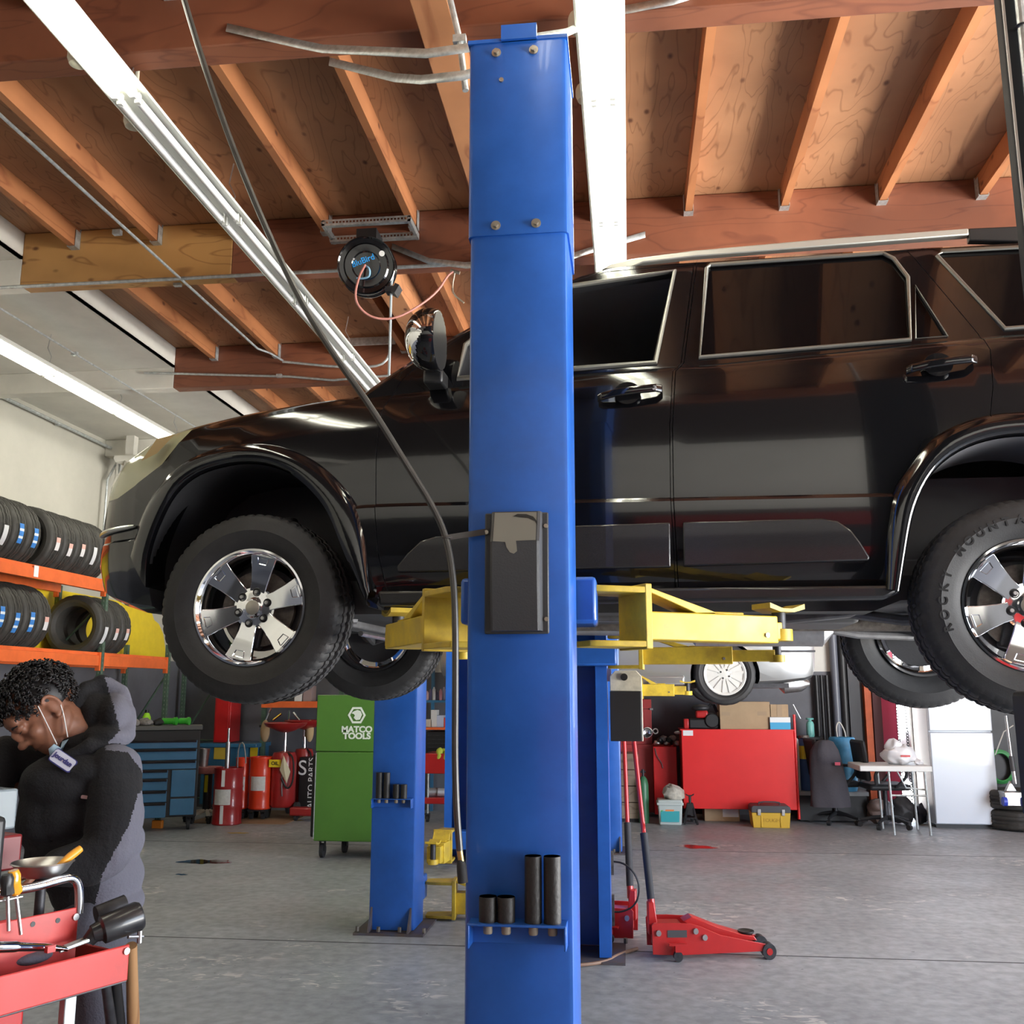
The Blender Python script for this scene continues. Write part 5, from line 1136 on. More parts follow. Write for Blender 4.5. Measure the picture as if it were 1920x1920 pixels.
p2 = PY(1229, 1371, 12.7); q = MB(); q.tube([(p2.x + .03 * math.cos(a), p2.y, p2.z + .03 * math.sin(a)) for a in [k * PI / 8 for k in range(16)]], .008, 6, closed=True); tag(q.build('hose_clamp', steel), 'steel ring beside the round headlamp', 'ring')
random.seed(11)
for k in range(7):
    p = PY(1232 + k * 6, 1392 - (k % 3) * 5, 12.75); q = MB(); q.ell((p.x, 12.75, p.z - .01), (.045, .05, .035), 12, 8); q.v = [tuple(Vector(v) + noise.noise_vector(Vector(v) * 25) * .02) for v in q.v]
    tag(q.build('engine_part', [steel, black, rag][k % 3], angle=60), '%s greasy engine part piled on the bright red cabinet, %s from the left' % (['steel', 'black', 'grey'][k % 3], ordw[k]), 'engine part', 'engine parts on the bright red cabinet')
# green gas cylinder
p = PY(1207, 1500, 12.15); t = thing('gas_cylinder', 'slim dark green gas cylinder beside the red jack handles', 'gas cylinder', (p.x, 12.25, 0)); H = PY(1207, 1456, 12.2).z
q = MB(); q.lathe([(0, 0), (.058, 0), (.062, .02), (.062, H - .10), (.045, H - .03), (.02, H), (0, H)], None, 28); q.build('bottle', mat('cyl_green', (.045, .17, .08), .4), t)
q = MB(); q.cyl((0, 0, H), (0, 0, H + .05), .016, n=12); q.cyl((-.03, 0, H + .05), (.03, 0, H + .05), .012, n=10); q.cyl((0, 0, H + .05), (0, 0, H + .08), .018, n=10); q.build('valve', darkmetal, t)
# bucket
p = PZ(1258, 1549, 0); w = (rect(1234, 1281, 1500, 1548, 12.0)[1] - rect(1234, 1281, 1500, 1548, 12.0)[0]) / 2; H = PY(1258, 1501, 12.0).z
t = thing('bucket', 'square white bucket with a green and teal label on the floor', 'bucket', (p.x, 12.05 + w, 0))
q = MB(); ww = w * .88; V = [(-ww, -ww, 0), (ww, -ww, 0), (ww, ww, 0), (-ww, ww, 0), (-w, -w, H), (w, -w, H), (w, w, H), (-w, w, H)]; q.add(V, [(0, 3, 2, 1), (4, 5, 6, 7), (0, 1, 5, 4), (1, 2, 6, 5), (2, 3, 7, 6), (3, 0, 4, 7)]); q.build('pail', mat('pail_white', (.52, .58, .55), .4), t, bevel=.015)
q = MB(); q.box(-w - .01, w + .01, -w - .01, w + .01, H - .06, H - .03); q.build('rim', MATS['pail_white'], t, bevel=.005)
fm_ = frame_at(Vector((0, -w * .94 - .004, H * .45)), (1, 0, 0), (0, -1, .12))
def flat(P, name, m, pts, M, off=0.0):
    q = MB(); n = len(pts); q.add([tuple(M @ Vector((a, b, off))) for a, b in pts] + [tuple(M @ Vector((a, b, off + .001))) for a, b in pts], [tuple(range(n)), tuple(range(n, 2 * n))] + [(i, (i + 1) % n, (i + 1) % n + n, i + n) for i in range(n)]); return q.build(name, m, P)
lb = flat(t, 'label', mat('lbl_teal', (.04, .38, .42), .4), [(-.11, -.09), (.10, -.09), (.11, .09), (-.115, .09)], fm_)
flat(t, 'label_patch', mat('lbl_green', (.10, .45, .12), .4), [(-.11, .02), (-.03, .07), (.05, .07), (.11, .04), (.11, .085), (-.11, .085)], fm_, .0015); flat(t, 'label_patch', mat('lbl_orange', (.8, .25, .08), .4), [(-.06, .03), (.04, .03), (.045, .05), (-.055, .05)], fm_, .003)
p = PY(1262, 1485, 12.15); q = MB(); q.ell((p.x, 12.2, H + .06), (w * .9, .12, .10)); q.v = [tuple(Vector(v) + noise.noise_vector(Vector(v) * 14) * .05) for v in q.v]; tag(q.build('rag', mat('rag_cream', (.48, .45, .38), .9, var=.3, vscale=20), angle=80), 'cream rag heaped on the white bucket', 'rag')
# jack stand
p = PZ(1296, 1547, 0); t = thing('jack_stand', 'black steel jack stand beside the white bucket', 'jack stand', (p.x, p.y + .1, 0)); H = PY(1296, 1508, 12.1).z; q = MB()
for a in (45, 135, 225, 315):
    q.tube([(.11 * math.cos(R(a)), .11 * math.sin(R(a)), 0), (.03 * math.cos(R(a)), .03 * math.sin(R(a)), H)], .014, 6)
q.box(-.07, .07, -.075, .075, H * .3, H * .34); q.prism([(-.05, H * .45), (.05, H * .45), (.035, H), (-.035, H)], -.045, .045, 'y'); q.build('frame', black, t)
q = MB(); q.cyl((0, 0, H * .8), (0, 0, H + .08), .016, n=10); q.prism([(-.05, .03), (-.045, .012), (-.02, 0), (.02, 0), (.045, .012), (.05, .03), (.02, .012), (-.02, .012)], -.02, .02, 'y', Matrix.Translation((0, 0, H + .08))); q.build('saddle', black, t)
# cartons and yellow toolbox under the big cabinet
o = bx('carton', 'cardboard box with a white shipping label under the big red cabinet', 'carton', 1321, 1387, 1512, 1545, 12.5, .35, card, floor=True); sub(o, 'label', tube_off, .0 + o['w'] * .02, o['w'] * .47, -.1765, -.1755, o['h'] * .3, o['h'] * .85)
Yt = 11.96; t = thing('toolbox', 'yellow plastic toolbox with dark grey lid on the floor', 'toolbox', (PY(1446, 1530, Yt).x, Yt + .15, 0)); x0, x1, z0, z1 = rect(1410, 1483, 1524, 1552, Yt); w = (x1 - x0) / 2
ty = mat('toolbox_yellow', (.62, .38, .03), .5); tg = mat('toolbox_grey', (.06, .06, .065), .5)
q = MB(); q.add([(-w * .93, -.14, 0), (w * .93, -.14, 0), (w * .93, .14, 0), (-w * .93, .14, 0), (-w, -.15, z1), (w, -.15, z1), (w, .15, z1), (-w, .15, z1)], [(0, 3, 2, 1), (4, 5, 6, 7), (0, 1, 5, 4), (1, 2, 6, 5), (2, 3, 7, 6), (3, 0, 4, 7)])
for x in (-w * .5, w * .5): q.box(x - .01, x + .01, -.152, -.14, 0.01, z1 * .8)
q.build('case', ty, t, bevel=.006)
zl = PY(1446, 1511, Yt).z; q = MB(); q.prism([(-w * 1.02, z1), (w * 1.02, z1), (w * 1.0, zl - .015), (w * .9, zl), (-w * .9, zl), (-w * 1.0, zl - .015)], -.16, .16, 'y'); q.build('lid', tg, t, bevel=.006)
for x in (-w * .62, w * .62): q = MB(); q.box(x - .018, x + .018, -.168, -.155, z1 - .03, z1 + .04); q.build('latch', steel, t, bevel=.003)
q = MB(); q.tube([(-.12, -.02, zl), (-.12, -.02, zl + .03), (.12, -.02, zl + .03), (.12, -.02, zl)], .009, 8, sm=1); q.build('handle', tg, t)
lettering('embossed_lettering', 'TOUGH', .055, frame_at(t.location + Vector((0, -.148, z1 * .5)), (1, 0, 0), (0, -1, .04)), mat('emb', (.45, .27, .02), .5), t)
# big red cabinet
Yc = 12.35; x0, x1, z0, z1 = rect(1280, 1492, 1368, 1541, Yc)
t = thing('roller_cabinet', 'large bright red roller cabinet with its plain back towards the camera', 'tool cabinet', ((x0 + x1) / 2, Yc + .28, 0)); w = (x1 - x0) / 2; rb = mat('cabinet_bright', (.74, .022, .022), .35, coat=.2, var=.04, vscale=2)
q = MB(); q.box(-w, w, -.28, .28, .16, z1); q.build('carcass', rb, t, bevel=.006)
q = MB(); q.box(-w - .012, w + .012, -.285, .28, z1 - .012, z1 + .002); q.build('top_lip', rb, t)
for s in (-1, 1):
    for y in (-.2, .2): caster(t, s * (w - .1), y, .06, .16)
q = MB(); q.box(-w + .02, -w + .14, -.283, -.2805, z1 - .075, z1 - .012); q.build('label', tube_off, t)
q = MB(); q.cyl((w + .025, -.22, .05), (w + .025, -.22, z1 + .18), .016, n=12); q.build('corner_bar', rb, t)
def top_at(px, Y): return PY(px, 1368, Y).x
q = MB(); q.tube([(w + .02, -.22, z1 + .30), (w + .10, -.22, z1 + .13)], .007, 8); q.build('rod', steel, t)
zt = z1 + .003
xa, xb, za, zb = rect(1350, 1444, 1316, 1368, Yc + .05); o = tmp(MB().box(xa, xb, Yc + .05, Yc + .42, zt, zb), card); o.name = 'carton'; tag(o, 'big plain cardboard box on top of the bright red roller cabinet', 'carton'); 
q = MB(); q.box(xa + .02, xa + .12, Yc + .048, Yc + .051, zt + (zb - zt) * .5, zt + (zb - zt) * .62); q.box(xb - .15, xb - .04, Yc + .048, Yc + .051, zt + (zb - zt) * .5, zt + (zb - zt) * .65); q.build('tape', cardd, o)
xa, xb, za, zb = rect(1444, 1482, 1345, 1368, Yc + .02); o = tmp(MB().box(xa, xb, Yc + .02, Yc + .25, zt, zb), mat('box_blue', (.05, .36, .62), .5)); o.name = 'carton'; tag(o, 'sky blue and white box on the roller cabinet', 'carton'); z_ = zb
q = MB(); q.box(xa - .001, xb + .001, Yc + .018, Yc + .25, zt + (zb - zt) * .58, zb + .001); q.build('lid', tube_off, o)
xa, xb, za, zb = rect(1445, 1478, 1321, 1345, Yc + .05); o = tmp(MB().box(xa, xb, Yc + .05, Yc + .22, z_ + .003, zb), card); o.name = 'carton'; tag(o, 'small brown carton with dark tape stacked on the sky blue box', 'carton'); q = MB(); q.box((xa + xb) / 2 - .03, (xa + xb) / 2 + .03, Yc + .047, Yc + .051, z_ + .01, zb); q.build('tape', cardd, o)
xa, xb, za, zb = rect(1282, 1348, 1325, 1368, Yc + .1); t2 = thing('small_engine', 'red and black small engine on the left end of the roller cabinet', 'engine', ((xa + xb) / 2, Yc + .2, zt))
W3 = (xb - xa) / 2; q = MB(); q.box(-W3 * .7, W3, -.10, .1, 0, .12); q.cyl((W3 * .6, -.12, .10), (W3 * .6, .1, .10), .09, n=20); q.build('block', black, t2, bevel=.015)
q = MB(); q.box(-W3 * .3, W3 * .4, -.10, .1, .13, .22); q.build('shroud', red, t2, bevel=.02)
q = MB(); q.box(-W3, -W3 * .72, -.1, .05, .0, .12); q.build('end_plate', red, t2, bevel=.01)
q = MB(); q.ell((0, 0, .25), (W3 * .55, .09, .045)); q.tube([(W3 * .3, 0, .22), (W3 * .7, 0, .32), (W3 * .95, 0, .2)], .018, 8, sm=1); q.build('air_filter', darkmetal, t2)
p = PY(1272, 1374, Yc + .05); q = MB(); q.ell((p.x, Yc + .1, p.z), (.05, .03, .02)); tag(q.build('fitting', steel), 'small steel fitting at the left corner of the roller cabinet', 'fitting')
# ---------------------------------------------------------------- things right of the cabinet
Yp = 12.5; zd = .36; t = thing('steel_platform', 'low black platform with grey deck behind the office chairs', 'platform', (PY(1560, 1500, Yp).x, Yp + .3, 0)); xa = PY(1497, 1500, Yp).x; xb = PY(1630, 1500, Yp).x
q = MB(); q.box(xa, xb, Yp, 13.1, zd - .045, zd); q.build('deck', mat('deck_grey', (.28, .29, .30), .5), t, w=True)
q = MB(); q.box(xa + .02, xb - .02, Yp + .05, 13.1, .02, zd - .045); q.build('base', black, t, w=True)
def cylthing(name, label, cat, px0, px1, py0, Y, z0, m, r=None, prof=None, group=None):
    x0, x1, _, z1 = rect(px0, px1, py0, 1460, Y); rr = (x1 - x0) / 2; q = MB(); H = z1 - z0
    pf = prof or [(0, 0), (.94, 0), (1, .03), (1, .90), (.9, .97), (.5, 1), (0, 1)]
    q.lathe([(a * rr, b * H) for a, b in pf], None, 32); o = q.build(name, m); o.location = ((x0 + x1) / 2, Y + rr, z0); tag(o, label, cat, group); return o, rr, H
o, rr, H = cylthing('plastic_drum', 'light blue plastic drum on the black platform by the wall pipes', 'drum', 1560, 1611, 1383, 12.52, zd, mat('drum_blue', (.06, .28, .50), .5, var=.3, vscale=5), prof=[(0, 0), (.9, 0), (.98, .05), (1, .3), (.97, .33), (1, .36), (1, .7), (.97, .73), (1, .76), (.97, .97), (.9, 1), (0, .98)])
q = MB(); q.tube([(-.05, 0, H), (-.06, 0, H + .12), (-.02, 0, H + .2), (.04, 0, H + .08), (.05, 0, H)], .008, 6, sm=2); q.build('hose', white_paint, o)
o, rr, H = cylthing('jug', 'tall white plastic jug on the black platform beside the roller cabinet', 'jug', 1489, 1500, 1384, 12.55, zd, mat('jug_white', (.55, .6, .6), .4))
o, rr, H = cylthing('plastic_drum', 'dark blue narrow drum with a yellow label beside the hanging jacket', 'drum', 1500, 1522, 1384, 12.6, zd, mat('drum_navy', (.05, .12, .30), .5)); q = MB(); V = []
for i in range(9):
    a = R(-160 + i * 17.5)
    for z in (H * .6, H * .85): V.append((rr * 1.01 * math.cos(a), rr * 1.01 * math.sin(a), z))
q.add(V, [(2 * i, 2 * i + 1, 2 * i + 3, 2 * i + 2) for i in range(8)]); q.build('label', mat('lbl_y', (.75, .65, .03), .5), o, angle=60)
q = MB(); q.cyl((0, 0, H), (0, 0, H + .03), rr * .9, n=24); q.build('lid', grime, o)
zb_ = PY(1522, 1382, 12.9).z
q = MB(); q.box(PY(1500, 1380, 12.8).x, PY(1545, 1380, 12.8).x, 12.85, 13.15, zb_ - .03, zb_); tag(q.build('wall_shelf', black), 'small black shelf on the back wall carrying the teal gas bottle', 'shelf')
o, rr, H = cylthing('gas_bottle', 'small teal gas bottle on the black wall shelf', 'gas bottle', 1515, 1530, 1348, 12.9, zb_, mat('teal', (.18, .50, .45), .4), prof=[(0, 0), (.9, 0), (1, .06), (1, .7), (.7, .85), (.3, .9), (0, .9)]); q = MB(); q.tube([(rr * .8 * math.cos(a), rr * .8 * math.sin(a), H * 1.0) for a in [k * PI / 6 for k in range(12)]], .012, 6, closed=True); q.cyl((0, 0, H * .85), (0, 0, H * .99), .02, n=8); q.build('collar', MATS['teal'], o)
# wall pipes and dark posts
for i, (px, r_, m_, nm) in enumerate(((1532, .028, black, 'black vertical pipe on the back wall right of the silver car, first of the group'), (1542, .022, black, 'second black vertical pipe on the back wall'), (1552, .026, black, 'third black vertical pipe, beside the grey one'), (1568, .05, mat('pipe_grey', (.12, .13, .16), .4), 'thick grey vertical pipe on the back wall above the blue drum'), (1583, .05, black, 'thick black vertical pipe right of the grey one'), (1602, .07, mat('pipe_dark', (.035, .036, .042), .5), 'broad dark upright on the back wall above the blue drum'))):
    x = PY(px, 1300, 13.1).x; q = MB()
    if i == 5: q.box(x - r_, x + r_, 13.1, 13.19, 0, 2.6)
    else: q.cyl((x, 13.13, .0), (x, 13.13, 4.2 if i > 2 else 1.75), r_, n=14)
    tag(q.build('wall_pipe', m_), nm, 'pipe', 'vertical pipes on the back wall')
# doorway : orange frame, pink-red open door leaf, chains, motorcycle silhouette kept as dark scooter outside
q = MB(); xo = PY(1634, 1400, 13.1).x; q.box(xo - .05, xo + .03, 13.08, 13.19, 0, 2.2); tag(q.build('rack_upright', orange), 'orange upright against the back wall left of the doorway', 'upright')
xa = PY(1640, 1400, 13.15).x; xb = PY(1656, 1400, 13.15).x; q = MB(); q.box(xa, xb, 13.1, 13.19, 0, 2.3); tag(q.build('panel', mat('maroon', (.10, .02, .025), .5)), 'dark maroon strip beside the orange upright', 'panel')
o = struct(tmp(MB().box(PY(1656, 1400, 13.15).x, PY(1684, 1400, 13.15).x, 13.12, 13.19, 0, 2.3), mat('door_pink', (.62, .06, .14), .4))); o.name = 'door_1'
for px in (1687, 1703):
    x = PY(px, 1400, 13.0).x; q = MB(); zz = 2.3
    while zz > .15: q.tube([(x + .012 * math.cos(a), 13.0, zz + .022 * math.sin(a)) for a in [k * PI / 4 for k in range(8)]], .005, 5, closed=True); zz -= .036
    tag(q.build('door_chain', darkmetal), 'dark chain hanging in the bright doorway, %s' % ('left one' if px < 1690 else 'right one'), 'chain', 'chains in the doorway')
q = MB(); x = PY(1728, 1450, 12.9).x; q.box(x - .07, x + .12, 12.9, 13.0, 0, 2.3); tag(q.build('beige_panel', mat('beige', (.30, .27, .22), .7)), 'beige panel standing left of the white fridge', 'panel')
q = MB(); p = PY(1707, 1405, 13.6); q.ell((p.x, 13.7, p.z - .05), (.16, .2, .22)); q.ell((p.x + .1, 13.7, .7), (.25, .3, .35)); tag(q.build('scooter', mat('scooter_brown', (.06, .03, .02), .4), angle=80), 'dark brown scooter standing outside the bright doorway', 'scooter')
# fridge
Yr = 12.15; x0, x1, _, z1 = rect(1752, 1874, 1470, 1553, Yr); x0 = PZ(1755, 1553).x; x1 = PZ(1876, 1555).x
t = thing('fridge', 'white two-door fridge standing near the back wall', 'fridge', ((x0 + x1) / 2, Yr + .33, 0)); w = (x1 - x0) / 2; wf = mat('fridge_white', (.62, .68, .76), .35, coat=.2); zs_ = PY(1800, 1372, Yr).z
q = MB(); q.box(-w, w, -.27, .33, .04, 1.66); q.build('cabinet', wf, t, bevel=.01)
q = MB(); q.box(-w, w, -.33, -.275, .05, zs_ - .008); q.build('door', wf, t, bevel=.012); q = MB(); q.box(-w, w, -.33, -.275, zs_ + .008, 1.66); q.build('freezer_door', wf, t, bevel=.012)
q = MB(); q.box(-w + .02, w - .02, -.25, .3, 0, .05); q.build('plinth', black, t)
# folding table
Yt = 11.5; t = thing('folding_table', 'white folding table with grey legs in front of the fridge', 'table', (PZ(1700, 1560).x, Yt + .3, 0)); x0, x1, z0, z1 = rect(1612, 1748, 1436, 1447, Yt)
tw = mat('table_white', (.62, .62, .60), .5)
q = MB(); q.box(x0, x1, Yt, Yt + .62, z0 - .0, z1 + .0); q.build('tabletop', tw, t, w=True, bevel=.01)
for px, lean in ((1672, .02), (1740, .02)):
    x = PY(px, 1500, Yt).x
    for y in (Yt + .06, Yt + .56): q = MB(); q.tube([(x, y, z0), (x + lean, y, 0)], .013, 8); q.build('leg', galv, t, w=True)
    if px < 1700: q = MB(); q.tube([(x, Yt + .06, .42), (PY(1740, 1500, Yt).x, Yt + .06, .42)], .011, 8); q.build('brace', galv, t, w=True)
q = MB(); q.tube([(PY(1690, 1500, Yt).x, Yt + .1, z0), (PY(1705, 1500, Yt).x, Yt + .1, z0 - .18), (PY(1745, 1500, Yt).x, Yt + .1, z0 - .2)], .009, 8); q.build('brace', galv, t, w=True)
bagm = mat('bag_white', (.66, .66, .68), .5, var=.06)
q = MB(); p = PY(1688, 1425, Yt + .2); zq = z1
q.ell((p.x, Yt + .25, zq + .10), (.18, .14, .12), 32, 20); q.ell((p.x - .05, Yt + .25, zq + .19), (.09, .08, .09), 24, 14); q.v = [tuple(Vector(v) + noise.noise_vector(Vector(v) * 13) * .035) for v in q.v]; q.v = [(a, b, max(c, zq + .001)) for a, b, c in q.v]; o = tag(q.build('plastic_bag', bagm, angle=80), 'crumpled white plastic bag on the folding table', 'bag')
q = MB(); q.box(p.x - .02, p.x + .08, Yt + .085, Yt + .09, zq + .09, zq + .11); q.build('printed_stripe', red, o)
q = MB(); p = PY(1722, 1432, Yt + .2); q.ell((p.x, Yt + .2, zq + .03), (.05, .04, .03)); q.v = [tuple(Vector(v) + noise.noise_vector(Vector(v) * 30) * .02) for v in q.v]; q.v = [(a, b, max(c, zq + .001)) for a, b, c in q.v]; tag(q.build('crumpled_paper', bagm, angle=80), 'small crumpled tissue on the table right of the bag', 'paper')
# office chairs
fab = mat('chair_black', (.018, .018, .020), .6)
def chair(label, px, py, rz, jacket=False):
    p = PZ(px, py, 0); t = thing('office_chair', label, 'chair', (p.x, p.y + .2, 0), rz, 'black office chairs by the folding table')
    for k in range(5):
        a = R(18 + 72 * k); e = (.29 * math.cos(a), .29 * math.sin(a)); q = MB(); q.tube([(0, 0, .115), (e[0] * .5, e[1] * .5, .105), (e[0], e[1], .075)], [.03, .022, .016], 8); lg = q.build('leg', fab, t)
        q = MB(); q.cyl((e[0] - .02 * math.sin(a), e[1] + .02 * math.cos(a), .03), (e[0] + .02 * math.sin(a), e[1] - .02 * math.cos(a), .03), .03, n=16); q.build('castor', fab, lg)
    q = MB(); q.cyl((0, 0, .10), (0, 0, .42), .026, n=14); q.build('gas_lift', darkmetal, t)
    q = MB(); q.box(-.24, .24, -.23, .24, .43, .50); q.build('seat', fab, t, bevel=.03)
    q = MB(); q.cbox((-.26, 0, .76), (.06, .44, .46), (0, -.12, 0)); q.build('backrest', fab, t, bevel=.03)
    for s in (-1, 1): q = MB(); q.tube([(-.18, s * .27, .50), (-.20, s * .29, .62), (-.12, s * .29, .69), (.08, s * .29, .69), (.17, s * .29, .66), (.16, s * .28, .58), (.05, s * .26, .47)], .018, 8, sm=2); q.build('armrest', fab, t)
    return t
t1 = chair('black office chair with a dark work jacket hung on its back', 1575, 1547, R(8)); t2 = chair('second black office chair half under the folding table', 1672, 1556, R(5))
jm = mat('jacket_dark', (.055, .05, .06), .85, bump=.3, bscale=30)
p = PY(1545, 1430, 12.25); q = MB(); V = []; F = []; n = 20; prof = [(.98, .05, .05), (.96, .10, .07), (.86, .16, .09), (.7, .18, .10), (.5, .20, .11), (.3, .22, .12), (.22, .22, .12)]
for z, a, b in prof:
    for j in range(n):
        th_ = 2 * PI * j / n; w_ = 1 + .10 * math.sin(5 * th_ + z * 6); V.append((p.x + .02 - (z - .6) * .02 + a * w_ * math.cos(th_), 12.20 + b * w_ * math.sin(th_), z))
q.add(V, [tuple(range(n)), tuple(range(len(V) - n, len(V)))] + [(i * n + j, i * n + (j + 1) % n, (i + 1) * n + (j + 1) % n, (i + 1) * n + j) for i in range(len(prof) - 1) for j in range(n)])
o = tag(q.build('work_jacket', jm, angle=80), 'dark grey work jacket with a small red patch hung over the office chair', 'jacket'); q = MB(); q.box(p.x + .09, p.x + .15, 12.07, 12.075, .70, .735); q.build('chest_patch', mat('patch_pink', (.7, .1, .15), .5), o)
# clutter under the table
for k, (px, py, r3, col, nm) in enumerate(((1650, 1520, (.10, .09, .15), (.16, .10, .08), 'brown bag of scrap under the folding table, left'), (1668, 1522, (.09, .09, .14), (.13, .13, .14), 'black and white bundle under the folding table'), (1700, 1518, (.15, .1, .16), (.022, .02, .02), 'black rubbish sack under the folding table'), (1733, 1525, (.09, .1, .12), (.03, .028, .04), 'small dark sack beside the right table leg'))):
    p = PZ(px, 1548, 0); q = MB(); q.ell((p.x, p.y + .15, r3[2] * .95), r3, 24, 16); q.v = [tuple(Vector(v) + noise.noise_vector(Vector(v) * 12) * .05) for v in q.v]; q.v = [(a, b, max(c, .002)) for a, b, c in q.v]
    tag(q.build('sack', mat('sack%d' % k, col, .6, var=.6 if k == 1 else .2, vscale=14), angle=80), nm, 'sack')
# far right : trolley jack, green hose reel, tyres, dark board
t = thing('trolley_jack', 'silver and blue trolley jack standing upright on tyres at far right', 'jack', (PY(1898, 1500, 11.8).x, 11.9, 0))
b0 = PY(1904, 1470, 11.85); tp = PY(1886, 1342, 11.95); md_ = PY(1896, 1418, 11.9)
q = MB(); q.cyl(b0, md_, .024, n=12); q.cyl(md_, tp, .017, n=12); q.build('handle', steel, t, w=True)
q = MB(); q.cyl(b0.lerp(md_, .45), md_, .028, n=12); q.build('grip', tg, t, w=True)
x0, x1, z0, z1 = rect(1884, 1918, 1485, 1512, 11.85); q = MB(); q.box(x0, x1, 11.85, 12.05, z0, z1); q.prism([(x0 + .03, z1), ((x0 + x1) / 2, z1 + .12), (x1 - .03, z1)], 11.9, 11.95, 'y'); q.build('chassis', steel, t, w=True, bevel=.01)
for x in (x0 - .0, x1): q = MB(); q.cyl((x - .02, 11.86, z0 + .05), (x + .02, 11.86, z0 + .05), .05, n=16); q.build('wheel', mat('jack_blue', (.03, .06, .5), .4), t, w=True)
for k in range(2):
    o = bpy.data.objects.new('tyre', tm); COL.objects.link(o); o.location = (PY(1905, 1500, 12.1).x + .05, 12.2, .12 + k * .215); tag(o, 'tyre lying flat at the far right under the trolley jack, %s' % ('upper one' if k else 'lower one'), 'tyre', 'tyres stacked flat at the far right')
t = thing('hose_coil', 'coil of green garden hose on the wall right of the fridge', 'hose', (PY(1885, 1430, 12.8).x, 12.85, .95)); c0 = PY(1878, 1438, 12.85); q = MB()
for k in range(4): q.tube([(c0.x + (.13 + k * .012) * math.cos(a), 12.86 + k * .01, c0.z + (.17 + k * .008) * math.sin(a)) for a in [i * PI / 14 for i in range(28)]], .013, 7, closed=True)
q.build('hose', mat('hose_green', (.05, .30, .08), .4), t, w=True)
q = MB(); q.tube([PY(1866, 1415, 12.7), PY(1882, 1372, 12.7), PY(1900, 1360, 12.7)], .007, 6); tag(q.build('cable', white_paint), 'thin pale cable slanting beside the green hose coil', 'cable')
# ---------------------------------------------------------------- red trolley jacks by the far post
def tjack(label, org, rz, hx, group='red trolley jacks beside the far post'):
    t = thing('floor_jack', label, 'floor jack', org, rz, group); t.scale = (.88, 1, 1)
    side = [(-.16, .03), (.02, .025), (.58, .045), (.60, .085), (.30, .135), (.16, .185), (.10, .20), (-.02, .205), (-.15, .205), (-.165, .19)]
    for s in (-1, 1): q = MB(); q.prism(side, s * .11 - .005, s * .11 + .005, 'y'); q.build('side_plate', red, t, bevel=.002)
    q = MB(); q.prism([(-.14, .05), (.05, .05), (.05, .19), (-.14, .19)], -.07, .07, 'y'); q.build('power_unit', red, t, bevel=.01)
    q = MB(); q.prism([(.06, .20), (.12, .225), (.30, .165), (.46, .125), (.54, .115), (.56, .09), (.40, .10), (.16, .15)], -.055, .055, 'y'); q.build('lift_arm', red, t, bevel=.004)
    q = MB(); q.lathe([(0, 0), (.045, 0), (.055, .012), (.055, .018), (.04, .012), (0, .012)], Matrix.Translation((.50, 0, .118)), 28); q.build('saddle', black, t)
    for s in (-1, 1):
        q = MB(); q.cyl((.62, s * .06, .045), (.62, s * .125, .045), .045, n=28); wv = q.build('wheel', darkmetal, t); q = MB(); q.cyl((.62, s * .1251, .045), (.62, s * .128, .045), .02, n=16); q.build('wheel_cap', red, wv)
        q = MB(); q.box(-.06, .06, s * .125 - .02, s * .125 + .045 * s, .09, .10); q.box(-.02, .02, s * .15 - .02, s * .15 + .02, .055, .09); cs = q.build('caster', red, t); q = MB(); q.cyl((0, s * .15 - .015, .03), (0, s * .15 + .015, .03), .03, n=20); q.build('caster_wheel', darkmetal, cs)
        for bx_, bz in ((-.12, .15), (.13, .16), (.19, .125)): q = MB(); q.cyl((bx_, s * .115, bz), (bx_, s * .128, bz), .017, n=14); q.build('pivot_bolt', steel, t)
    q = MB(); q.box(-.06, .07, -.118, -.1155, .125, .165); q.build('data_plate', tg, t)
    q = MB(); a0 = Vector((-.13, 0, .17)); a1 = Vector(hx[0]); a2 = Vector(hx[1])
    q.prism([(-.17, .12), (-.10, .12), (-.13, .30), (-.17, .30)], -.035, .035, 'y'); q.build('handle_socket', red, t, bevel=.004)
    d = (a2 - a0); q = MB(); q.cyl(a0, a0 + d, .0165, n=16); q.cyl(a0 + d * .06, a0 + d * .13, .024, n=16); hd = q.build('handle', red, t)
    q = MB(); q.cyl(a0 + d * .12, a0 + d * .44, .026, n=18); q.build('foam_grip', mat('foam', (.03, .03, .035), .8), hd)
    m0 = frame_at(a0 + d * .46 + Vector((0, -.0265, 0)), (1, 0, 0), (0, -1, 0)); q = MB(); q.prism([(-.004, .05), (.010, .02), (.004, 0), (.012, -.03), (0, -.06), (-.010, -.03), (-.008, .02)], 0, .0015, 'z', m0); q.build('grip_flash', red, hd)
    return t
j1 = PZ(1250, 1800, 0); tjack('red trolley jack in front with its saddle end pointing right', (j1.x + .045, j1.y + .12, 0), R(8), ((0, 0, .6), (-.20, .30, 1.33)))
j2 = PZ(1168, 1778, 0); tjack('second red trolley jack half hidden behind the far blue post', (j2.x - .06, j2.y + .25, 0), R(172), ((0, 0, .6), (-.05, -.30, 1.36)))
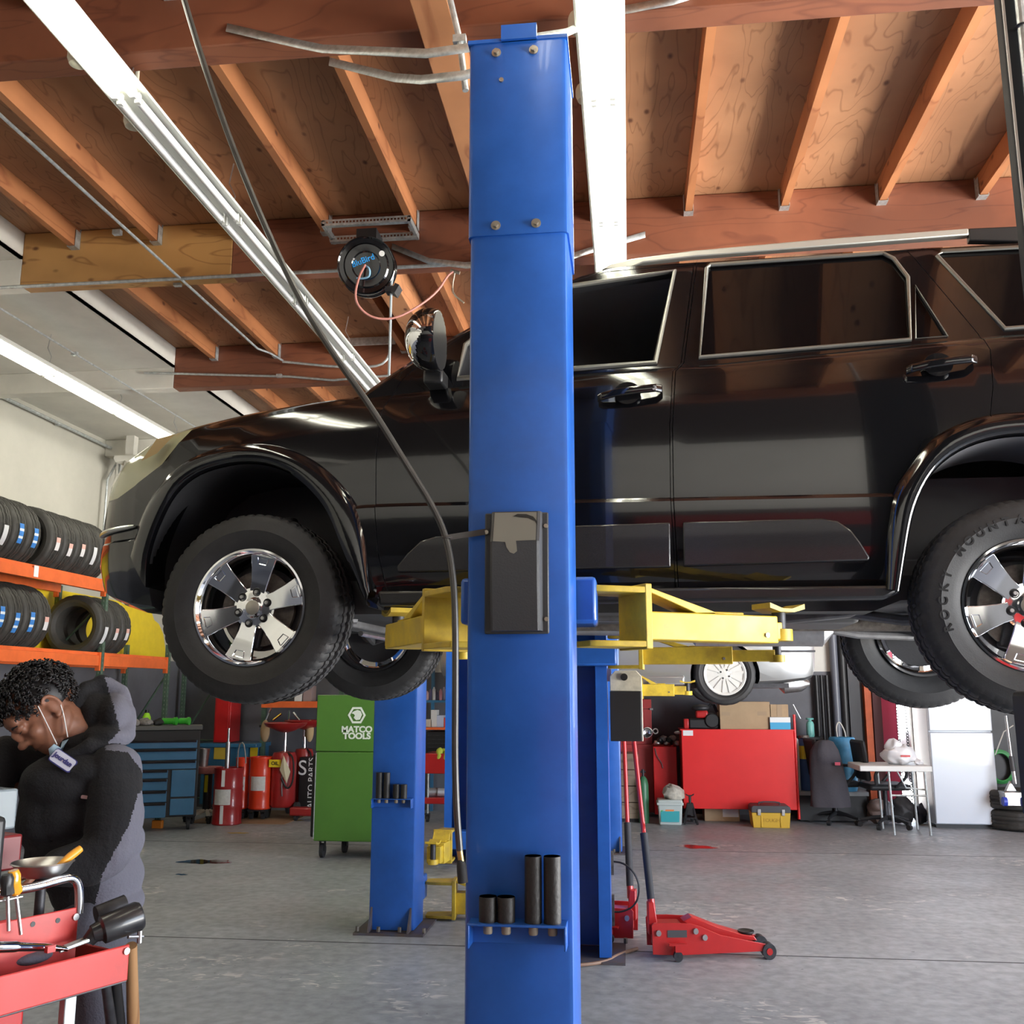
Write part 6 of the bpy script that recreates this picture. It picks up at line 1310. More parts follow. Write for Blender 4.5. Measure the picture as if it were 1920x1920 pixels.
# floor marks : joints, puddles, debris
jt = mat('floor_joint_dark', (.05, .05, .052), .7)
q = MB(); yj = PZ(1560, 1795).y; q.box(XL, XR, yj - .006, yj + .006, .0002, .0012); q.box(4.55, 4.562, YF, YB, .0002, .0012); q.box(XL, XR, 10.2, 10.21, .0002, .0012); struct(q.build('trim_9', jt))
def blob(label, px, py, rx, ry, m, cat='puddle', name='puddle', seed=1):
    p = PZ(px, py, 0); n = 40; q = MB(); random.seed(seed); ph = [random.uniform(0, 6) for _ in range(4)]
    V = [(p.x, p.y, .0022)]
    for i in range(n):
        a = 2 * PI * i / n; k = 1 + .22 * math.sin(2 * a + ph[0]) + .13 * math.sin(5 * a + ph[1]) + .08 * math.sin(9 * a + ph[2]); V.append((p.x + rx * k * math.cos(a), p.y + ry * k * math.sin(a), .0018))
    q.add(V, [(0, i + 1, (i + 1) % n + 1) for i in range(n)]); tag(q.build(name, m, angle=60), label, cat)
wet = mat('wet_oil', (.035, .033, .028), .06, coat=.3)
blob('dark wet oil puddle on the floor left of the green cabinet', 385, 1616, .20, .13, wet, seed=3)
blob('small puddle with painted red reflection on the floor in front of the roller cabinet', 1305, 1588, .20, .10, mat('puddle_red_reflection', (.40, .02, .015), .15), cat='reflection_puddle', name='reflection_puddle', seed=5)  # puddle coloured red in place of the red reflection on it
blob('small dark oil spot on the floor left of the puddle', 340, 1640, .05, .03, wet, cat='spot', name='oil_spot', seed=9)
ylw = mat('dry_leaf', (.45, .30, .05), .8)
blob('flat yellowish leaf on the floor in front of the dark red drum', 446, 1562, .10, .05, ylw, cat='leaf', name='leaf', seed=8)
blob('flat yellowish leaf on the floor left of the green cabinet', 552, 1538, .11, .05, ylw, cat='leaf', name='leaf', seed=12)
q = MB(); p = PZ(285, 1556, 0); q.box(p.x - .06, p.x + .06, p.y + .1, p.y + .16, .001, .09); tag(q.build('orange_block', mat('ob', (.70, .22, .02), .6), bevel=.008), 'small orange block on the floor under the blue tool chest', 'block')
t = thing('cable', 'brown cable lying along the floor from the far post to the red jacks', 'cable', PZ(1140, 1812)); q = MB(); q.tube([PZ(1060, 1815) + Vector((0, 0, .01)), PZ(1110, 1812) + Vector((0, 0, .012)), PZ(1140, 1806) + Vector((0, 0, .012)), PZ(1155, 1797) + Vector((0, 0, .014)), PZ(1175, 1788) + Vector((0, 0, .012)), PZ(1195, 1782) + Vector((0, 0, .01))], .010, 8, sm=2); q.build('cord', mat('cord_brown', (.25, .15, .10), .6), t, w=True)
q = MB(); q.box(-.6, .3, 12.3, 13.0, .0003, .004)
q = MB(); p = PZ(500, 1530, 0); q.box(p.x - .7, p.x + .5, 11.6, 12.9, .0005, .006); tag(q.build('floor_board', mat('board_tan', (.30, .20, .12), .6)), 'tan board lying on the floor under the red drums', 'board')
# a red tool cabinet and a bench stand by the wall behind the camera (seen mirrored in the doors)
o = tmp(MB().box(.2, 2.6, YF + .02, YF + .6, .12, 1.5), red); o.name = 'tool_cabinet'; tag(o, 'long red tool cabinet against the wall behind the camera', 'tool cabinet')
o = tmp(MB().box(-.6, 3.4, YF + .02, YF + .25, 2.55, 3.05), mat('shelf_red', (.22, .02, .02), .5)); o.name = 'wall_cabinet'; tag(o, 'long red wall cabinet high on the wall behind the camera', 'cabinet')
# ================================================================ MECHANIC
from mathutils.bvhtree import BVHTree
er = Vector((.842, .539, 0)); ed = Vector((-.539, .842, 0)); D0 = 3.26; AZ = math.atan2(.539, .842)
def Q(px, py, off=0.0):
    d = ray(px, py); t = (D0 + off) / d.dot(ed); return Vector((0, 0, CH)) + d * t
PP = (-1.47, 2.86, 0)
person = thing('person', 'person in a dark hooded work jacket bent over the red tool cart, mask under chin', 'person', PP)
def cap(q, pts, n=16):
    """a limb : overlapping balls and cones along (px, py, off, radius)"""
    P = [(Q(a, b, c), r) for a, b, c, r in pts]
    for (p, r) in P: q.ell(p, (r, r, r), n, 10)
    for (p, r), (p2, r2) in zip(P, P[1:]):
        k = max(2, int((p2 - p).length / (min(r, r2) * .35)))
        for i in range(1, k): t = i / k; q.ell(p.lerp(p2, t), (r + (r2 - r) * t,) * 3, n, 10)
def remesh(q, name, ms, vox, sm=3, parent=None, noise_amp=0, noise_sc=12, pick=None):
    o = q.build('tmp', ms[0]); 
    md = o.modifiers.new('r', 'REMESH'); md.mode = 'VOXEL'; md.voxel_size = vox
    s_ = o.modifiers.new('s', 'SMOOTH'); s_.iterations = sm; s_.factor = .6
    dg = bpy.context.evaluated_depsgraph_get(); me = bpy.data.meshes.new_from_object(o.evaluated_get(dg)); kill(o)
    if noise_amp:
        for v in me.vertices:
            c = v.co; k = noise.noise(c * noise_sc) * noise_amp + noise.noise(Vector((c.x * 5, c.y * 5, c.z * 16))) * noise_amp * .7
            v.co = c + v.normal * k
    me.materials.clear()
    for m in ms: me.materials.append(m)
    if pick:
        for p in me.polygons: p.material_index = pick(p.center)
    bv = BVHTree.FromPolygons([v.co.copy() for v in me.vertices], [tuple(p.vertices) for p in me.polygons])
    me.transform(WM(parent).inverted() if parent else Matrix.Identity(4)); me.name = name
    me.polygons.foreach_set('use_smooth', [True] * len(me.polygons)); me.update()
    no = bpy.data.objects.new(name, me); COL.objects.link(no); no.parent = parent
    return no, bv
def bhit(bv, px, py, lift=.002):
    d = ray(px, py).normalized(); l, n, i, dist = bv.ray_cast(Vector((0, 0, CH)), d)
    if l is None: return Q(px, py), -ed
    if n.dot(d) > 0: n = -n
    return l + n * lift, n
skin = mat('skin', (.235, .098, .055), .5, var=.12, vscale=25)
cloth = mat('fleece_black', (.009, .009, .011), .95, bump=.35, bscale=140)
grey = mat('fabric_grey', (.13, .13, .165), .9, bump=.3, bscale=140)
trou = mat('trouser_grey', (.075, .078, .10), .9, bump=.3, bscale=160)
# head frame
hc = Q(84, 1334, 0.0)
hf = (er * -.60 + Vector((0, 0, -.74)) + ed * -.16).normalized(); hu = (er * -.78 + Vector((0, 0, .62))); hu = (hu - hf * hu.dot(hf)).normalized(); hs = hu.cross(hf).normalized()
if hs.dot(ed) > 0: hs = -hs            # hs : towards the camera side
HM = Matrix((hf, hs, hu)).transposed().to_4x4(); HM.translation = hc
def H(f_, s, u): return HM @ Vector((f_, s, u))
q = MB()
def he(f_, s, u, r, rot=0):
    q.add(*(lambda m: (m.v, m.f))(MB().ell((0, 0, 0), r, 28, 18)), HM @ Matrix.Translation((f_, s, u)) @ Matrix.Rotation(rot, 4, 'Y'))
he(-.012, 0, .030, (.094, .074, .090)); he(.030, 0, -.030, (.066, .060, .075)); he(.050, 0, -.075, (.042, .046, .040)); he(.068, 0, -.098, (.020, .022, .017))
he(.078, 0, .045, (.022, .055, .030)); he(.080, .030, .020, (.018, .026, .010)); he(.080, -.030, .020, (.018, .026, .010))
he(.094, 0, .0, (.016, .012, .028), .35); he(.107, 0, -.022, (.017, .015, .013)); he(.098, .012, -.025, (.010, .008, .009)); he(.098, -.012, -.025, (.010, .008, .009))
he(.084, 0, -.052, (.014, .024, .007)); he(.080, 0, -.066, (.014, .021, .008)); he(.062, .040, -.018, (.022, .020, .022)); he(.062, -.040, -.018, (.022, .020, .022)); he(-.0, .05, -.055, (.045, .018, .03), .5); he(-.0, -.05, -.055, (.045, .018, .03), .5)
for s in (-1, 1): he(.078, s * .032, .006, (.013, .016, .010))
head = q; q = MB()
for s in (-1, 1):   # ears : rim and lobe
    pts = [H(-.012 + .0 * 0 + .022 * math.cos(a), s * (.078 + .006 * math.sin(a)), -.002 + .033 * math.sin(a)) for a in [R(40 + k * 28) for k in range(10)]]
    q.tube(pts, .0058, 8); he(-.012, s * .073, -.005, (.016, .006, .026)); he(-.004, s * .076, -.032, (.008, .006, .009))
ear = q
q = MB(); q.v += head.v; q.f += head.f; q.mi += head.mi; o_ = len(q.v); q.v += ear.v; q.f += [tuple(i + o_ for i in f) for f in ear.f]; q.mi += ear.mi
cap(q, [(112, 1340, 0, .055), (150, 1385, 0, .058), (165, 1430, 0, .07)])                                     # neck
cap(q, [(160, 1470, 0, .09), (170, 1560, 0, .09), (185, 1670, 0, .08)])                                      # trunk
cap(q, [(205, 1455, -.13, .05), (205, 1592, -.20, .040), (112, 1622, -.22, .028), (92, 1626, -.22, .026)])    # near arm
cap(q, [(105, 1450, .13, .05), (22, 1440, .16, .045), (-30, 1560, .02, .03)])                                 # far arm
cap(q, [(178, 1700, -.05, .065), (188, 1880, -.10, .055), (195, 2060, -.04, .045), (198, 2200, .0, .035)]); cap(q, [(195, 1700, .09, .065), (206, 1880, .08, .055), (210, 2060, .13, .045), (212, 2190, .15, .035)])
# near hand : palm, four curled fingers, thumb
palm = Q(74, 1628, -.22); dirf = (er * -.85 + Vector((0, 0, -.35)) + ed * -.15).normalized(); sd = ed.cross(dirf).normalized() * 0 + ed
up_ = Vector((0, 0, 1))
q.ell(palm, (.045, .030, .018), 16, 10, (0, 0, AZ))
for i, L_ in enumerate((.066, .074, .070, .055)):
    b0 = palm + dirf * .035 + ed * (-.027 + .018 * i); q.tube([b0, b0 + dirf * L_ * .45 + up_ * .004, b0 + dirf * L_ * .8 - up_ * .012, b0 + dirf * L_ * .95 - up_ * .032], [.0092, .0086, .008, .007], 10, sm=1)
b0 = palm - ed * .02; q.tube([b0, b0 + dirf * .02 - ed * .028 - up_ * .01, b0 + dirf * .048 - ed * .035 - up_ * .022], [.012, .010, .008], 10, sm=1)
palm2 = Q(-36, 1582, .0); q.ell(palm2, (.03, .022, .045), 14, 10)
for i, L_ in enumerate((.064, .072, .068, .055)):
    b0 = palm2 + Vector((0, 0, -.035)) + ed * (-.026 + .017 * i); q.tube([b0, b0 - up_ * L_ * .5, b0 - up_ * L_ * .85 - er * .02], [.0092, .0085, .007], 8, sm=1)
b0 = palm2 - ed * .02; q.tube([b0, b0 - ed * .03 - up_ * .03, b0 - ed * .035 - up_ * .055], [.011, .0095, .008], 8)
bodyo, bvb = remesh(q, 'body', [skin], .0048, 2, person)
# face details
eyew = mat('eye_dark', (.03, .015, .01), .3)
for s in (-1, 1):
    q = MB(); q.tube([H(.0895, s * .018, .010), H(.0925, s * .030, .006), H(.086, s * .044, .010)], [.0015, .0024, .0014], 8, sm=1); q.build('eye', eyew, bodyo, w=True)
    q = MB(); q.tube([H(.094, s * .014, .029), H(.094, s * .030, .034), H(.083, s * .050, .028)], [.003, .0042, .002], 8, sm=1); q.build('eyebrow', mat('hair_black', (.006, .005, .006), .5), bodyo, w=True)
q = MB(); q.tube([H(.093, -.020, -.060), H(.0985, 0, -.058), H(.093, .020, -.060)], [.0012, .002, .0012], 6, sm=1); q.build('mouth', mat('lip', (.10, .03, .02), .5), bodyo, w=True)
# hair : cap and curls
random.seed(3); q = MB(); hairm = MATS['hair_black']
def hairzone(f_, s, u): return u > -.005 + .45 * f_ + .0 and not (f_ > .055 and u < .055) and not (u < .0 and abs(s) > .05 and f_ > -.035)
cnt = 0; q.ell(H(-.022, 0, .045), (.088, .078, .086), 26, 18)
for k in range(2600):
    a = random.uniform(0, 2 * PI); cz = random.uniform(-1, 1); sn = math.sqrt(1 - cz * cz); f_, s, u = -.014 + .098 * sn * math.cos(a), .079 * sn * math.sin(a), .030 + .098 * cz
    if not hairzone(f_, s, u) or (-.055 < f_ < .02 and u < .034 and abs(s) > .05): continue
    th_ = .010 if u > .02 else .003; g_ = Vector((f_ + .014, s, u - .030)).normalized(); c0 = Vector((f_, s, u)) + g_ * random.uniform(0, th_ * 2.4); r_ = random.uniform(.0035, .0065) if u > .02 else .0025
    t1_ = g_.orthogonal().normalized(); t2_ = g_.cross(t1_); ph = random.uniform(0, 6)
    q.tube([HM @ (c0 + (t1_ * math.cos(ph + j * 1.3) + t2_ * math.sin(ph + j * 1.3)) * r_ + g_ * j * .0018) for j in range(5)], [.0024, .0026, .0026, .0024, .0014], 5)
q.build('hair', hairm, bodyo, w=True, angle=80)
# face mask pulled under the chin
mk = mat('mask_blue', (.42, .58, .68), .8); q = MB()
V = []; gm = [(94, 1398), (100, 1392), (107, 1397), (115, 1405), (122, 1385), (129, 1378), (128, 1388), (130, 1400), (122, 1408), (112, 1413), (103, 1409), (96, 1411)]
pts = [(bhit(bvb, a, b, .026)[0]) for a, b in gm]; c0 = sum(pts, Vector()) / len(pts) - ed * .006; q.add([tuple(c0)] + [tuple(p) for p in pts], [(0, i + 1, (i + 1) % len(pts) + 1) for i in range(len(pts))])
o = q.build('face_mask', mk, person, w=True, angle=80); md = o.modifiers.new('s', 'SOLIDIFY'); md.thickness = .003; md.offset = 0
q = MB(); q.tube([H(.012, .074, .026), H(.022, .070, 0), Q(107, 1396, -.082)], .0016, 6, sm=1); q.build('ear_loop', tube_off, o, w=True); q = MB(); q.tube([H(-.028, .078, -.018), H(-.015, .078, -.040), Q(127, 1382, -.082)], .0016, 6, sm=1); q.build('ear_loop', tube_off, o, w=True)
# jacket
def topx(c):
    v = c - Vector((0, 0, CH)); z = v.dot(_F); return (960 + FPX * v.dot(_R) / z, 960 - FPX * v.dot(_U) / z)
def inpoly(p, poly):
    x, y = p; r = False; j = len(poly) - 1
    for i in range(len(poly)):
        if (poly[i][1] > y) != (poly[j][1] > y) and x < (poly[j][0] - poly[i][0]) * (y - poly[i][1]) / (poly[j][1] - poly[i][1]) + poly[i][0]: r = not r
        j = i
    return r
G1 = [(193, 1378), (225, 1372), (275, 1395), (275, 1460), (262, 1440), (238, 1410), (198, 1406)]; G2 = [(280, 1470), (258, 1490), (243, 1545), (218, 1590), (192, 1640), (177, 1700), (172, 1800), (280, 1800)]
def pick(c):
    p = topx(c); return 1 if inpoly(p, G1) or inpoly(p, G2) else 0
q = MB()
for (px, py, off, a, b, c) in [(150, 1468, 0, .165, .17, .10), (158, 1520, 0, .165, .165, .12), (168, 1580, 0, .15, .16, .12), (180, 1640, 0, .135, .155, .12), (190, 1690, 0, .115, .15, .07), (172, 1440, 0, .13, .19, .07), (120, 1460, -.02, .12, .13, .07), (92, 1530, 0, .085, .12, .12), (96, 1600, 0, .075, .12, .10)]:
    q.ell(Q(px, py, off), (a, b, c), 30, 20, (0, 0, AZ))
cap(q, [(213, 1452, -.13, .083), (216, 1520, -.17, .078), (205, 1592, -.20, .072), (165, 1616, -.21, .062), (112, 1624, -.22, .048)])
cap(q, [(205, 1445, .12, .075), (100, 1450, .14, .075), (30, 1425, .15, .068), (10, 1420, .14, .065), (-20, 1500, .06, .05), (-34, 1560, .01, .042)])
cap(q, [(152, 1408, 0, .078), (170, 1420, 0, .09)])
jk, bvj = remesh(q, 'hooded_jacket', [cloth, grey], .006, 4, person, .010, 11, pick)
q = MB(); pts = [(143, 1318, .0), (160, 1290, .03), (190, 1283, .05), (222, 1300, .04), (238, 1335, -.01), (232, 1375, -.07), (200, 1398, -.11), (160, 1405, -.12), (128, 1420, -.10), (112, 1430, -.03), (120, 1410, .08), (135, 1360, .12), (140, 1330, .08)]
ring = [Q(*p) for p in pts]
for i, p in enumerate(ring):
    nx = ring[(i + 1) % len(ring)]
    for t in (0, .25, .5, .75): q.ell(p.lerp(nx, t), (.030 if 1 < i < 7 else .022,) * 3, 14, 10)
q.ell(Q(178, 1340, .04), (.055, .10, .07), 24, 16, (0, 0, AZ)); q.ell(Q(212, 1345, 0), (.055, .11, .075), 24, 16, (0, 0, AZ)); q.ell(Q(200, 1380, -.02), (.07, .12, .04), 24, 16, (0, 0, AZ))
GH_ = [(196, 1270), (260, 1270), (262, 1395), (200, 1395), (225, 1370), (212, 1320)]
remesh(q, 'hood', [cloth, grey], .006, 3, person, .007, 16, lambda c: 1 if inpoly(topx(c), GH_) else 0)
# trousers and shoes
q = MB(); q.ell(Q(185, 1705, 0), (.12, .15, .10), 26, 18, (0, 0, AZ))
cap(q, [(172, 1720, -.06, .095), (186, 1880, -.10, .075), (196, 2060, -.04, .066), (198, 2170, .0, .062)]); cap(q, [(195, 1720, .09, .095), (204, 1880, .08, .075), (210, 2060, .13, .066), (212, 2160, .15, .062)])
remesh(q, 'trousers', [trou], .008, 3, person, .008, 10)
for off, px in ((.0, 196), (.15, 210)):
    p = Q(px, 2190, off); q = MB(); q.ell((p.x - er.x * .05, p.y - er.y * .05, .055), (.135, .05, .055), 20, 14, (0, 0, AZ)); q.v = [(a, b, max(c, .004)) for a, b, c in q.v]; q.build('shoe', black, person, w=True)
# name patch and logo patch on the jacket
def patch(P, name, m, cx, cy, ang_, w, h, lift, bv, txt=None, tm=None, cr=.2, sz=.03):
    p, n = bhit(bv, cx, cy, lift); n = (n * .5 - ed * .9).normalized(); xd = er * math.cos(ang_) + Vector((0, 0, math.sin(ang_))); xd = (xd - n * xd.dot(n)).normalized(); M = frame_at(p, xd, n); c = h * cr; pts = []
    for sx, sy, a0 in ((1, 1, 0), (-1, 1, 90), (-1, -1, 180), (1, -1, 270)):
        for k in range(4): a = R(a0 + k * 30); pts.append((sx * (w / 2 - c) + c * math.cos(a), sy * (h / 2 - c) + c * math.sin(a)))
    q = MB(); q.prism(pts, -.012, .0015, 'z', M); o = q.build(name, m, P, w=True)
    if txt: lettering('patch_lettering', txt, sz, M @ Matrix.Translation((0, .001, .0035)), tm, o, fat=.0006, depth=.0006)
    return o, M
navy = mat('patch_navy', (.03, .03, .16), .7); pw_ = mat('patch_white', (.52, .52, .62), .7)
o, M = patch(person, 'name_patch', navy, 123, 1433, R(-37), .074, .040, .016, bvj)
o2, M = patch(person, 'name_patch_face', pw_, 123, 1433, R(-37), .069, .035, .0175, bvj, 'Jourdan', navy, sz=.019)
patch(person, 'sleeve_tag', mat('tag_pink', (.45, .28, .28), .7), 161, 1494, R(-5), .019, .009, .004, bvj)
# ================================================================ RED TOOL CART
cd = Vector((.435, .90, 0)).normalized(); cn = Vector((.90, -.435, 0)).normalized(); CA = PZ(243, 1770, .95); ca = math.atan2(cd.y, cd.x)
cart = thing('tool_cart', 'worn red open tool cart with chrome handle in the bottom left corner', 'cart', CA - cd * .45 - cn * .28, ca)
CO = cart.location.copy(); CO.z = 0
cart.location.z = 0
cr_ = mat('cart_red', (.50, .035, .030), .42, coat=.1, var=.22, vscale=7, rvar=.12)
def L3(px, py, z): p = PZ(px, py, z) - CO; return Vector((p.dot(cd), p.dot(-cn), z))    # cart frame : +x to the far end, +y to the left side
yA = L3(243, 1770, .95); xe = yA.x; yr = yA.y; zT = .95; zB = zT - .082
def RC(x0, x1, y0, y1, z0, z1, name, m=cr_, bv_=.003): q = MB(); q.box(x0, x1, y0, y1, z0, z1); return q.build(name, m, cart, bevel=bv_)
xn = xe - 1.0; yl = yr + .50
RC(xn, xe, yr - .002, yr + .004, zB, zT, 'side_lip'); RC(xn, xe, yl - .004, yl + .002, zB, zT, 'side_lip'); RC(xe - .004, xe + .002, yr + .05, yl, zB, zT - .02, 'end_lip'); RC(xn - .002, xn + .004, yr, yl, zB, zT, 'end_lip')
RC(xn, xe, yr, yl, zB - .004, zB + .004, 'tray', mat('tray_grey', (.10, .10, .105), .5, .3, var=.4, vscale=12))
q = MB(); q.box(xn + .02, xe - .22, yr + .06, yl - .02, .35, zB - .01); cb2 = q.build('drawer_box', red, cart, bevel=.006)
q = MB(); q.box(xn + .04, xe - .24, yr + .052, yr + .062, .62, zB - .075); dr_ = q.build('drawer', red, cb2, bevel=.003)
q = MB(); q.box(xn + .1, xe - .3, yr + .049, yr + .056, zB - .078, zB - .070); q.build('drawer_gap', black, cb2)
for x, y in ((xe - .12, yr + .05), (xn + .05, yr + .03), (xe - .12, yl - .04), (xn + .05, yl - .04)):
    q = MB(); q.box(x - .015, x + .015, y - .012, y + .012, .10, zB); q.build('leg', galv, cart, bevel=.003); caster(cart, x, y, .045, .10)
RC(xn, xe, yr, yl, .28, .30, 'lower_shelf')
# inner raised tier
zU = 1.035; a_ = L3(147, 1700, zU); b_ = L3(0, 1733, zU); yi = a_.y; xi = a_.x
q = MB(); q.box(xn, xi, yi - .003, yi + .003, zB, zU)
tier = q.build('upper_tier_side', cr_, cart, bevel=.002)
for px, py in ((62, 1733), (109, 1726)):
    p = L3(px, py, .99); d = ray(px, py); lo = Vector((0, 0, CH)) - CO; lo.z = CH; dn = Vector((d.dot(cd), d.dot(-cn), d.z)); l0 = Vector((lo.dot(cd) if False else (Vector((0, 0, 0)) - CO).dot(cd), (Vector((0, 0, 0)) - CO).dot(-cn), CH)); t_ = (yi - .0045 - l0.y) / dn.y; h_ = l0 + dn * t_
    q = MB(); q.cyl((h_.x, yi - .0042, h_.z), (h_.x, yi - .0034, h_.z), .006, n=14); q.build('hole', black, tier)
def onplane(px, py, y):
    d = ray(px, py); dn = Vector((d.dot(cd), d.dot(-cn), d.z)); l0 = Vector((-CO.dot(cd), -CO.dot(-cn), CH)); return l0 + dn * ((y - l0.y) / dn.y)
for px, py, y in ((236, 1783, yr - .002), (141, 1719, yi - .003)):
    h_ = onplane(px, py, y); q = MB(); q.cyl((h_.x, y - .005, h_.z), (h_.x, y, h_.z), .008, n=14); q.build('bolt', steel, cart)
# chrome push handle
q = MB(); pts = [onplane(148, 1712, yi), onplane(149, 1675, yi), onplane(146, 1654, yi), onplane(134, 1645, yi), onplane(112, 1650, yi), onplane(75, 1661, yi), onplane(36, 1668, yi), onplane(-30, 1680, yi)]
q.tube([p + Vector((0, 0, 0)) for p in pts], .0105, 12, sm=2); q.build('push_handle', chrome, cart)
# things in and on the cart (all top level)
def W(p): return CO + cd * p.x - cn * p.y + Vector((0, 0, p.z))
def loc(x, y, z): return W(Vector((x, y, z)))
# steel parts dish with the orange spatula
pd = onplane(80, 1625, yi + .06); c = W(pd)
q = MB(); q.lathe([(0, -.022), (.040, -.022), (.055, -.012), (.068, .008), (.072, .010), (.070, .013), (.053, -.006), (0, -.016)], Matrix.Translation(c), 40); tag(q.build('steel_dish', steel, angle=60), 'round steel parts dish on a stalk above the cart handle', 'dish')
q = MB(); q.cyl(c + Vector((0, 0, -.022)), (c.x, c.y, zB), .012, n=12); q.cyl((c.x, c.y, zB + .004), (c.x, c.y, zB + .014), .05, n=20); tag(q.build('dish_stand', darkmetal), 'dark stalk carrying the steel parts dish on the cart', 'stand')
q = MB(); p1 = W(onplane(117, 1617, yi + .02)); p2 = W(onplane(151, 1591, yi + .02)); q.tube([p1 - (p2 - p1) * .5, p1, p1.lerp(p2, .5), p2], [.004, .007, .011, .009], 12, sm=1); q.v = [tuple(v) for v in q.v]; tag(q.build('scraper', mat('handle_orange', (.80, .34, .02), .4)), 'orange-handled scraper leaning in the steel dish', 'scraper')
# screwdrivers
def driver(label, px, py0, py1, y, col, tip):
    a = W(onplane(px[0], py0, y)); b = W(onplane(px[1], py1, y)); t = thing('screwdriver', label, 'screwdriver', b, 0, 'screwdrivers hanging on the cart'); d = (b - a)
    q = MB(); q.tube([a, a + d * .08, a + d * .22, a + d * .34, a + d * .38], [.011, .015, .013, .015, .009], 10); q.build('handle', col, t, w=True)
    q = MB(); q.cyl(a + d * .37, b, .0042, n=8); q.build('shaft', steel, t, w=True)
driver('amber-handled screwdriver hanging in front of the inner tier', (25, 39), 1632, 1752, yi - .03, mat('amber', (.75, .33, .02), .15, coat=.5), 0)
driver('black and yellow screwdriver beside the amber one, bent hook tip', (13, 16), 1640, 1745, yi - .05, mat('grip_black', (.02, .02, .02), .4), 0)
q = MB(); q.tube([W(onplane(-5, 1690, yi - .04)), W(onplane(10, 1688, yi - .04)), W(onplane(42, 1681, yi - .04))], .002, 6); tag(q.build('wire_hook', steel), 'thin wire hook lying across the screwdrivers', 'wire')
# black cylindrical lamp / impact tool on the far end
t = thing('impact_wrench', 'black impact wrench with a fat barrel lying on the end of the cart', 'impact wrench', W(Vector((xe - .1, yr + .1, zT))))
a = Vector(loc(xe - .16, yr + .10, zT + .035)); a = W(onplane(188, 1745, yr + .05)); b = W(onplane(258, 1718, yr + .02))
q = MB(); q.tube([a - (b - a) * .22, a, a + (b - a) * .06, b, b + (b - a) * .10], [.020, .024, .033, .036, .031], 24); q.build('barrel', mat('barrel_black', (.02, .02, .022), .3, coat=.2, var=.3, vscale=20), t, w=True)
q = MB(); q.tube([W(onplane(180, 1716, yr + .14)), W(onplane(235, 1697, yr + .12))], [.022, .026], 18); q.build('housing', darkmetal, t, w=True)
q = MB(); q.tube([a - (b - a) * .1, W(onplane(165, 1765, yr + .06))], [.02, .016], 12); q.build('grip', black, t, w=True)
q = MB(); q.tube([W(onplane(240, 1757, yr + .0)), W(onplane(268, 1756, yr - .0))], .004, 8); q.cyl(W(onplane(262, 1745, yr)), W(onplane(261, 1768, yr)), .006, n=8); q.build('coupler', steel, t, w=True)
# ratchet, sockets, pry bar lying in the tray
q = MB(); q.tube([W(onplane(-20, 1776, yr + .04)), W(onplane(28, 1775, yr + .04)), W(onplane(35, 1775, yr + .04)), W(onplane(90, 1776, yr + .05)), W(onplane(126, 1780, yr + .05))], [.012, .012, .010, .009, .005], 14); tag(q.build('pry_bar', chrome), 'polished pry bar lying along the front tray of the cart', 'pry bar')
for k, (a_, b_, nm) in enumerate((((112, 1783), (196, 1752), 'flat steel rule nearest the cart edge'), ((120, 1776), (190, 1748), 'second flat steel bar behind the rule'))):
    q = MB(); pa = W(onplane(*a_, yr + .05 + k * .02)); pb = W(onplane(*b_, yr + .05 + k * .02)); q.tube([pa, pb], .005, 6); tag(q.build('steel_bar', galv), nm + ' in the tray', 'bar')
q = MB(); q.ell(W(onplane(60, 1795, yr + .12)) , (.05, .03, .015), 16, 10, (0, 0, ca)); tag(q.build('shop_rag', grey, angle=80), 'grey cloth lying in the front tray of the cart', 'cloth')
q = MB(); c_ = W(onplane(94, 1779, yr + .02)); q.cbox(c_, (.02, .012, .014), (0, 0, ca)); tag(q.build('plastic_clip', red), 'small red clip on the edge of the tray', 'clip')
# dark tools and cables heap between the tiers
random.seed(21)
for k in range(5):
    p0 = Vector((xi - .42 + k * .05, yi - .03 - .006 * k, zB + .02)); q = MB(); q.tube([W(p0), W(p0 + Vector((.09, .01, .02))), W(p0 + Vector((.17, -.03, .005)))], .010 - k * .001, 8, sm=1); tag(q.build('hand_tool', [darkmetal, black, grime, darkmetal, black][k]), 'dark %s between the raised tier and the tray edge' % ['wrench', 'cable end', 'rusty punch', 'socket bar', 'hose end'][k], 'tool')
# hammers hanging at the far end
hw = wood('hickory', (.45, .26, .12), (.28, .14, .06), 'z', False, 4)
def hammer(label, p0, p1, r0, r1, m, m2=None):
    t = thing('hammer', label, 'hammer', p1, 0, 'hammers hung head up at the end of the cart'); d = p1 - p0
    q = MB(); q.tube([p0, p0 + d * .2, p0 + d * .6, p1], [r0, r0, r1, r1 * .9], 14); q.build('handle', m, t, w=True)
hammer('wooden-handled hammer hanging at the cart end', W(Vector((xe + .02, yr + .02, zT - .01))), Q(252, 1990, -.42), .014, .0155, hw)
hammer('black rubber-gripped hammer beside the wooden one', W(Vector((xe - .015, yr + .035, zT - .03))), Q(226, 1990, -.42), .013, .017, black)
hammer('dark hammer nearest the cart leg', W(Vector((xe - .05, yr + .03, zT - .03))), Q(218, 1990, -.46), .011, .013, darkmetal)
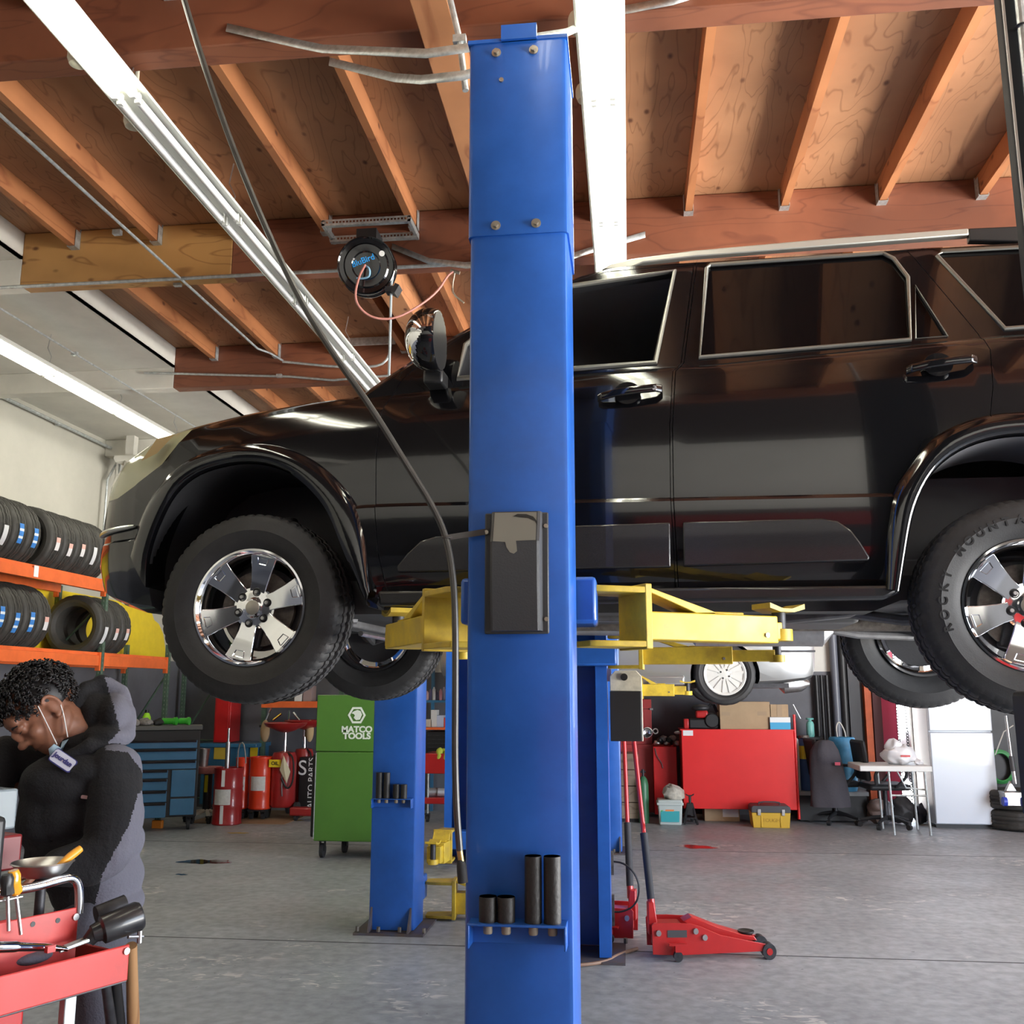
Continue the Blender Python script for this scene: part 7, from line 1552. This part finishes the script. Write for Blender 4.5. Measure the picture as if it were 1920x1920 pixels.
# clear plastic bin, tower of ribbed tool, red box further left on the upper tier
binm = mat('clear_bin', (.50, .60, .66), .25, alpha=.4)
zt_ = zU - .02
RC(xn, xi - .02, yi, yl - .004, zt_ - .05, zt_ - .045, 'upper_tier_floor')
def boxq(name, label, cat, pxa, pxb, pya, pyb, y, dep, m, bevel=.006):
    a = onplane(pxa, pyb, y); b = onplane(pxb, pya, y); q = MB(); V = [(min(a.x, b.x), y), (max(a.x, b.x), y), (max(a.x, b.x), y + dep), (min(a.x, b.x), y + dep)]
    z0, z1 = min(a.z, b.z), max(a.z, b.z); q.add([tuple(W(Vector((x, yy, z)))) for z in (z0, z1) for x, yy in V], [(0, 3, 2, 1), (4, 5, 6, 7), (0, 1, 5, 4), (1, 2, 6, 5), (2, 3, 7, 6), (3, 0, 4, 7)]); return tag(q.build(name, m, bevel=bevel), label, cat)
boxq('plastic_bin', 'clear plastic bin on the cart in front of the person', 'bin', -40, 36, 1478, 1562, yi + .26, .2, binm)
boxq('parts_box', 'dark red box under the clear plastic bin', 'box', -30, 44, 1563, 1640, yi + .22, .2, mat('box_darkred', (.18, .012, .015), .4))
boxq('battery_pack', 'black ribbed battery tower at the left edge of the picture', 'battery tower', -40, 16, 1530, 1690, yi + .02, .09, black, .012)
t_ = boxq('tool_shelf', 'small red tray shelf behind the person at the left edge', 'shelf', -60, 34, 1445, 1462, yi + .75, .3, red, .004)
boxq('shelf_post', 'dark upright carrying the small red tray shelf', 'post', -60, -30, 1462, 1900, yi + .8, .2, black, .004)
q = MB(); c_ = W(onplane(22, 1432, yi + .85)); q.ell(c_, (.05, .04, .035), 18, 12); q.ell(c_ + Vector((.02, 0, .04)), (.028, .03, .035), 14, 10); o = tag(q.build('cordless_drill', black), 'black and yellow cordless drill on the red tray shelf behind the person', 'drill')
q = MB(); q.cyl(c_ + Vector((.015, -.03, .03)) , c_ + Vector((.02, -.045, .03)), .022, n=16); q.build('yellow_collar', mat('drill_yellow', (.8, .55, .02), .4), o)
